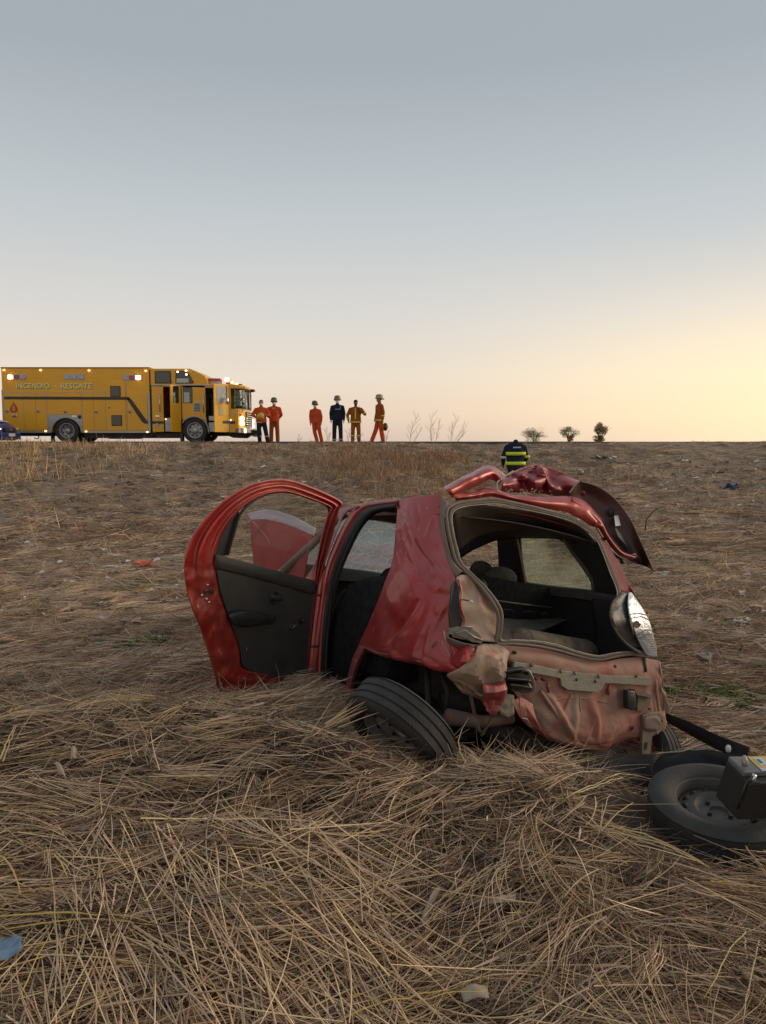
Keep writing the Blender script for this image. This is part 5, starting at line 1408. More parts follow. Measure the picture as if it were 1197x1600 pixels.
# ================================================================== litter in the field
def scrap_mesh(c, sx, sy, h, seed, ang=0, n=9, up=(0, 0, 1)):
    """crumpled thin sheet lying on the ground"""
    rows = []
    for i_ in range(4):
        r = []
        for j_ in range(5):
            u_ = (i_ / 3 - .5) * sy * (1 - .25 * abs(j_ / 2 - 1)); v_ = (j_ / 4 - .5) * sx
            x_ = v_ * math.cos(ang) - u_ * math.sin(ang); y_ = v_ * math.sin(ang) + u_ * math.cos(ang)
            zz = h * (.5 + .5 * float(vnoise2(np.array(i_ * 1.7 + seed), np.array(j_ * 1.3), seed)))
            r.append((c[0] + x_ + .12 * sx * float(vnoise2(np.array(i_ * 2.7), np.array(j_ * 2.3 + seed), 5)), c[1] + y_, c[2] + zz))
        rows.append(r)
    return patch(rows, n, n + 3, bump=h * .25, bs=3 / sx, seed=seed, crease=h * .3, cs=3 / sx)
def litter(name, label, cat, px, py, wpx, hpx, mat, seed, ang=0, h=.4, group=None, up=.02):
    p = G(px, py, .0)
    sc = p[1] / FPX
    sx = wpx * sc; sy = min(sx * 1.2, hpx * sc * 2.2)
    o = obj(name, scrap_mesh(p + np.array([0, 0, up]), sx, sy, sx * h, seed, ang), mat, None, smooth=True, solid=.003, loc=tuple(p))
    tag(o, label, cat, group)
    return o
wh = M['white']; gr_ = pm('grey plastic film', (.34, .33, .32), (.45, .44, .42), 9, .5); bl = pm('pale blue plastic', (.16, .30, .42), (.22, .36, .48), 8, .5); tn = pm('dusty tan cloth', (.33, .26, .18), (.42, .34, .26), 8, .9)
orp = pm('orange plastic', (.62, .13, .05), (.5, .1, .04), 6, .5)
# the white and orange scrap, one torn piece
p = G(200, 892, 0)
th_ = thing('torn_panel', 'torn white and orange plastic piece lying in the field left of the open door', 'plastic piece', loc=tuple(p))
s1 = p[1] / FPX
obj('white_end', scrap_mesh(p + np.array([-14 * s1, 0, .04]), 44 * s1, .16, .05, 3), wh, th_, smooth=True, solid=.004)
obj('orange_end', scrap_mesh(p + np.array([24 * s1, 0, .06]), 32 * s1, .22, .09, 8, .15), orp, th_, smooth=True, solid=.005)
litter('cloth_scrap', 'dusty tan rag with a red end in the straw below the orange plastic', 'rag', 205, 976, 30, 9, tn, 4, .2, .25)
litter('plastic_scrap', 'pale blue plastic scrap on the green patch left of the door', 'plastic scrap', 152, 1017, 24, 6, bl, 6, .1)
litter('paper_scrap', 'small whitish paper beside a bent stalk left of the tan rag', 'paper scrap', 160, 972, 16, 7, gr_, 8, .3)
litter('plastic_bag', 'crumpled blue bag far right in the brown field', 'bag', 1143, 766, 17, 9, pm('royal blue plastic', (.03, .07, .25), (.05, .10, .30), 6, .4), 12, .2, .7)
o = litter('blue_fabric', 'light blue scrap half buried in straw at the bottom left corner', 'cloth', 12, 1543, 46, 40, pm('faded blue cloth', (.16, .25, .34), (.13, .21, .30), 7, .8), 14, .4, .25, up=.12)
litter('film_scrap', 'long white translucent film scrap right of the tail lamp', 'plastic film', 1100, 1030, 24, 14, gr_, 15, -.7, .3)
litter('film_scrap', 'grey bluish film lying flat above the green weeds on the right', 'plastic film', 1062, 1010, 26, 6, pm('blue grey film', (.28, .31, .35), None, 4, .4), 17, .4, .15)
litter('paper_scrap', 'white paper scrap beside the round pale stone on the right', 'paper scrap', 1155, 976, 16, 8, wh, 21, .1)
litter('paper_scrap', 'bright white scraps just below the torn tailgate tip', 'paper scrap', 1034, 902, 22, 9, wh, 22, .4)
litter('paper_scrap', 'small bluish white scrap right of the clear tail lamp', 'paper scrap', 1056, 968, 12, 6, wh, 25, .2)
# pale round stone
p = G(1155, 996, 0); s1 = p[1] / FPX
mb = MB().ball((0, 0, 0), (1, 1, 1), 20, 14)
v = mb.v[0]; v = v * (1 + .12 * fbm(v[:, 0] * 1.5 + 3, v[:, 1] * 1.5 + v[:, 2], 5, 3))[:, None] * np.array([12 * s1, .055, 7.5 * s1]) + p + np.array([0, 0, .02])
mb.v[0] = v
o = obj('stone', mb, pm('pale grey stone', (.36, .33, .29), (.27, .24, .20), 8, .8, 0, .3, 30), None, smooth=True, loc=tuple(p)); tag(o, 'pale rounded stone in the field right of the tail lamp', 'stone')
# stick and twig
a_, b_ = G(1178, 1002, .05), G(1206, 1024, .05)
o = obj('wooden_stick', MB().tube([a_, (a_ + b_) / 2 + (0, 0, .01), b_], [.014, .013, .010], 6), tn, None, loc=tuple(a_)); tag(o, 'pale broken stick at the right edge above the weeds', 'stick')
p0_ = G(1008, 832, 0); Yb = p0_[1]
br = MB().tube([p0_, W(1010, 812, Yb), W(1022, 798, Yb - .1), W(1042, 788, Yb)], [.014, .012, .010, .006], 6)
o = obj('bare_branch', br, M['bark'], None, smooth=True, loc=tuple(p0_)); tag(o, 'bare dark branch sticking up behind the bent tailgate', 'branch')
o = obj('flat_husk', MB().add(*patch([[G(742, 1406, .07), G(770, 1402, .09), G(806, 1396, .07)], [G(744, 1416, .06), G(770, 1412, .09), G(806, 1408, .07)]], 6, 10, bump=.003, bs=20)), tn, None, smooth=True, solid=.003, loc=tuple(G(770, 1405, 0)))
tag(o, 'flat pale husk strip on the straw below the car', 'husk')
for (lab, pts) in (('dry pale leaf near the bottom edge of the straw', [(715, 1548), (760, 1540), (725, 1568), (765, 1560)]), ('long narrow dry leaf blade left of the flat husk', [(678, 1392), (690, 1388), (655, 1445), (662, 1448)]),
                   ('small brown leaf on the dark straw at the left', [(84, 1192), (96, 1196), (92, 1212), (104, 1216)]), ('dry curled leaf standing beside the pale bent stalk at the left', [(112, 1168), (120, 1170), (110, 1188), (119, 1186)])):
    q_ = [G(x, y, .08) for x, y in pts]
    o = obj('dry_leaf', MB().add(*patch([[q_[0], (q_[0] + q_[1]) / 2 + (0, 0, .01), q_[1]], [(q_[0] + q_[2]) / 2 + (0, 0, .015), sum(q_) / 4 + np.array([0, 0, .03]), (q_[1] + q_[3]) / 2], [q_[2], (q_[2] + q_[3]) / 2 + (0, 0, .01), q_[3]]], 8, 8, bump=.002, bs=20)), tn, None, smooth=True, solid=.0015, loc=tuple(q_[0]))
    tag(o, lab, 'leaf')
# countless small bits of white rubbish
mb = MB()
for q in range(760):
    if q < 560: px_, py_ = 900 + rnd.random() * 330, 715 + 330 * rnd.random() ** 1.25
    elif q < 690: px_, py_ = rnd.random() * 290, 830 + 210 * rnd.random()
    else: px_, py_ = rnd.random() * 700, 705 + 120 * rnd.random()
    p = G(px_, py_, 0); s_ = p[1] / FPX
    if in_car(np.array(p[0]), np.array(p[1]), .1): continue
    w_ = (1.2 + 5.5 * rnd.random() ** 2.2) * s_
    a_ = rnd.random() * 6.28; hz = w_ * .5 * rnd.random()
    d1 = np.array([math.cos(a_), math.sin(a_), .1]) * w_; d2 = np.array([-math.sin(a_), math.cos(a_), .3]) * w_ * .8
    c_ = p + np.array([0, 0, .012 + hz])
    mb.add([c_ - d1 - d2 * .6, c_ + d1 * .8 - d2 + (0, 0, hz), c_ + d1 * .9 + d2 * .7, c_ + d2 * 1.1 + (0, 0, hz), c_ - d1 * .9 + d2 * .5], [(0, 1, 2), (0, 2, 3), (0, 3, 4)])
o = obj('paper_bits', mb, pm('torn white litter', (.72, .71, .69), (.50, .47, .43), 3, .7)); tag(o, 'small torn bits of white rubbish scattered over the field', 'litter', kind='stuff')
# clods of dark earth
mb = MB()
for q in range(260):
    px_, py_ = rnd.random() * 1240 - 20, 720 + 330 * rnd.random()
    p = G(px_, py_, 0); s_ = p[1] / FPX
    if in_car(np.array(p[0]), np.array(p[1]), .1): continue
    mb.ball(p, (s_ * (2 + 4 * rnd.random()), s_ * 4, s_ * (1 + 1.6 * rnd.random())), 6, 4)
    mb.v[-1] = mb.v[-1] + rs.normal(0, s_ * .6, mb.v[-1].shape)
o = obj('earth_clods', mb, pm('dark earth clod', (.10, .066, .044), (.16, .11, .07), 7, .95), smooth=True); tag(o, 'dark earth clods lying among the dry grass', 'clods', kind='stuff')

# ================================================================== tall bare weed stems against the sky
def weed(name, label, base_px, base_Y, tips, group):
    b0 = W(base_px, 700, base_Y); b0[2] = height(b0[0], b0[1]) - .02
    mb = MB()
    def twig(p0, p1, r, lvl, sd):
        r_ = random.Random(sd)
        m_ = (p0 + p1) / 2 + np.array([r_.uniform(-.06, .06), r_.uniform(-.05, .05), .03]) * np.linalg.norm(p1 - p0)
        mb.tube([p0, m_, p1], [r, r * .7, r * .4], 4)
        if lvl > 0:
            for q in range(5 if lvl == 2 else 4):
                t = .3 + .65 * q / 5
                s0 = p0 * (1 - t) + p1 * t if t < .5 else m_ * (1 - (t - .5) * 2) + p1 * ((t - .5) * 2)
                l_ = np.linalg.norm(p1 - p0) * (.34 - .15 * t)
                d_ = (p1 - p0) / np.linalg.norm(p1 - p0) * .8 + np.array([r_.uniform(-.8, .8), r_.uniform(-.5, .5), .25])
                twig(s0, s0 + d_ * l_, r * .6, lvl - 1, sd * 7 + q)
    for q, (x, y) in enumerate(tips):
        twig(b0 + np.array([rnd.uniform(-.04, .04), 0, 0]), W(x, y, base_Y + rnd.uniform(-.3, .3)), .0065, 2, q + int(base_px))
    o = obj(name, mb, pm('pale dry stem', (.34, .23, .14), (.26, .17, .10), 5, .8), None, loc=tuple(b0))
    tag(o, label, 'weed', group)
G_ = 'bare weeds on top of the bank'
weed('bare_weed', 'thin bare branching weed leaning left, leftmost by the grass clump', 640, 27.5, [(654, 645), (645, 660), (660, 668)], G_)
weed('bare_weed', 'tallest upright bare weed in the middle of the three on the bank', 676, 27.5, [(676, 643), (688, 655), (672, 662)], G_)
weed('bare_weed', 'widest bare weed with many spreading twigs, rightmost on the bank', 703, 27.5, [(716, 648), (732, 660), (727, 672), (708, 660)], G_)
weed('bare_weed', 'single short bare stem behind the man in navy', 512, 28.5, [(511, 668), (516, 676)], G_)
weed('bare_weed', 'low thin stems behind the man in brown fire gear', 543, 28.5, [(547, 668), (541, 672), (570, 678)], G_)
weed('bare_weed', 'small dry stem right of the firefighter in profile', 603, 28.5, [(607, 672), (602, 678)], G_)
weed('bare_weed', 'short dry stem right of the two men by the truck', 466, 28.5, [(467, 678), (472, 684)], G_)

# ================================================================== three far trees
def tree(label, cx, w, top, Yt, seed, gap=.25, trunkx=0, lobes=9):
    rr = random.Random(seed); rn = np.random.RandomState(seed)
    base = W(cx, 690, Yt); base[2] = float(height(base[0], base[1]))
    t_ = thing('tree', label, 'tree', loc=tuple(base), group='far trees on the horizon')
    sc = Yt / FPX; H = (690 - top) * sc + (1.75 - base[2]) * 1; R = w * sc / 2
    mb = MB()
    tips = []
    def limb(p0, p1, r0, lvl):
        m_ = (p0 + p1) / 2 + np.array([rr.uniform(-.1, .1), rr.uniform(-.1, .1), .05]) * np.linalg.norm(p1 - p0)
        mb.tube([p0, m_, p1], [r0, r0 * .8, r0 * .55], 6)
        if lvl == 0: tips.append(p1); return
        for q in range(3):
            d = (p1 - p0) * .6 + np.array([rr.uniform(-1, 1), rr.uniform(-1, 1), rr.uniform(-.1, .5)]) * np.linalg.norm(p1 - p0) * .45
            limb(p1 if q else m_, (p1 if q else m_) + d, r0 * .5, lvl - 1)
    for q in range(4):
        a = q * 1.6 + rr.random()
        limb(base - (0, 0, .3), base + np.array([math.cos(a) * R * .2 + trunkx * R, math.sin(a) * R * .2, H * .30]), H * .03, 2)
    obj('trunk', mb, M['bark'], t_, smooth=True)
    cl = []
    for q in range(lobes):
        a = rr.uniform(0, 6.28); rad = R * math.sqrt(rr.random()) * .68; hz = H * (.08 + .68 * rr.random()) * (1 - .25 * (rad / R) ** 2)
        cl.append((base + np.array([math.cos(a) * rad, math.sin(a) * rad, hz]), R * rr.uniform(.30, .5)))
    cl.append((base + np.array([trunkx * R * .5, 0, H * .80]), R * .34))
    n = 11000
    k = rn.randint(0, len(cl), n)
    cen = np.array([cl[i][0] for i in k]); rad = np.array([cl[i][1] for i in k])
    d = rn.normal(0, 1, (n, 3)); d /= np.linalg.norm(d, axis=1, keepdims=True)
    P = cen + d * (rad * rn.rand(n) ** .45)[:, None] * np.array([1, 1, .72])
    keep = (fbm(P[:, 0] * 1.1 + P[:, 1], P[:, 2] * 1.1, seed, 2) > -gap) & (P[:, 2] > base[2] + H * .01)
    P = P[keep]; n = len(P)
    sz = H * rn.uniform(.012, .028, n)
    e1 = rn.normal(0, 1, (n, 3)); e1 /= np.linalg.norm(e1, axis=1, keepdims=True)
    e2 = np.cross(e1, rn.normal(0, 1, (n, 3))); e2 /= np.linalg.norm(e2, axis=1, keepdims=True)
    V = np.stack([P - e1 * sz[:, None], P + e2 * sz[:, None] * .5, P + e1 * sz[:, None], P - e2 * sz[:, None] * .5], 1).reshape(-1, 3)
    Q = np.arange(n * 4).reshape(-1, 4)
    colb = np.array([(.26, .22, .09), (.36, .29, .13), (.18, .155, .065), (.44, .36, .18)])[rn.randint(0, 4, n)]
    C = np.repeat(colb[:, None, :], 4, 1).reshape(-1, 3)
    V = V - base
    o = fastmesh('crown', V, Q, M['grass'], C); o.parent = t_
tree('low broad far tree, leftmost of the three on the horizon', 835, 45, 668, 250, 5, gap=.12, lobes=15)
tree('rounded far tree in the middle of the three on the horizon', 889, 34, 664, 250, 8, gap=.12, lobes=12)
tree('slender far tree with a lopsided crown, rightmost on the horizon', 936, 32, 657, 250, 13, gap=.03, trunkx=.1, lobes=10)
# ================================================================== the yellow rescue truck on the road
YT = 33.0
def tx(px): return (px - 598.5) / FPX * YT * .9895
def tz(py): return float(W(598, py, YT)[2])
ZB = 1.72                                    # road surface
truck = thing('fire_truck', 'long yellow fire rescue truck with open doors and lit warning lights on the road', 'fire truck', loc=(tx(195), YT + 1.25, ZB))
def tpart(name, mb, mat, parent=None, **k):
    return obj(name, mb, mat, parent or truck, **k)
def tbox(x0, x1, y0, y1, z0=0.0, z1=None, d0=0.0, d1=2.5):
    """box between photo columns x0..x1 and rows y0 (top)..y1 (bottom), from depth d0 to d1 behind the near side"""
    return MB().box(tx(x0), tx(x1), YT + d0, YT + d1, tz(y1), tz(y0))
def tprism(pts, d0, d1):
    return MB().prism([(tx(x), YT + d0, tz(y)) for x, y in pts], (0, d1 - d0, 0))
body = tpart('body', tprism([(3, 574), (233.3, 574), (233.3, 675.5), (125.4, 675.5)] + [(102 + 23.4 * math.cos(a), 675 - 23.4 * math.sin(a)) for a in np.linspace(.02, math.pi - .02, 24)] + [(78.6, 675.5), (3, 675.5)], 0, 2.5), M['yellow'], bevel=.012)
tpart('rear_corner_trim', tbox(2, 4.2, 609, 675, d0=-.012), M['alu'], parent=body)
tpart('front_corner_trim', tbox(230.4, 233.6, 613, 675, d0=-.016), M['alu'], parent=body)
tpart('lower_trim', tbox(4, 77.6, 673.4, 676.4, d0=-.02), M['alu'], parent=body)
tpart('lower_trim', tbox(126.4, 233, 673.4, 676.4, d0=-.02), M['alu'], parent=body)
tpart('upper_trim', tbox(5, 164, 612.6, 613.6, d0=-.014), M['alu'], parent=body)
tpart('roof_edge', tbox(2.5, 234, 573.6, 575.4, d0=-.02, d1=2.52), pm('dark amber edge', (.35, .14, .01), None, 3, .5), parent=body)
# compartment doors, proud of the body
doors = [(6.5, 35.5, 614.5, 671.5), (36.3, 54.8, 614.5, 671.5), (55.4, 72.3, 614.5, 671.5), (73.2, 126.5, 614.5, 647.5), (127.6, 145.5, 614.5, 672), (146, 164.3, 614.5, 672), (198, 229.6, 614.5, 672)]
dobj = []
for dd in doors:
    dobj.append(tpart('compartment_door', tbox(*dd, d0=-.022, d1=.03), M['yellow'], bevel=.006))
side = tpart('side_door', tbox(165.3, 195.6, 597.2, 672, d0=-.026, d1=.03), M['yellow'], bevel=.006)
tpart('door_frame_strip', tbox(195.8, 196.8, 597.5, 613, d0=-.03), M['alu'], parent=side)
for (x0, x1, y0, y1) in ((172.2, 188.8, 603, 620), (172.8, 189.6, 648.5, 665.5)):
    f_ = tpart('side_window_frame', tbox(x0, x1, y0, y1, d0=-.05, d1=.02), M['blackpl'], bevel=.03)
    tpart('side_window_glass', tbox(x0 + 1.4, x1 - 1.4, y0 + 1.4, y1 - 1.4, d0=-.056, d1=-.04), M['truckglass'], parent=f_)
# strips at the door seams
for x in (35.9, 72.8, 126.9, 165, 196.9):
    tpart('door_pillar', tbox(x - .35, x + .35, 614.5, 672, d0=-.018), M['alu'])
# stripe
for pl in ([(6.5, 619.6), (200.8, 620.3), (202.5, 624.8), (6.5, 624)],):
    tpart('stripe', tprism(pl, -.034, -.026), M['brownstripe'])
tpart('stripe_slope', tprism([(200.8, 620.3), (206, 625), (228.4, 657.4), (230, 658), (230, 662), (225, 662), (220.5, 659), (198.6, 624.6)], -.034, -.026), M['brownstripe'])
# lettering
def ttext(s_, x0, x1, y0, y1, mat, name, off=-.012):
    cu = bpy.data.curves.new(name, 'FONT'); cu.body = s_; cu.size = 1; cu.offset = .018
    to = bpy.data.objects.new(name, cu); scene.collection.objects.link(to)
    bpy.context.view_layer.update()
    me = bpy.data.meshes.new_from_object(to)
    bpy.data.objects.remove(to); bpy.data.curves.remove(cu)
    v = np.array([q.co[:] for q in me.vertices]); f = [tuple(p.vertices) for p in me.polygons]
    mn = v.min(0); mxx = v.max(0)
    X_ = tx(x0) + (v[:, 0] - mn[0]) / (mxx[0] - mn[0]) * (tx(x1) - tx(x0))
    Z_ = tz(y1) + (v[:, 1] - mn[1]) / (mxx[1] - mn[1]) * (tz(y0) - tz(y1))
    mb = MB().add(np.stack([X_, np.full(len(v), YT + off), Z_], 1), f)
    bpy.data.meshes.remove(me)
    return mb
tpart('lettering', ttext('INCENDIO', 25.6, 77.8, 598.8, 607, M['lettering'], 'a'), M['lettering'], solid=.006)
tpart('lettering', tbox(85.4, 87.6, 602.8, 603.9, d0=-.014, d1=-.008), M['lettering'])
for s_, x0, x1, y0, y1 in (('INCENDIO', 26.2, 78.4, 599.6, 607.8), ('RESCATE', 95.8, 144.4, 599.8, 608)):
    tpart('lettering_shadow', ttext(s_, x0, x1, y0, y1, None, 'c', off=-.006), M['brownstripe'], solid=.003)
tpart('lettering', ttext('RESCATE', 95.2, 143.8, 599, 607.2, M['lettering'], 'b'), M['lettering'], solid=.006)
# flame emblem
fl_ = tprism([(20.4, 627), (22, 631), (25.5, 635), (27, 639), (26.4, 642.5), (23.8, 644.5), (20.4, 645), (16.8, 644), (14.8, 641.5), (14.6, 638), (16.8, 634), (19.4, 631)], -.028, -.022)
fo = tpart('flame_emblem', fl_, pm('red emblem', (.50, .045, .02), None, 4, .5))
o = tpart('emblem_centre', tprism([(20.4, 633), (22.5, 637), (23, 640.5), (20.6, 642.8), (18, 640.5), (18.4, 637)], -.033, -.029), M['yellow'], parent=fo)
tpart('emblem_drop', tprism([(20.6, 636), (21.5, 638.5), (20.8, 640), (19.8, 638.5)], -.037, -.034), M['brownstripe'], parent=o)
# round latches and handles
for (x, y) in ((10, 642), (58.5, 642), (101, 643), (149.5, 643), (202, 643)):
    l_ = tpart('round_latch', MB().lathe([(0, .03), (.05, .03), (.075, .012), (.08, 0)], (tx(x), YT - .022, tz(y)), (0, -1, 0), 16), M['alu'], smooth=True, auto=40)
    tpart('latch_centre', MB().lathe([(0, .04), (.03, .036), (.032, .028)], (tx(x), YT - .022, tz(y)), (0, -1, 0), 10), M['redlens'], parent=l_)
tpart('grab_handle', tbox(17, 25.8, 647.6, 651.6, d0=-.06, d1=-.02), M['chrome'], bevel=.02)
tpart('recessed_handle', tbox(111, 118.5, 649, 651.6, d0=-.035, d1=.0), M['chrome'], bevel=.01)
tpart('fuel_cap', tbox(120.6, 125.6, 649, 654.2, d0=-.04, d1=.0), M['black'], bevel=.01)
tpart('small_hinge', tbox(168, 172, 636.6, 637.8, d0=-.034, d1=-.02), M['brownstripe'])
# lamps high on the body
def lampset(xs_, y0, y1, mats):
    fr = tpart('lamp_housing', tbox(xs_[0] - 1, xs_[-1] + 9.4, y0 - 1.1, y1 + 1.1, d0=-.02, d1=.01), M['alu'])
    for x, m_ in zip(xs_, mats):
        tpart('lamp_lens', tbox(x, x + 8.2, y0, y1, d0=-.05, d1=-.018), m_, parent=fr, bevel=.012)
lampset((13.2, 22.6, 32.2), 586, 592.4, (M['lamp_orange'], M['redlens'], M['greylens']))
lampset((102, 112.6, 123), 586, 592.4, (M['greylens'], M['greylens'], M['greylens']))
lampset((193, 202.8, 212.6), 586.6, 593.2, (M['greylens'], M['redlens'], M['lamp_orange']))
for (x, y) in ((17, 589), (216.6, 590.2)):
    tpart('lit_lamp', MB().ball((tx(x), YT - .06, tz(y)), (.09, .03, .09), 12, 8), M['lamp_hot'], smooth=True)
for (x, y) in ((7.8, 578.2), (64.8, 578.4), (140.4, 579), (228.8, 579.4), (69, 673.8), (132.4, 674.2), (228.6, 675)):
    tpart('marker_lamp', MB().ball((tx(x), YT - .03, tz(y)), (.055, .03, .032), 10, 6), M['lamp_small'], smooth=True)
# wheel panel
tpart('wheel_panel', tprism([(73.6, 648), (126.6, 648), (126.8, 675), (123, 675)] + [(102 + 23.2 * math.cos(a), 675 + 23.2 * -math.sin(a)) for a in np.linspace(.05, math.pi - .05, 22)] + [(75, 675), (73.6, 675)], -.028, -.0), M['alu'])
tpart('wheel_arch_rim', MB().tube([(tx(102 + 24 * math.cos(a)), YT - .04, tz(676.5 - 24 * math.sin(a))) for a in np.linspace(0, math.pi, 24)], .035, 6), M['alu'], smooth=True)
def dark_arch(name, cx, cy, r, d0):
    tpart(name, MB().prism([(tx(cx + r * math.cos(a)), YT + d0, tz(cy - r * math.sin(a))) for a in np.linspace(0, 2 * math.pi, 30, endpoint=False)], (0, .02, 0)), M['black'])
dark_arch('wheel_well', 102, 673, 23, .9)
def twheel(name, px, py, rpx, d, w=.30, rimm=None, dual=False):
    c = np.array([tx(px), YT + d, 0]); R = rpx * YT / FPX
    c[2] = ZB + R - .015
    wo = tpart(name, tyre_mesh(c, (0, -1, 0), R, w, 40), M['rubber'], smooth=True, auto=50)
    hw = w / 2; r0 = R * .62
    pr = [(r0 * 1.03, hw * .86), (r0 * .95, hw * .85), (r0 * .90, hw * .3), (r0 * .8, hw * .05), (r0 * .55, hw * .12), (r0 * .36, hw * .2), (r0 * .34, hw * .75), (r0 * .2, hw * .85), (.001, hw * .85)] if not dual else \
         [(r0 * 1.03, hw * .86), (r0 * .95, hw * .85), (r0 * .88, hw * .1), (r0 * .8, -hw * .5), (r0 * .5, -hw * .6), (r0 * .4, -hw * .4), (r0 * .34, hw * .3), (r0 * .2, hw * .5), (.001, hw * .5)]
    ri = tpart('rim', MB().lathe(pr, c, (0, -1, 0), 32), rimm or M['alu'], parent=wo, smooth=True, auto=35)
    for q in range(10):
        a = q * .628
        obj('wheel_nut', MB().ball(c + np.array([math.cos(a) * r0 * .46, -hw * (.2 if not dual else -.35), math.sin(a) * r0 * .46]), .022, 6, 4), M['dark'], wo)
    for q in range(8):
        a = q * .785 + .3
        obj('vent_hole', MB().ball(c + np.array([math.cos(a) * r0 * .7, -hw * (.1 if not dual else -.50), math.sin(a) * r0 * .7]), (.035, .012, .035), 8, 5), M['black'], wo)
    return wo
twheel('rear_wheel', 102, 673, 18.6, .13, dual=True)
twheel('front_wheel', 303, 673, 19.2, .13)
for px_ in (102, 303):
    c = np.array([tx(px_), YT + 2.35, ZB + .51]); tpart('far_wheel', tyre_mesh(c, (0, -1, 0), .52, .3, 32), M['rubber'], smooth=True, auto=50)
    c2 = c + np.array([0, -.9, .0])
    if px_ == 102: tpart('inner_wheel', tyre_mesh(c2 + np.array([0, .2, 0]), (0, -1, 0), .51, .3, 32), M['rubber'], smooth=True, auto=50)
    tpart('axle', MB().tube([c, c + np.array([0, -2.0, 0])], .09, 10), M['dark'], smooth=True)
# chassis
tpart('chassis_rail', tbox(5, 378, 676.5, 681, d0=.75, d1=1.75), M['dark'])
tpart('air_tank', MB().tube([(tx(164), YT + .3, tz(681)), (tx(216), YT + .3, tz(681))], .13, 12), M['dark'], smooth=True)
tpart('underbody_box', tbox(126, 280, 676.6, 684.6, d0=.18, d1=.6), M['dark'])
tpart('tow_hook', MB().tube([(tx(50 + 3.6 * math.cos(a)), YT + .25, tz(683 - 2.6 * math.sin(a))) for a in np.linspace(-3.0, 1.2, 10)], .022, 6), M['dark'])
tpart('mud_flap', tbox(279.4, 283.4, 674, 691.6, d0=.02, d1=.32), M['blackpl'])
tpart('mud_flap', tbox(75.6, 78, 674, 690, d0=.04, d1=.34), M['blackpl'])

# ---- cab
cab_top = [(235, 575.8), (296.5, 575.8), (300, 577), (320, 587), (324, 594), (324, 600.4), (235, 600.4)]
tpart('raised_roof', tprism(cab_top, .02, 2.46), M['yellow'], bevel=.03)
tpart('cab_gap', tbox(232.6, 236.6, 577, 681, d0=.05, d1=2.4), M['dark'])
# lower cab: side wall in pieces so that the doorways are real
def cabwall(name, x0, x1, y0, y1, d0=-.0, d1=.07, mat='yellow', **k): return tpart(name, tbox(x0, x1, y0, y1, d0=d0, d1=d1), M[mat], **k)
cabwall('crew_side_panel', 236.6, 254.6, 602, 674.8, bevel=.008)
cabwall('crew_side_panel', 283.6, 320.4, 602, 650, bevel=.008)
cabwall('front_side_panel', 357.4, 372, 638.8, 675.6, bevel=.008)
tpart('cab_back_wall', tbox(236.6, 240, 602, 676, d0=.08, d1=2.5), M['yellow'])
tpart('cab_far_wall', tbox(240, 377, 602, 676, d0=2.43, d1=2.5), M['yellow'])
tpart('cab_roof', tprism([(236.6, 599.8), (356, 599.8), (372, 601.6), (379, 605), (379, 607.4), (236.6, 603.4)], .0, 2.5), M['yellow'], bevel=.01)
tpart('drip_rail', tbox(236, 345, 600.6, 602.4, d0=-.03, d1=.0), M['alu'])
tpart('cab_floor', tbox(240, 377, 672.4, 676, d0=.45, d1=2.43), M['dark'])
tpart('cab_partition', tbox(318, 322, 604, 672, d0=.5, d1=2.4), M['black'])
tpart('engine_cover', tbox(284, 376, 640, 674, d0=.75, d1=1.75), M['black'])
tpart('crew_seat', tbox(258, 270, 630, 672, d0=.55, d1=1.1), M['black'], bevel=.05)
tpart('hanging_jacket', MB().ball((tx(265), YT + .7, tz(612)), (.17, .12, .28), 12, 8), pm('dark red cloth', (.09, .02, .015), None, 4, .9), smooth=True)
tpart('driver_seat', tbox(324, 336, 620, 666, d0=.5, d1=1.05), M['black'], bevel=.05)
tpart('door_step', tbox(256.6, 270.6, 653, 674, d0=.02, d1=.4), M['alu'])
tpart('door_step', tbox(325, 341, 660, 674.4, d0=.02, d1=.4), M['alu'])
tpart('step_box', tbox(325, 337, 650, 657, d0=.06, d1=.4), M['alu'])
tpart('step_lamp', MB().ball((tx(257.8), YT - .02, tz(655)), (.035, .02, .03), 8, 6), M['lamp_small'])
tpart('ceiling_lamp', MB().ball((tx(331), YT + .25, tz(604.5)), (.06, .03, .02), 8, 6), M['lamp_small'])
# upper windows with what shows behind them
def win(name, pts, fat=1.3, glass='truckglass', d=-.02, extra=None):
    ctr = np.mean(pts, 0)
    f_ = tpart(name, tprism(pts, d - .012, d + .03), M['blackpl'], bevel=.012)
    ins = [tuple(ctr + (np.array(p) - ctr) * (1 - 2 * fat / 22)) for p in pts]
    tpart('pane', tprism(ins, d - .018, d - .010), M[glass], parent=f_)
    return f_
win('upper_window', [(242.5, 579.5), (267, 579.5), (268, 599), (242, 599)], d=.0)
w2 = win('upper_window', [(275, 579.5), (292, 579.5), (296, 584), (302.6, 597), (301.6, 599), (274.4, 599)], d=.0)
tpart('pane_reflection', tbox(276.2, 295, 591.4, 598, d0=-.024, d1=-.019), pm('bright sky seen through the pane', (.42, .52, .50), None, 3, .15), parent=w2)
for (x, y) in ((278.5, 581), (291.4, 579.2), (292, 585.2)):
    tpart('cab_lamp', MB().ball((tx(x), YT - .03, tz(y)), (.045, .02, .035), 8, 6), M['lamp_white'], parent=w2)
w3 = win('rear_quarter_window', [(286.6, 604.6), (299.4, 604.6), (300.6, 606), (300.6, 629), (299.4, 630), (286.6, 630), (285.6, 629), (285.6, 606)], d=.0)
tpart('pane_reflection', tbox(287.2, 295.8, 613, 629, d0=-.024, d1=-.019), pm('bright sky seen through the quarter pane', (.42, .50, .47), None, 3, .15), parent=w3)
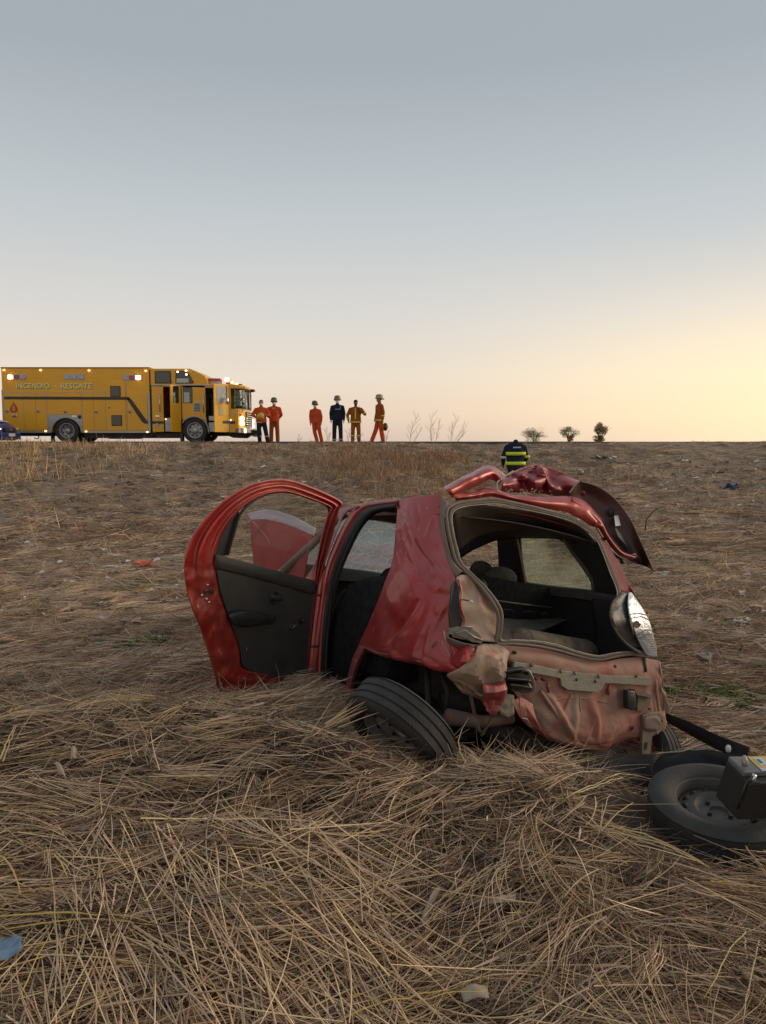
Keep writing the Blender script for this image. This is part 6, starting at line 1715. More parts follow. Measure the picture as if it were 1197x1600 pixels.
# air grille
g_ = tpart('grille_panel', tbox(302.2, 313, 629, 643, d0=-.03, d1=.01), M['alu'])
for r_ in range(5):
    for c_ in range(3):
        tpart('grille_slot', tbox(303.6 + c_ * 2.9, 305.8 + c_ * 2.9, 630.6 + r_ * 2.4, 632.2 + r_ * 2.4, d0=-.034, d1=-.028), M['black'], parent=g_)
# grab rails beside the doors
for (x, y0, y1) in ((249.6, 616, 643), (317.8, 617, 644)):
    tpart('grab_rail', MB().tube([(tx(x), YT - .02, tz(y0)), (tx(x), YT - .08, tz(y0 + 1)), (tx(x), YT - .08, tz(y1 - 1)), (tx(x), YT - .02, tz(y1))], .02, 8), M['chrome'], smooth=True)
tpart('side_handle', tbox(241.6, 248.4, 648.6, 652, d0=-.04, d1=.0), M['chrome'], bevel=.01)
l_ = tpart('round_latch', MB().lathe([(0, .03), (.06, .03), (.08, 0)], (tx(244), YT, tz(663.6)), (0, -1, 0), 14), M['alu'])
tpart('cab_stripe', tbox(236.8, 254.4, 658, 662.2, d0=-.008, d1=.0), M['brownstripe'])
tpart('cab_stripe', tprism([(272, 656), (284, 661), (281, 663), (272, 661)], -.02, -.01), M['brownstripe'])
tpart('cab_stripe', tbox(357.6, 368.4, 658, 662.2, d0=-.008, d1=.0), M['brownstripe'])
# wheel arch front
tpart('front_arch_rim', MB().tube([(tx(302.5 + 22.6 * math.cos(a)), YT - .03, tz(674.6 - 23.6 * math.sin(a))) for a in np.linspace(-.1, math.pi * .82, 26)], .035, 6), M['alu'], smooth=True)
tpart('front_arch_panel', tprism([(283.8, 649.6), (320.2, 649.6), (324.6, 674)] + [(302.5 + 21.5 * math.cos(a), 674.6 - 23 * math.sin(a)) for a in np.linspace(.05, math.pi * .8, 18)], .0, .07), M['yellow'])
dark_arch('wheel_well', 303, 673, 21.5, .7)
# open doors: crew door swung back, driver's door swung forward
def slab(name, x0, z0, x1, z1, depth0, depth1, mat, th=.05, **k):
    """upright panel from (photo column x0, depth0) to (x1, depth1) between rows z0 and z1"""
    A = np.array([tx(x0), YT + depth0]); B_ = np.array([tx(x1), YT + depth1]); n_ = np.array([-(B_ - A)[1], (B_ - A)[0]]); n_ = n_ / np.linalg.norm(n_) * th
    A = A - n_ / 2; B_ = B_ - n_ / 2
    poly = [(A[0], A[1], tz(z1)), (B_[0], B_[1], tz(z1)), (B_[0], B_[1], tz(z0)), (A[0], A[1], tz(z0))]
    return tpart(name, MB().prism(poly, (n_[0], n_[1], 0)), mat, **k)
d_ = slab('crew_door', 281.4, 601.8, 271, 675, -.03, -.52, M['yellow'], bevel=.01)
slab('crew_door_window', 279.4, 603.8, 273.6, 630, -.125, -.40, M['truckglass'], th=.064, parent=d_)
tpart('door_edge_trim', tbox(281.0, 282.6, 602, 656, d0=-.05, d1=.0), M['alu'])
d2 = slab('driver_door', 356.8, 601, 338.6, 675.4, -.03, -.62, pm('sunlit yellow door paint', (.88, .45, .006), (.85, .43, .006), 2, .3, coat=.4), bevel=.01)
slab('door_window', 354.0, 604, 341.4, 629.6, -.125, -.53, M['greylens'], th=.064, parent=d2)
slab('door_window_edge', 354.6, 603, 353.4, 631, -.11, -.15, M['blackpl'], th=.07, parent=d2)
slab('door_stripe', 356.6, 657.6, 349, 662, -.05, -.29, M['brownstripe'], th=.064, parent=d2)
slab('door_emblem', 349.5, 636, 344.5, 650, -.28, -.44, pm('pale emblem', (.5, .40, .22), None, 3, .5), th=.064, parent=d2)
tpart('jamb_strip', tbox(356.6, 358, 603, 675, d0=-.02, d1=.0), M['alu'])
# nose: curved windscreen corner and front face
prof_ = [(357.4, 0.0), (366, -.0), (373, .10), (377.5, .32), (379, .8), (379.4, 1.25), (379, 1.7), (377.5, 2.18), (373, 2.4), (366, 2.5)]
def nose(y0, y1, grow=0.0, sel=slice(1, 10), lean=0.0):
    rows = []
    for y, le in ((y0, lean), ((y0 + y1) / 2, lean / 2), (y1, 0)):
        rows.append([(tx(p[0] + grow - le * (p[0] > 370)), YT + p[1], tz(y)) for p in prof_[sel]])
    return patch(rows, 8, 30)
tpart('windscreen', nose(605.4, 638.6, .1, slice(1, 10), 1.2), M['cabglass'], smooth=True, solid=.02)
tpart('windscreen_frame', nose(601.5, 606, .6, slice(1, 10), 2.0), M['yellow'], smooth=True, solid=.05)
tpart('front_panel', nose(638.4, 675.6, .5), M['yellow'], smooth=True, solid=.05)
tpart('screen_pillar', tbox(357.8, 360.2, 604, 639, d0=-.03, d1=.05), M['yellow'])
tpart('screen_seal', nose(638, 639.2, .9), M['blackpl'], smooth=True, solid=.03)
tpart('screen_divider', MB().tube([(tx(380), YT + 1.25, tz(605)), (tx(380.4), YT + 1.25, tz(639))], .03, 6), M['blackpl'])
tpart('steering_wheel', MB().tube([(tx(371) + .0, YT + .55 + .23 * math.cos(a), tz(636) + .2 * math.sin(a)) for a in np.linspace(0, 6.28, 20)], .02, 6), M['black'], smooth=True)
tpart('dash_panel', tbox(366, 377, 634, 645, d0=.15, d1=2.3), M['black'])
for (dd, ya) in ((.75, 636), (1.7, 636)):
    tpart('wiper', MB().tube([(tx(381), YT + dd, tz(ya)), (tx(380.6), YT + dd + .12, tz(613))], .02, 5), M['blackpl'])
# mirrors
for (dd, x) in ((-.35, 357.6), (.3, 378)):
    m_ = tpart('mirror_arm', MB().tube([(tx(x + 1), YT + .05, tz(622)), (tx(x), YT + dd, tz(623))], .02, 6), M['alu'])
    tpart('mirror', MB().ball((tx(x), YT + dd, tz(627)), (.06, .09, .17), 10, 8), M['chrome'], smooth=True)
for z_ in (613, 617, 621):
    tpart('mirror_bracket', MB().tube([(tx(377), YT + .2, tz(z_)), (tx(382.6), YT + .25, tz(z_ + 8)), (tx(383.4), YT + .3, tz(z_ + 19))], .014, 5), M['alu'])
# headlamps, grille and bumper
for (dd, y) in ((.22, 654), (.22, 661.4)):
    tpart('headlamp', MB().ball((tx(377.0), YT + dd - .15, tz(y)), (.10, .09, .10), 12, 8), M['lamp_white'], smooth=True)
for (dd, y) in ((2.2, 656.6), (2.2, 664.2)):
    tpart('headlamp', MB().ball((tx(379.4), YT + dd, tz(y)), (.10, .09, .09), 12, 8), M['lamp_white'], smooth=True)
gg = tpart('front_grille', MB().box(tx(379.2), tx(381.4), YT + .5, YT + 1.95, tz(671), tz(643)), M['dark'])
for q in range(8):
    tpart('grille_bar', MB().box(tx(381.4), tx(382.4), YT + .5, YT + 1.95, tz(670.4 - q * 3.4) , tz(670.4 - q * 3.4) + .035), M['chrome'], parent=gg)
tpart('front_marker', MB().ball((tx(375.2), YT - .05, tz(648.6)), (.06, .05, .05), 8, 6), M['redlens'], smooth=True)
tpart('side_lamp', MB().ball((tx(359.8), YT - .02, tz(656.4)), (.035, .02, .035), 8, 6), M['lamp_small'])
tpart('round_badge', MB().lathe([(0, .01), (.07, .01), (.08, 0)], (tx(366.8), YT, tz(645)), (0, -1, 0), 16), M['silver'])
bp_ = tpart('front_bumper', MB().box(tx(367.6), tx(390), YT - .02, YT + 2.52, tz(677), tz(668.4)), M['chrome'], bevel=.03)
tpart('bumper_side_lamp', tbox(367.8, 372, 669, 676, d0=-.05, d1=-.02), M['redlens'], parent=bp_)
tpart('bumper_lamp', tbox(375.6, 378.6, 668.6, 676.4, d0=-.05, d1=-.02), M['greylens'], parent=bp_)
tpart('bumper_lamp', tbox(380.6, 384, 668.6, 676.4, d0=-.05, d1=-.02), M['lamp_small'], parent=bp_)
wn = tpart('winch', MB().box(tx(386.4), tx(397.2), YT + .6, YT + 1.9, tz(680.4), tz(672.6)), M['dark'], bevel=.03)
for y in (671.6, 680.2): tpart('winch_bar', MB().box(tx(386), tx(398), YT + .5, YT + 2.0, tz(y + .7), tz(y)), M['alu'], parent=wn)
tpart('winch_drum', MB().tube([(tx(392), YT + .62, tz(676.4)), (tx(392), YT + 1.88, tz(676.4))], .16, 12), M['blackpl'], parent=wn, smooth=True)
tpart('front_lower_valance', tprism([(345, 676.4), (380, 676.4), (378, 681), (372, 684.6), (360, 684), (350, 680)], .4, 2.1), M['dark'])
# light bar and beacons on the roof
lb = tpart('light_bar', tbox(314.6, 343, 590.2, 594.4, d0=.25, d1=.6), M['redlens'], bevel=.03)
tpart('light_bar_foot', tbox(315, 343.4, 594.8, 599.6, d0=.35, d1=.5), M['greylens'], parent=lb)
tpart('light_bar', tbox(345.2, 352, 590.8, 599, d0=1.0, d1=1.4), M['redlens'], bevel=.03)
bc_ = tpart('rotating_beacon', tbox(350, 358.6, 590.6, 595.8, d0=.2, d1=.6), M['lamp_red'], bevel=.03)
tpart('beacon_bulb', MB().ball((tx(353.4), YT + .16, tz(592.8)), (.10, .04, .09), 10, 8), M['lamp_hot'], parent=bc_, smooth=True)
for (x, y, dd) in ((360.6, 596.4, .3), (364.4, 597.8, .8), (368, 598.4, 1.6)):
    tpart('roof_marker', MB().ball((tx(x), YT + dd, tz(y)), (.07, .06, .05), 8, 6), M['lamp_small'], smooth=True)
for (x, y, dd) in ((372, 601, .5), (384.6, 606.6, 1.6)):
    sp_ = tpart('spotlight', MB().ball((tx(x), YT + dd, tz(y)), (.12, .12, .07), 12, 8), M['dark'], smooth=True)
    tpart('spotlight_lens', MB().ball((tx(x) + .08, YT + dd, tz(y)), (.06, .08, .05), 8, 6), M['greylens'], parent=sp_, smooth=True)
tpart('visor', MB().box(tx(366), tx(382), YT + .1, YT + 2.4, tz(606.6), tz(603.2)), M['yellow'], bevel=.02)

# ================================================================== the blue police car, only its nose in the frame
YC = 29.2
def cx_(px): return (px - 598.5) / FPX * YC * .994
def cz(py): return float(W(598, py, YC)[2])
pc_ = thing('police_car', 'front end of a blue police car at the left edge, before the yellow truck', 'car', loc=(cx_(-90), YC + .85, 1.70))
gz = 1.70
top = [(-182, 668), (-178, 655), (-160, 650), (-144, 632), (-102, 629), (-66, 633), (-46, 654), (-26, 656.5), (-12, 659), (-6, 663), (-3.4, 670), (-2, 678), (-2.4, 684), (-8, 688)]
rows = []
for dy, lift, back in ((0.03, .97, 7), (.0, .5, 5), (.12, .14, 2.5), (.5, .03, .6), (.85, 0, 0), (1.2, .03, .6), (1.58, .14, 2.5), (1.7, .5, 5), (1.67, .97, 7)):
    rows.append([(cx_(x - back * (1 if x > -30 else -1 if x < -170 else 0)), YC + dy, cz(min(z + (688 - z) * lift * .9, 688.6))) for x, z in top])
obj('body', patch(rows, 60, 70), M['blue'], pc_, smooth=True, solid=.02)
obj('side_windows', MB().prism([(cx_(x), YC + .05, cz(z)) for x, z in ((-140, 653), (-132, 637), (-100, 634), (-72, 637), (-54, 654))], (0, .02, 0)), M['truckglass'], pc_)
obj('windscreen', MB().add(*patch([[(cx_(-62), YC + .3, cz(637)), (cx_(-62), YC + 1.4, cz(637))], [(cx_(-42), YC + .2, cz(655.4)), (cx_(-42), YC + 1.5, cz(655.4))]], 4, 4)), M['truckglass'], pc_, solid=.01)
FX = cx_(-1.6)
def front(name, y0, y1, z0, z1, mat, d=.0, parent=None, **k):
    return obj(name, MB().box(FX + d - .05, FX + d, YC + y0, YC + y1, cz(z1), cz(z0)), mat, parent or pc_, **k)
hl = obj('headlight', MB().ball((FX - .16, YC + .20, cz(669.6)), (.15, .20, .065), 14, 8), M['greylens'], pc_, smooth=True)
obj('headlight_bulb', MB().ball((FX - .04, YC + .16, cz(670)), (.04, .05, .03), 8, 6), M['lamp_small'], hl, smooth=True)
hl = obj('headlight', MB().ball((FX - .12, YC + 1.5, cz(669.6)), (.15, .18, .065), 14, 8), M['greylens'], pc_, smooth=True)
gr0 = front('grille', .42, 1.30, 668, 674.4, M['black'], .03, bevel=.02)
for q in range(3): obj('grille_bar', MB().box(FX + .03, FX + .04, YC + .44, YC + 1.28, cz(673.6 - q * 2), cz(673.6 - q * 2) + .014), M['dark'], gr0)
obj('badge', MB().ball((FX + .045, YC + .86, cz(671)), (.015, .07, .035), 10, 6), M['chrome'], gr0, smooth=True)
front('bumper', .06, 1.64, 675.6, 686.6, M['blue'], .05, bevel=.05)
front('lower_intake', .3, 1.4, 682.6, 686.4, M['black'], .06)
front('number_plate', .62, 1.12, 676.8, 681.4, pm('white number plate', (.5, .52, .5), None, 3, .5), .07)
obj('bonnet_marking', MB().add(*patch([[(cx_(-22), YC + .55, cz(656.6) + .035), (cx_(-8), YC + .55, cz(659.4) + .035)], [(cx_(-22), YC + 1.15, cz(656.6) + .035), (cx_(-8), YC + 1.15, cz(659.4) + .035)]], 6, 6)), pm('white bonnet marking', (.5, .5, .58), None, 3, .4), pc_, solid=.006)
obj('red_stripe', MB().tube([(cx_(-30), YC + .3, cz(657) + .02), (cx_(-12), YC + .35, cz(660) + .02)], .025, 5), pm('red marking', (.45, .03, .08), None, 3, .4), pc_)
for x in (-30, -150):
    c = np.array([cx_(x), YC + .12, gz + .31])
    w_ = obj('wheel', tyre_mesh(c, (0, -1, 0), .31, .2, 32), M['rubber'], pc_, smooth=True, auto=50)
    obj('rim', MB().lathe([(.19, .08), (.17, .05), (.05, .03), (.0, .04)], c, (0, -1, 0), 20), M['alu'], w_, smooth=True)
obj('underside', MB().box(cx_(-172), cx_(-6), YC + .25, YC + 1.5, gz + .14, gz + .4), M['dark'], pc_)

# ================================================================== people
def capsule(mb, p0, p1, r0, r1, n=10, flat=1.0):
    p0 = np.asarray(p0, float); p1 = np.asarray(p1, float)
    pts = [p0 + (p1 - p0) * t for t in (0, .25, .5, .75, 1)]
    mb.tube(pts, [r0 + (r1 - r0) * t for t in (0, .25, .5, .75, 1)], n)
    mb.ball(p0, r0, n, 6); mb.ball(p1, r1, n, 6)
def person(label, px, feet, head, Y, yaw=0., jacket='orange', trousers='orange', hat=None, mask='mask', headpos=None, arms=None, legs=None, lean=0., hatdark=False, stripes=None, group=None, wide=1., gloves=None, boot='boot', hatlift=0., hoff=0.):
    """feet, head = photo rows; arms/legs give joints in local metres (x to the right of the picture, y away, z up)"""
    H = (feet - head) * Y / FPX
    base = W(px, feet, Y)
    ht = 1.88 if hat and hat != 'cap' else 1.76
    k = H / ht
    t_ = thing('person', label, 'person', loc=tuple(base), group=group)
    cy, sy = math.cos(yaw), math.sin(yaw)
    def P(p):
        p = np.asarray(p, float); x = p[0] + lean * p[2]
        return base + k * np.array([x * cy - p[1] * sy, x * sy + p[1] * cy, p[2]])
    def cap(mb, a, b, r0, r1): capsule(mb, P(a), P(b), r0 * k, r1 * k)
    def el(mb, c, r, n=14):
        """ellipsoid turned with the body"""
        mb.ball((0, 0, 0), (1, 1, 1), n, 10)
        v = mb.v[-1] * np.array(r) * k
        mb.v[-1] = np.stack([v[:, 0] * cy - v[:, 1] * sy, v[:, 0] * sy + v[:, 1] * cy, v[:, 2]], 1) + P(c)
    A = arms or {}
    sh = .190 * wide
    L = A.get('L', [(-sh, 0, 1.385), (-sh - .06, .02, 1.14), (-sh - .05, -.03, .90)])     # picture-left arm: shoulder, elbow, wrist
    R = A.get('R', [(sh, 0, 1.385), (sh + .06, .02, 1.14), (sh + .05, -.03, .90)])
    G_ = legs or {}
    LL = G_.get('L', [(-.09, 0, .92), (-.12, -.01, .50), (-.13, .02, .10)])
    RL = G_.get('R', [(.09, 0, .92), (.12, -.01, .50), (.13, .02, .10)])
    # ---- body: one skin
    mb = MB()
    hd = np.array(headpos or [hoff, -.015, 1.645])
    el(mb, hd, (.076, .095, .112)); el(mb, hd + [0, -.03, -.06], (.055, .07, .06))
    cap(mb, hd + [0, .02, -.08], (0, .01, 1.44), .055, .062)
    mb.ball(P(hd + [0, -.105, -.015]), .016 * k, 8, 6)
    for s in (-1, 1): mb.ball(P(hd + [s * .078, .01, -.01]), (.014 * k, .02 * k, .03 * k), 8, 6)
    cap(mb, (-.13, 0, 1.40), (.13, 0, 1.40), .075, .075); el(mb, (0, 0, 1.22), (.155, .10, .22)); el(mb, (0, 0, .98), (.145, .10, .14))
    for arm in (L, R):
        cap(mb, arm[0], arm[1], .048, .038); cap(mb, arm[1], arm[2], .038, .028)
        w_ = np.array(arm[2], float); d = w_ - np.array(arm[1], float); d /= np.linalg.norm(d)
        sx_ = 1 if w_[0] > 0 else -1
        pc0 = w_ + d * .055
        cap(mb, w_, pc0 + d * .02, .030, .034)
        side_ = np.cross(d, [0, 0, 1.]) if abs(d[2]) < .9 else np.array([0, 1., 0])
        side_ /= np.linalg.norm(side_)
        for q in range(4):
            s0 = pc0 + d * .035 + side_ * (q - 1.5) * .019
            l_ = (.068, .078, .074, .058)[q]
            s1 = s0 + d * l_ * .55; s2 = s1 + (d * .8 + np.array([-sx_ * .5, 0, 0])) * l_ * .5
            mb.tube([P(s0), P(s1), P(s2)], [.011 * k, .010 * k, .008 * k], 6)
        th0 = w_ + d * .02 + side_ * -.025
        mb.tube([P(th0), P(th0 + d * .03 - side_ * .025), P(th0 + d * .06 - side_ * .03)], [.013 * k, .012 * k, .009 * k], 6)
    for leg in (LL, RL):
        cap(mb, leg[0], leg[1], .080, .055); cap(mb, leg[1], leg[2], .052, .036)
        cap(mb, np.array(leg[2]) + [0, .02, -.03], np.array(leg[2]) + [0, -.13, -.06], .035, .03)
    obj('body', mb, M['glove'] if gloves == 'all' else M['skin'], t_, smooth=True, remesh=.012)
    # ---- face
    for s in (-1, 1): obj('eye', MB().ball(P(hd + [s * .031, -.088, .012]), (.011 * k, .008 * k, .008 * k), 8, 6), M['eye'], t_, smooth=True)
    if mask:
        mb = MB(); el(mb, hd + [0, -.045, -.055], (.064, .068, .052)); obj('face_mask', mb, M[mask], t_, smooth=True)
    else:
        obj('mouth', MB().ball(P(hd + [0, -.098, -.062]), (.022 * k, .006 * k, .007 * k), 8, 5), pm('lips', (.2, .07, .06), None, 3, .6), t_)
    mb = MB(); el(mb, hd + [0, .022, .035], (.084, .096, .098)); obj('hair', mb, M['hair'], t_, smooth=True)
    if hat == 'cap':
        mb = MB(); el(mb, hd + [0, .01, .05], (.088, .104, .085)); obj('cap', mb, M['blackmask'], t_, smooth=True)
    elif hat:
        hp = hd + [0, .01, .045 + hatlift]
        mb = MB()
        rr_ = [(.142, -.022), (.144, -.012), (.110, .004), (.108, .045), (.100, .085), (.070, .115), (.03, .125), (.0, .127)]
        n_ = 24; vs = []; fs = []
        for (r_, h_) in [(a_ * (1.0 if a_ > .13 else 1.12), b_ * 1.15) for a_, b_ in rr_]:
            for q in range(n_):
                a = 2 * math.pi * q / n_
                ext = 1.0 + (.16 * max(0, math.sin(a)) if r_ > .13 else 0)       # longer brim at the back
                vs.append(P(hp + np.array([r_ * math.cos(a), r_ * 1.18 * math.sin(a) * ext, h_ - (.03 * max(0, math.sin(a)) if r_ > .13 else 0)])))
        for i_ in range(len(rr_) - 1):
            for q in range(n_):
                q2 = (q + 1) % n_; fs.append((i_ * n_ + q, i_ * n_ + q2, (i_ + 1) * n_ + q2, (i_ + 1) * n_ + q))
        h_o = obj('helmet', MB().add(vs, fs), M[hat], t_, smooth=True, solid=.006 * k)
        mb = MB(); mb.tube([P(hp + np.array([0, math.sin(a) * .135, .0 + math.cos(a) * .135])) for a in np.linspace(-1.2, 1.2, 9)], .012 * k, 6); obj('helmet_ridge', mb, M[hat], h_o, smooth=True)
        mb = MB().prism([P(hp + np.array(q)) for q in ((-.03, -.125, .02), (.03, -.125, .02), (.034, -.115, .09), (0, -.11, .105), (-.034, -.115, .09))], (0, -.01, 0)); obj('front_shield', mb, M['helmet_tan' if hat != 'helmet_tan' else 'helmet_olive'], h_o)
    # ---- clothes
    mb = MB()
    jl = A.get('hem', .80)
    cap(mb, (-.11 * wide, 0, 1.395), (.11 * wide, 0, 1.395), .088, .088); el(mb, (0, 0, 1.22), (.20 * wide, .135, .26)); el(mb, (0, 0, 1.02), (.195 * wide, .135, .20))
    v0 = np.array([0, 0, jl]); el(mb, (0, 0, (1.0 + jl) / 2), (.205 * wide, .14, .13))
    mb.tube([P((0, 0, 1.02)), P((0, 0, jl))], [.15 * k * wide, .158 * k * wide], 14)
    cap(mb, (0, .0, 1.42), (0, .005, 1.50), .10, .072)
    for arm in (L, R):
        cap(mb, arm[0], arm[1], .078, .066); cap(mb, arm[1], np.array(arm[2]) * .96 + np.array(arm[1]) * .04, .064, .050)
    jo = obj('jacket', mb, M[jacket], t_, smooth=True, remesh=.02)
    mb = MB()
    el(mb, (0, 0, .93), (.165 * wide, .125, .13))
    for leg in (LL, RL):
        cap(mb, leg[0], leg[1], .108, .088); cap(mb, leg[1], np.array(leg[2]) + [0, 0, .02], .088, .082)
    obj('trousers', mb, M[trousers], t_, smooth=True, remesh=.02)
    for leg in (LL, RL):
        mb = MB(); cap(mb, np.array(leg[2]) + [0, .015, .02], np.array(leg[2]) + [0, .02, -.055], .055, .055); cap(mb, np.array(leg[2]) + [0, .02, -.06], np.array(leg[2]) + [0.0 + .03 * np.sign(leg[2][0]), -.17, -.065], .048, .042)
        obj('boot', mb, M[boot], t_, smooth=True, remesh=.014)
    for st in (stripes or []):
        kind, mat_ = st[0], st[1]
        if kind == 'ring':     # c, r
            c_, rx, ry, h_ = st[2], st[3], st[4], st[5]
            vs = []; fs = []; n_ = 24
            for z_ in (-h_ / 2, h_ / 2):
                for q in range(n_):
                    a = 2 * math.pi * q / n_; vs.append(P(np.array(c_) + [rx * math.cos(a), ry * math.sin(a), z_]))
            for q in range(n_): fs.append((q, (q + 1) % n_, n_ + (q + 1) % n_, n_ + q))
            obj('reflective_band', MB().add(vs, fs), M[mat_], t_, smooth=True, solid=.012 * k)
        elif kind == 'bar':    # a, b, width
            a, b_, w_ = np.array(st[2], float), np.array(st[3], float), st[4]
            obj('reflective_strip', MB().prism([P(a + [-w_, 0, 0]), P(a + [w_, 0, 0]), P(b_ + [w_, 0, 0]), P(b_ + [-w_, 0, 0])], (0, .01, 0)) if abs((b_ - a)[2]) > .1 else MB().prism([P(a + [0, 0, -w_]), P(b_ + [0, 0, -w_]), P(b_ + [0, 0, w_]), P(a + [0, 0, w_])], (0, .01, 0)), M[mat_], t_)
    return t_, P, k
YP = 30.2
GP = 'rescue crew standing in a row on the road bank'
p1, P1, k1 = person('bareheaded person in orange jacket and navy trousers holding a yellow helmet', 409, 695.5, 626, YP - .6, .1, 'orange', 'navy', None, 'mask',
    arms={'L': [(-.21, 0, 1.385), (-.34, -.02, 1.18), (-.16, -.22, 1.06)], 'R': [(.21, 0, 1.385), (.32, -.02, 1.16), (.22, -.2, 1.16)], 'hem': .88},
    legs={'L': [(-.09, 0, .92), (-.10, -.03, .50), (-.07, .0, .10)], 'R': [(.09, 0, .92), (.17, -.04, .52), (.24, .0, .10)]}, group=GP, wide=1.08,
    stripes=[('ring', 'silver', (-.08, -.0, .34), .088, .09, .035), ('ring', 'silver', (.21, -.02, .34), .088, .09, .035), ('bar', 'silver', (-.16, -.16, .885), (.02, -.17, .885), .012)])
person('person in olive helmet and orange overalls, hands behind the back, second from left', 429, 693, 620, YP, .05, 'orange', 'orange2', 'helmet_olive', 'mask',
    arms={'L': [(-.21, 0, 1.385), (-.30, .08, 1.14), (-.14, .18, .98)], 'R': [(.21, 0, 1.385), (.28, .08, 1.14), (.14, .18, .98)], 'hem': .86}, group=GP, wide=1.05,
    stripes=[('bar', 'silver', (-.06, -.155, 1.40), (.04, -.155, 1.40), .012)])
person('person in loose orange suit and dark wide helmet, third from the left', 496, 692.5, 625, YP, -.25, 'orange', 'orange', 'helmet_olive', 'mask',
    arms={'hem': .84}, lean=-.06, group=GP, legs={'L': [(-.09, 0, .92), (-.09, -.02, .50), (-.02, .02, .10)], 'R': [(.09, 0, .92), (.14, -.02, .50), (.20, .0, .10)]})
person('person in navy overalls with tan helmet and pale gloves between the orange suits', 527.5, 692.5, 617, YP, 0, 'navy', 'navy', 'helmet_tan', 'mask', group=GP, gloves='all', wide=1.04,
    arms={'hem': .90}, stripes=[('bar', 'silver', (-.08, -.16, 1.30), (.12, -.16, 1.30), .010), ('ring', 'silver', (-.12, 0, .15), .08, .082, .03), ('ring', 'silver', (.12, 0, .15), .08, .082, .03), ('bar', 'silver', (.12, -.16, 1.29), (.125, -.16, 1.42), .01)])
p5 = person('person in brown lime-striped fire coat and black cap, one hand at the chest', 556, 692.5, 626, YP, .05, 'orange2', 'orange2', 'cap', 'blackmask', group=GP, wide=1.15,
    arms={'L': [(-.22, 0, 1.385), (-.34, .0, 1.14), (-.30, -.04, .93)], 'R': [(.22, 0, 1.385), (.38, -.05, 1.18), (.14, -.22, 1.36)], 'hem': .80},
    stripes=[('bar', 'lime', (-.02, -.17, .86), (-.02, -.15, 1.42), .022), ('ring', 'lime', (0, 0, .86), .235, .172, .05), ('ring', 'lime', (-.31, -.03, 1.0), .062, .06, .045), ('ring', 'lime', (.34, -.08, 1.22), .085, .08, .05),
             ('ring', 'lime', (-.125, 0, .30), .088, .088, .05), ('ring', 'lime', (.125, 0, .30), .088, .088, .05)])
p6, P6, k6 = person('tall person in brown coat and bright orange trousers turned sideways, rightmost of the row', 593, 692.5, 615, YP, -1.15, 'orange2', 'orange', 'helmet_pale', None, group=GP, wide=.95,
    arms={'L': [(-.20, 0, 1.385), (-.24, .0, 1.14), (-.16, -.10, .94)], 'R': [(.20, 0, 1.385), (.22, .06, 1.14), (.22, .04, .90)], 'hem': .82},
    legs={'L': [(-.09, 0, .92), (-.10, -.10, .50), (-.10, -.26, .10)], 'R': [(.09, 0, .92), (.12, .02, .50), (.14, .08, .10)]},
    stripes=[('ring', 'lime', (0, 0, .86), .20, .15, .05), ('ring', 'lime', (.215, .05, 1.02), .066, .066, .045)])
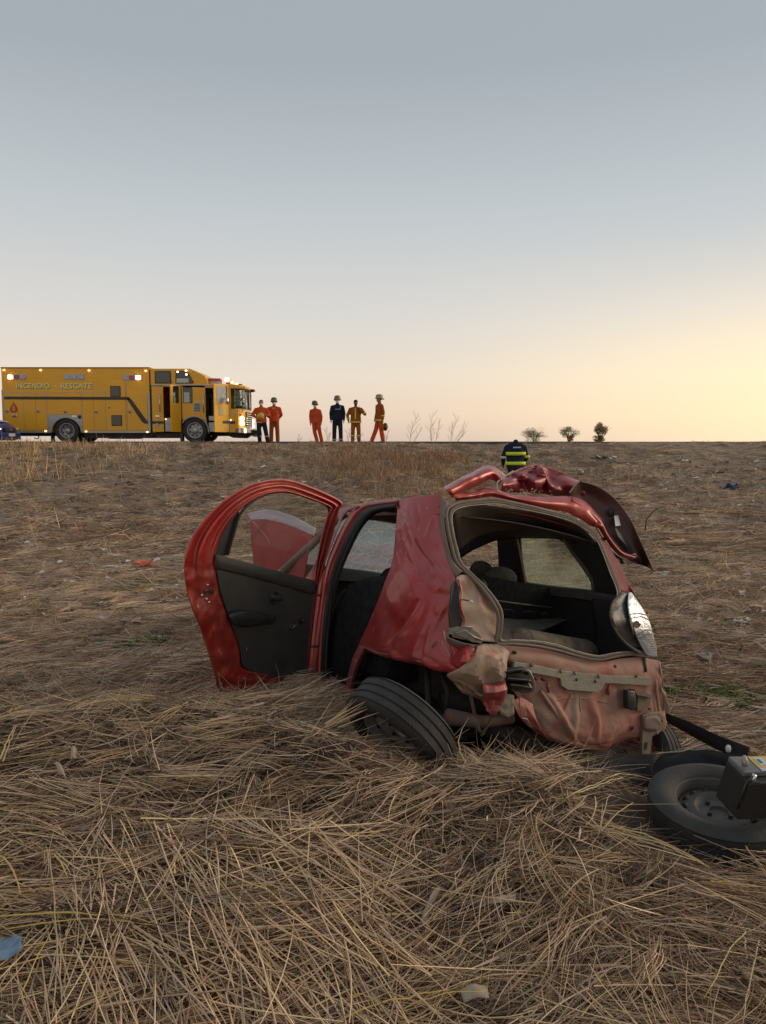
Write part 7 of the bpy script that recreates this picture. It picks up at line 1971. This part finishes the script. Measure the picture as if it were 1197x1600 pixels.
# bent figure in the field, seen from behind
p7, P7, k7 = person('person in black jacket with two lime bands, bent forward in the field behind the tailgate', 804.5, 781, 675, 20.0, math.pi + .08, 'navy', 'navy', None, 'mask', wide=1.2, headpos=[0, -.30, 1.36],
    arms={'L': [(-.22, -.02, 1.36), (-.31, -.06, 1.10), (-.26, -.26, .92)], 'R': [(.22, -.02, 1.36), (.31, -.06, 1.10), (.26, -.26, .92)], 'hem': .74},
    stripes=[('ring', 'lime', (0, 0, 1.20), .262, .178, .085), ('ring', 'lime', (0, 0, .95), .262, .182, .085), ('ring', 'lime', (-.30, -.06, 1.12), .085, .085, .07), ('ring', 'silver', (.30, -.06, 1.10), .085, .085, .06), ('bar', 'silver', (-.10, .150, 1.36), (.10, .150, 1.36), .018)])
for ch in list(bpy.data.objects):
    if ch.parent == p7 and ch.name.split('.')[0] in ('face_mask', 'hair', 'eye'):
        pass
# helmets carried in the hand
def carried(name, label, c, s, mat, inner, cat='helmet', tilt=(.2, -1, .1)):
    t_ = thing(name, label, cat, loc=tuple(c))
    obj('shell', MB().lathe([(.16 * s, -.02), (.165 * s, -.01), (.125 * s, .0), (.12 * s, .04), (.10 * s, .085), (.06 * s, .115), (.0, .125)], c, tilt, 22), M[mat], t_, smooth=True, solid=.008)
    obj('helmet_crest', MB().tube([np.array(c) + np.array([math.sin(a) * .10 * s, -.13 * math.cos(a) * s, .02]) for a in np.linspace(-1.1, 1.1, 7)], .012, 6), M[inner], t_, smooth=True)
    return t_
carried('fire_helmet', 'yellow helmet held at the waist by the bareheaded person near the truck', P1((.0, -.30, 1.12)), .85, 'helmet_yellow', 'black')
fm = thing('breathing_mask', 'black and yellow visor helmet hanging from the hand of the rightmost person', 'helmet', loc=tuple(W(602, 668, YP - .1)))
c = W(602, 667, YP - .15)
obj('visor', MB().ball(c, (.085, .10, .14), 14, 10), M['blackpl'], fm, smooth=True)
obj('yellow_rim', MB().tube([c + np.array([.09 * math.cos(a), -.03, .15 * math.sin(a)]) for a in np.linspace(0, 6.28, 20)], .016, 6), M['helmet_yellow'], fm, smooth=True)
obj('filter', MB().lathe([(.05, 0), (.05, .04), (.0, .045)], c + np.array([0, -.09, -.03]), (0, -1, 0), 14), M['blackpl'], fm, smooth=True)
rd = thing('hand_radio', 'small black radio held up to the chest by the person in the brown fire coat', 'radio', loc=tuple(p5[1]((.12, -.30, 1.38))))
obj('radio_case', MB().box(-.03, .03, -.02, .02, -.06, .06).xform(np.array([[1, 0, 0, rd.location.x], [0, 1, 0, rd.location.y], [0, 0, 1, rd.location.z], [0, 0, 0, 1]])), M['blackpl'], rd, bevel=.008)
obj('aerial', MB().tube([(rd.location.x + .015, rd.location.y, rd.location.z + .06), (rd.location.x + .015, rd.location.y, rd.location.z + .16)], .006, 6), M['blackpl'], rd)
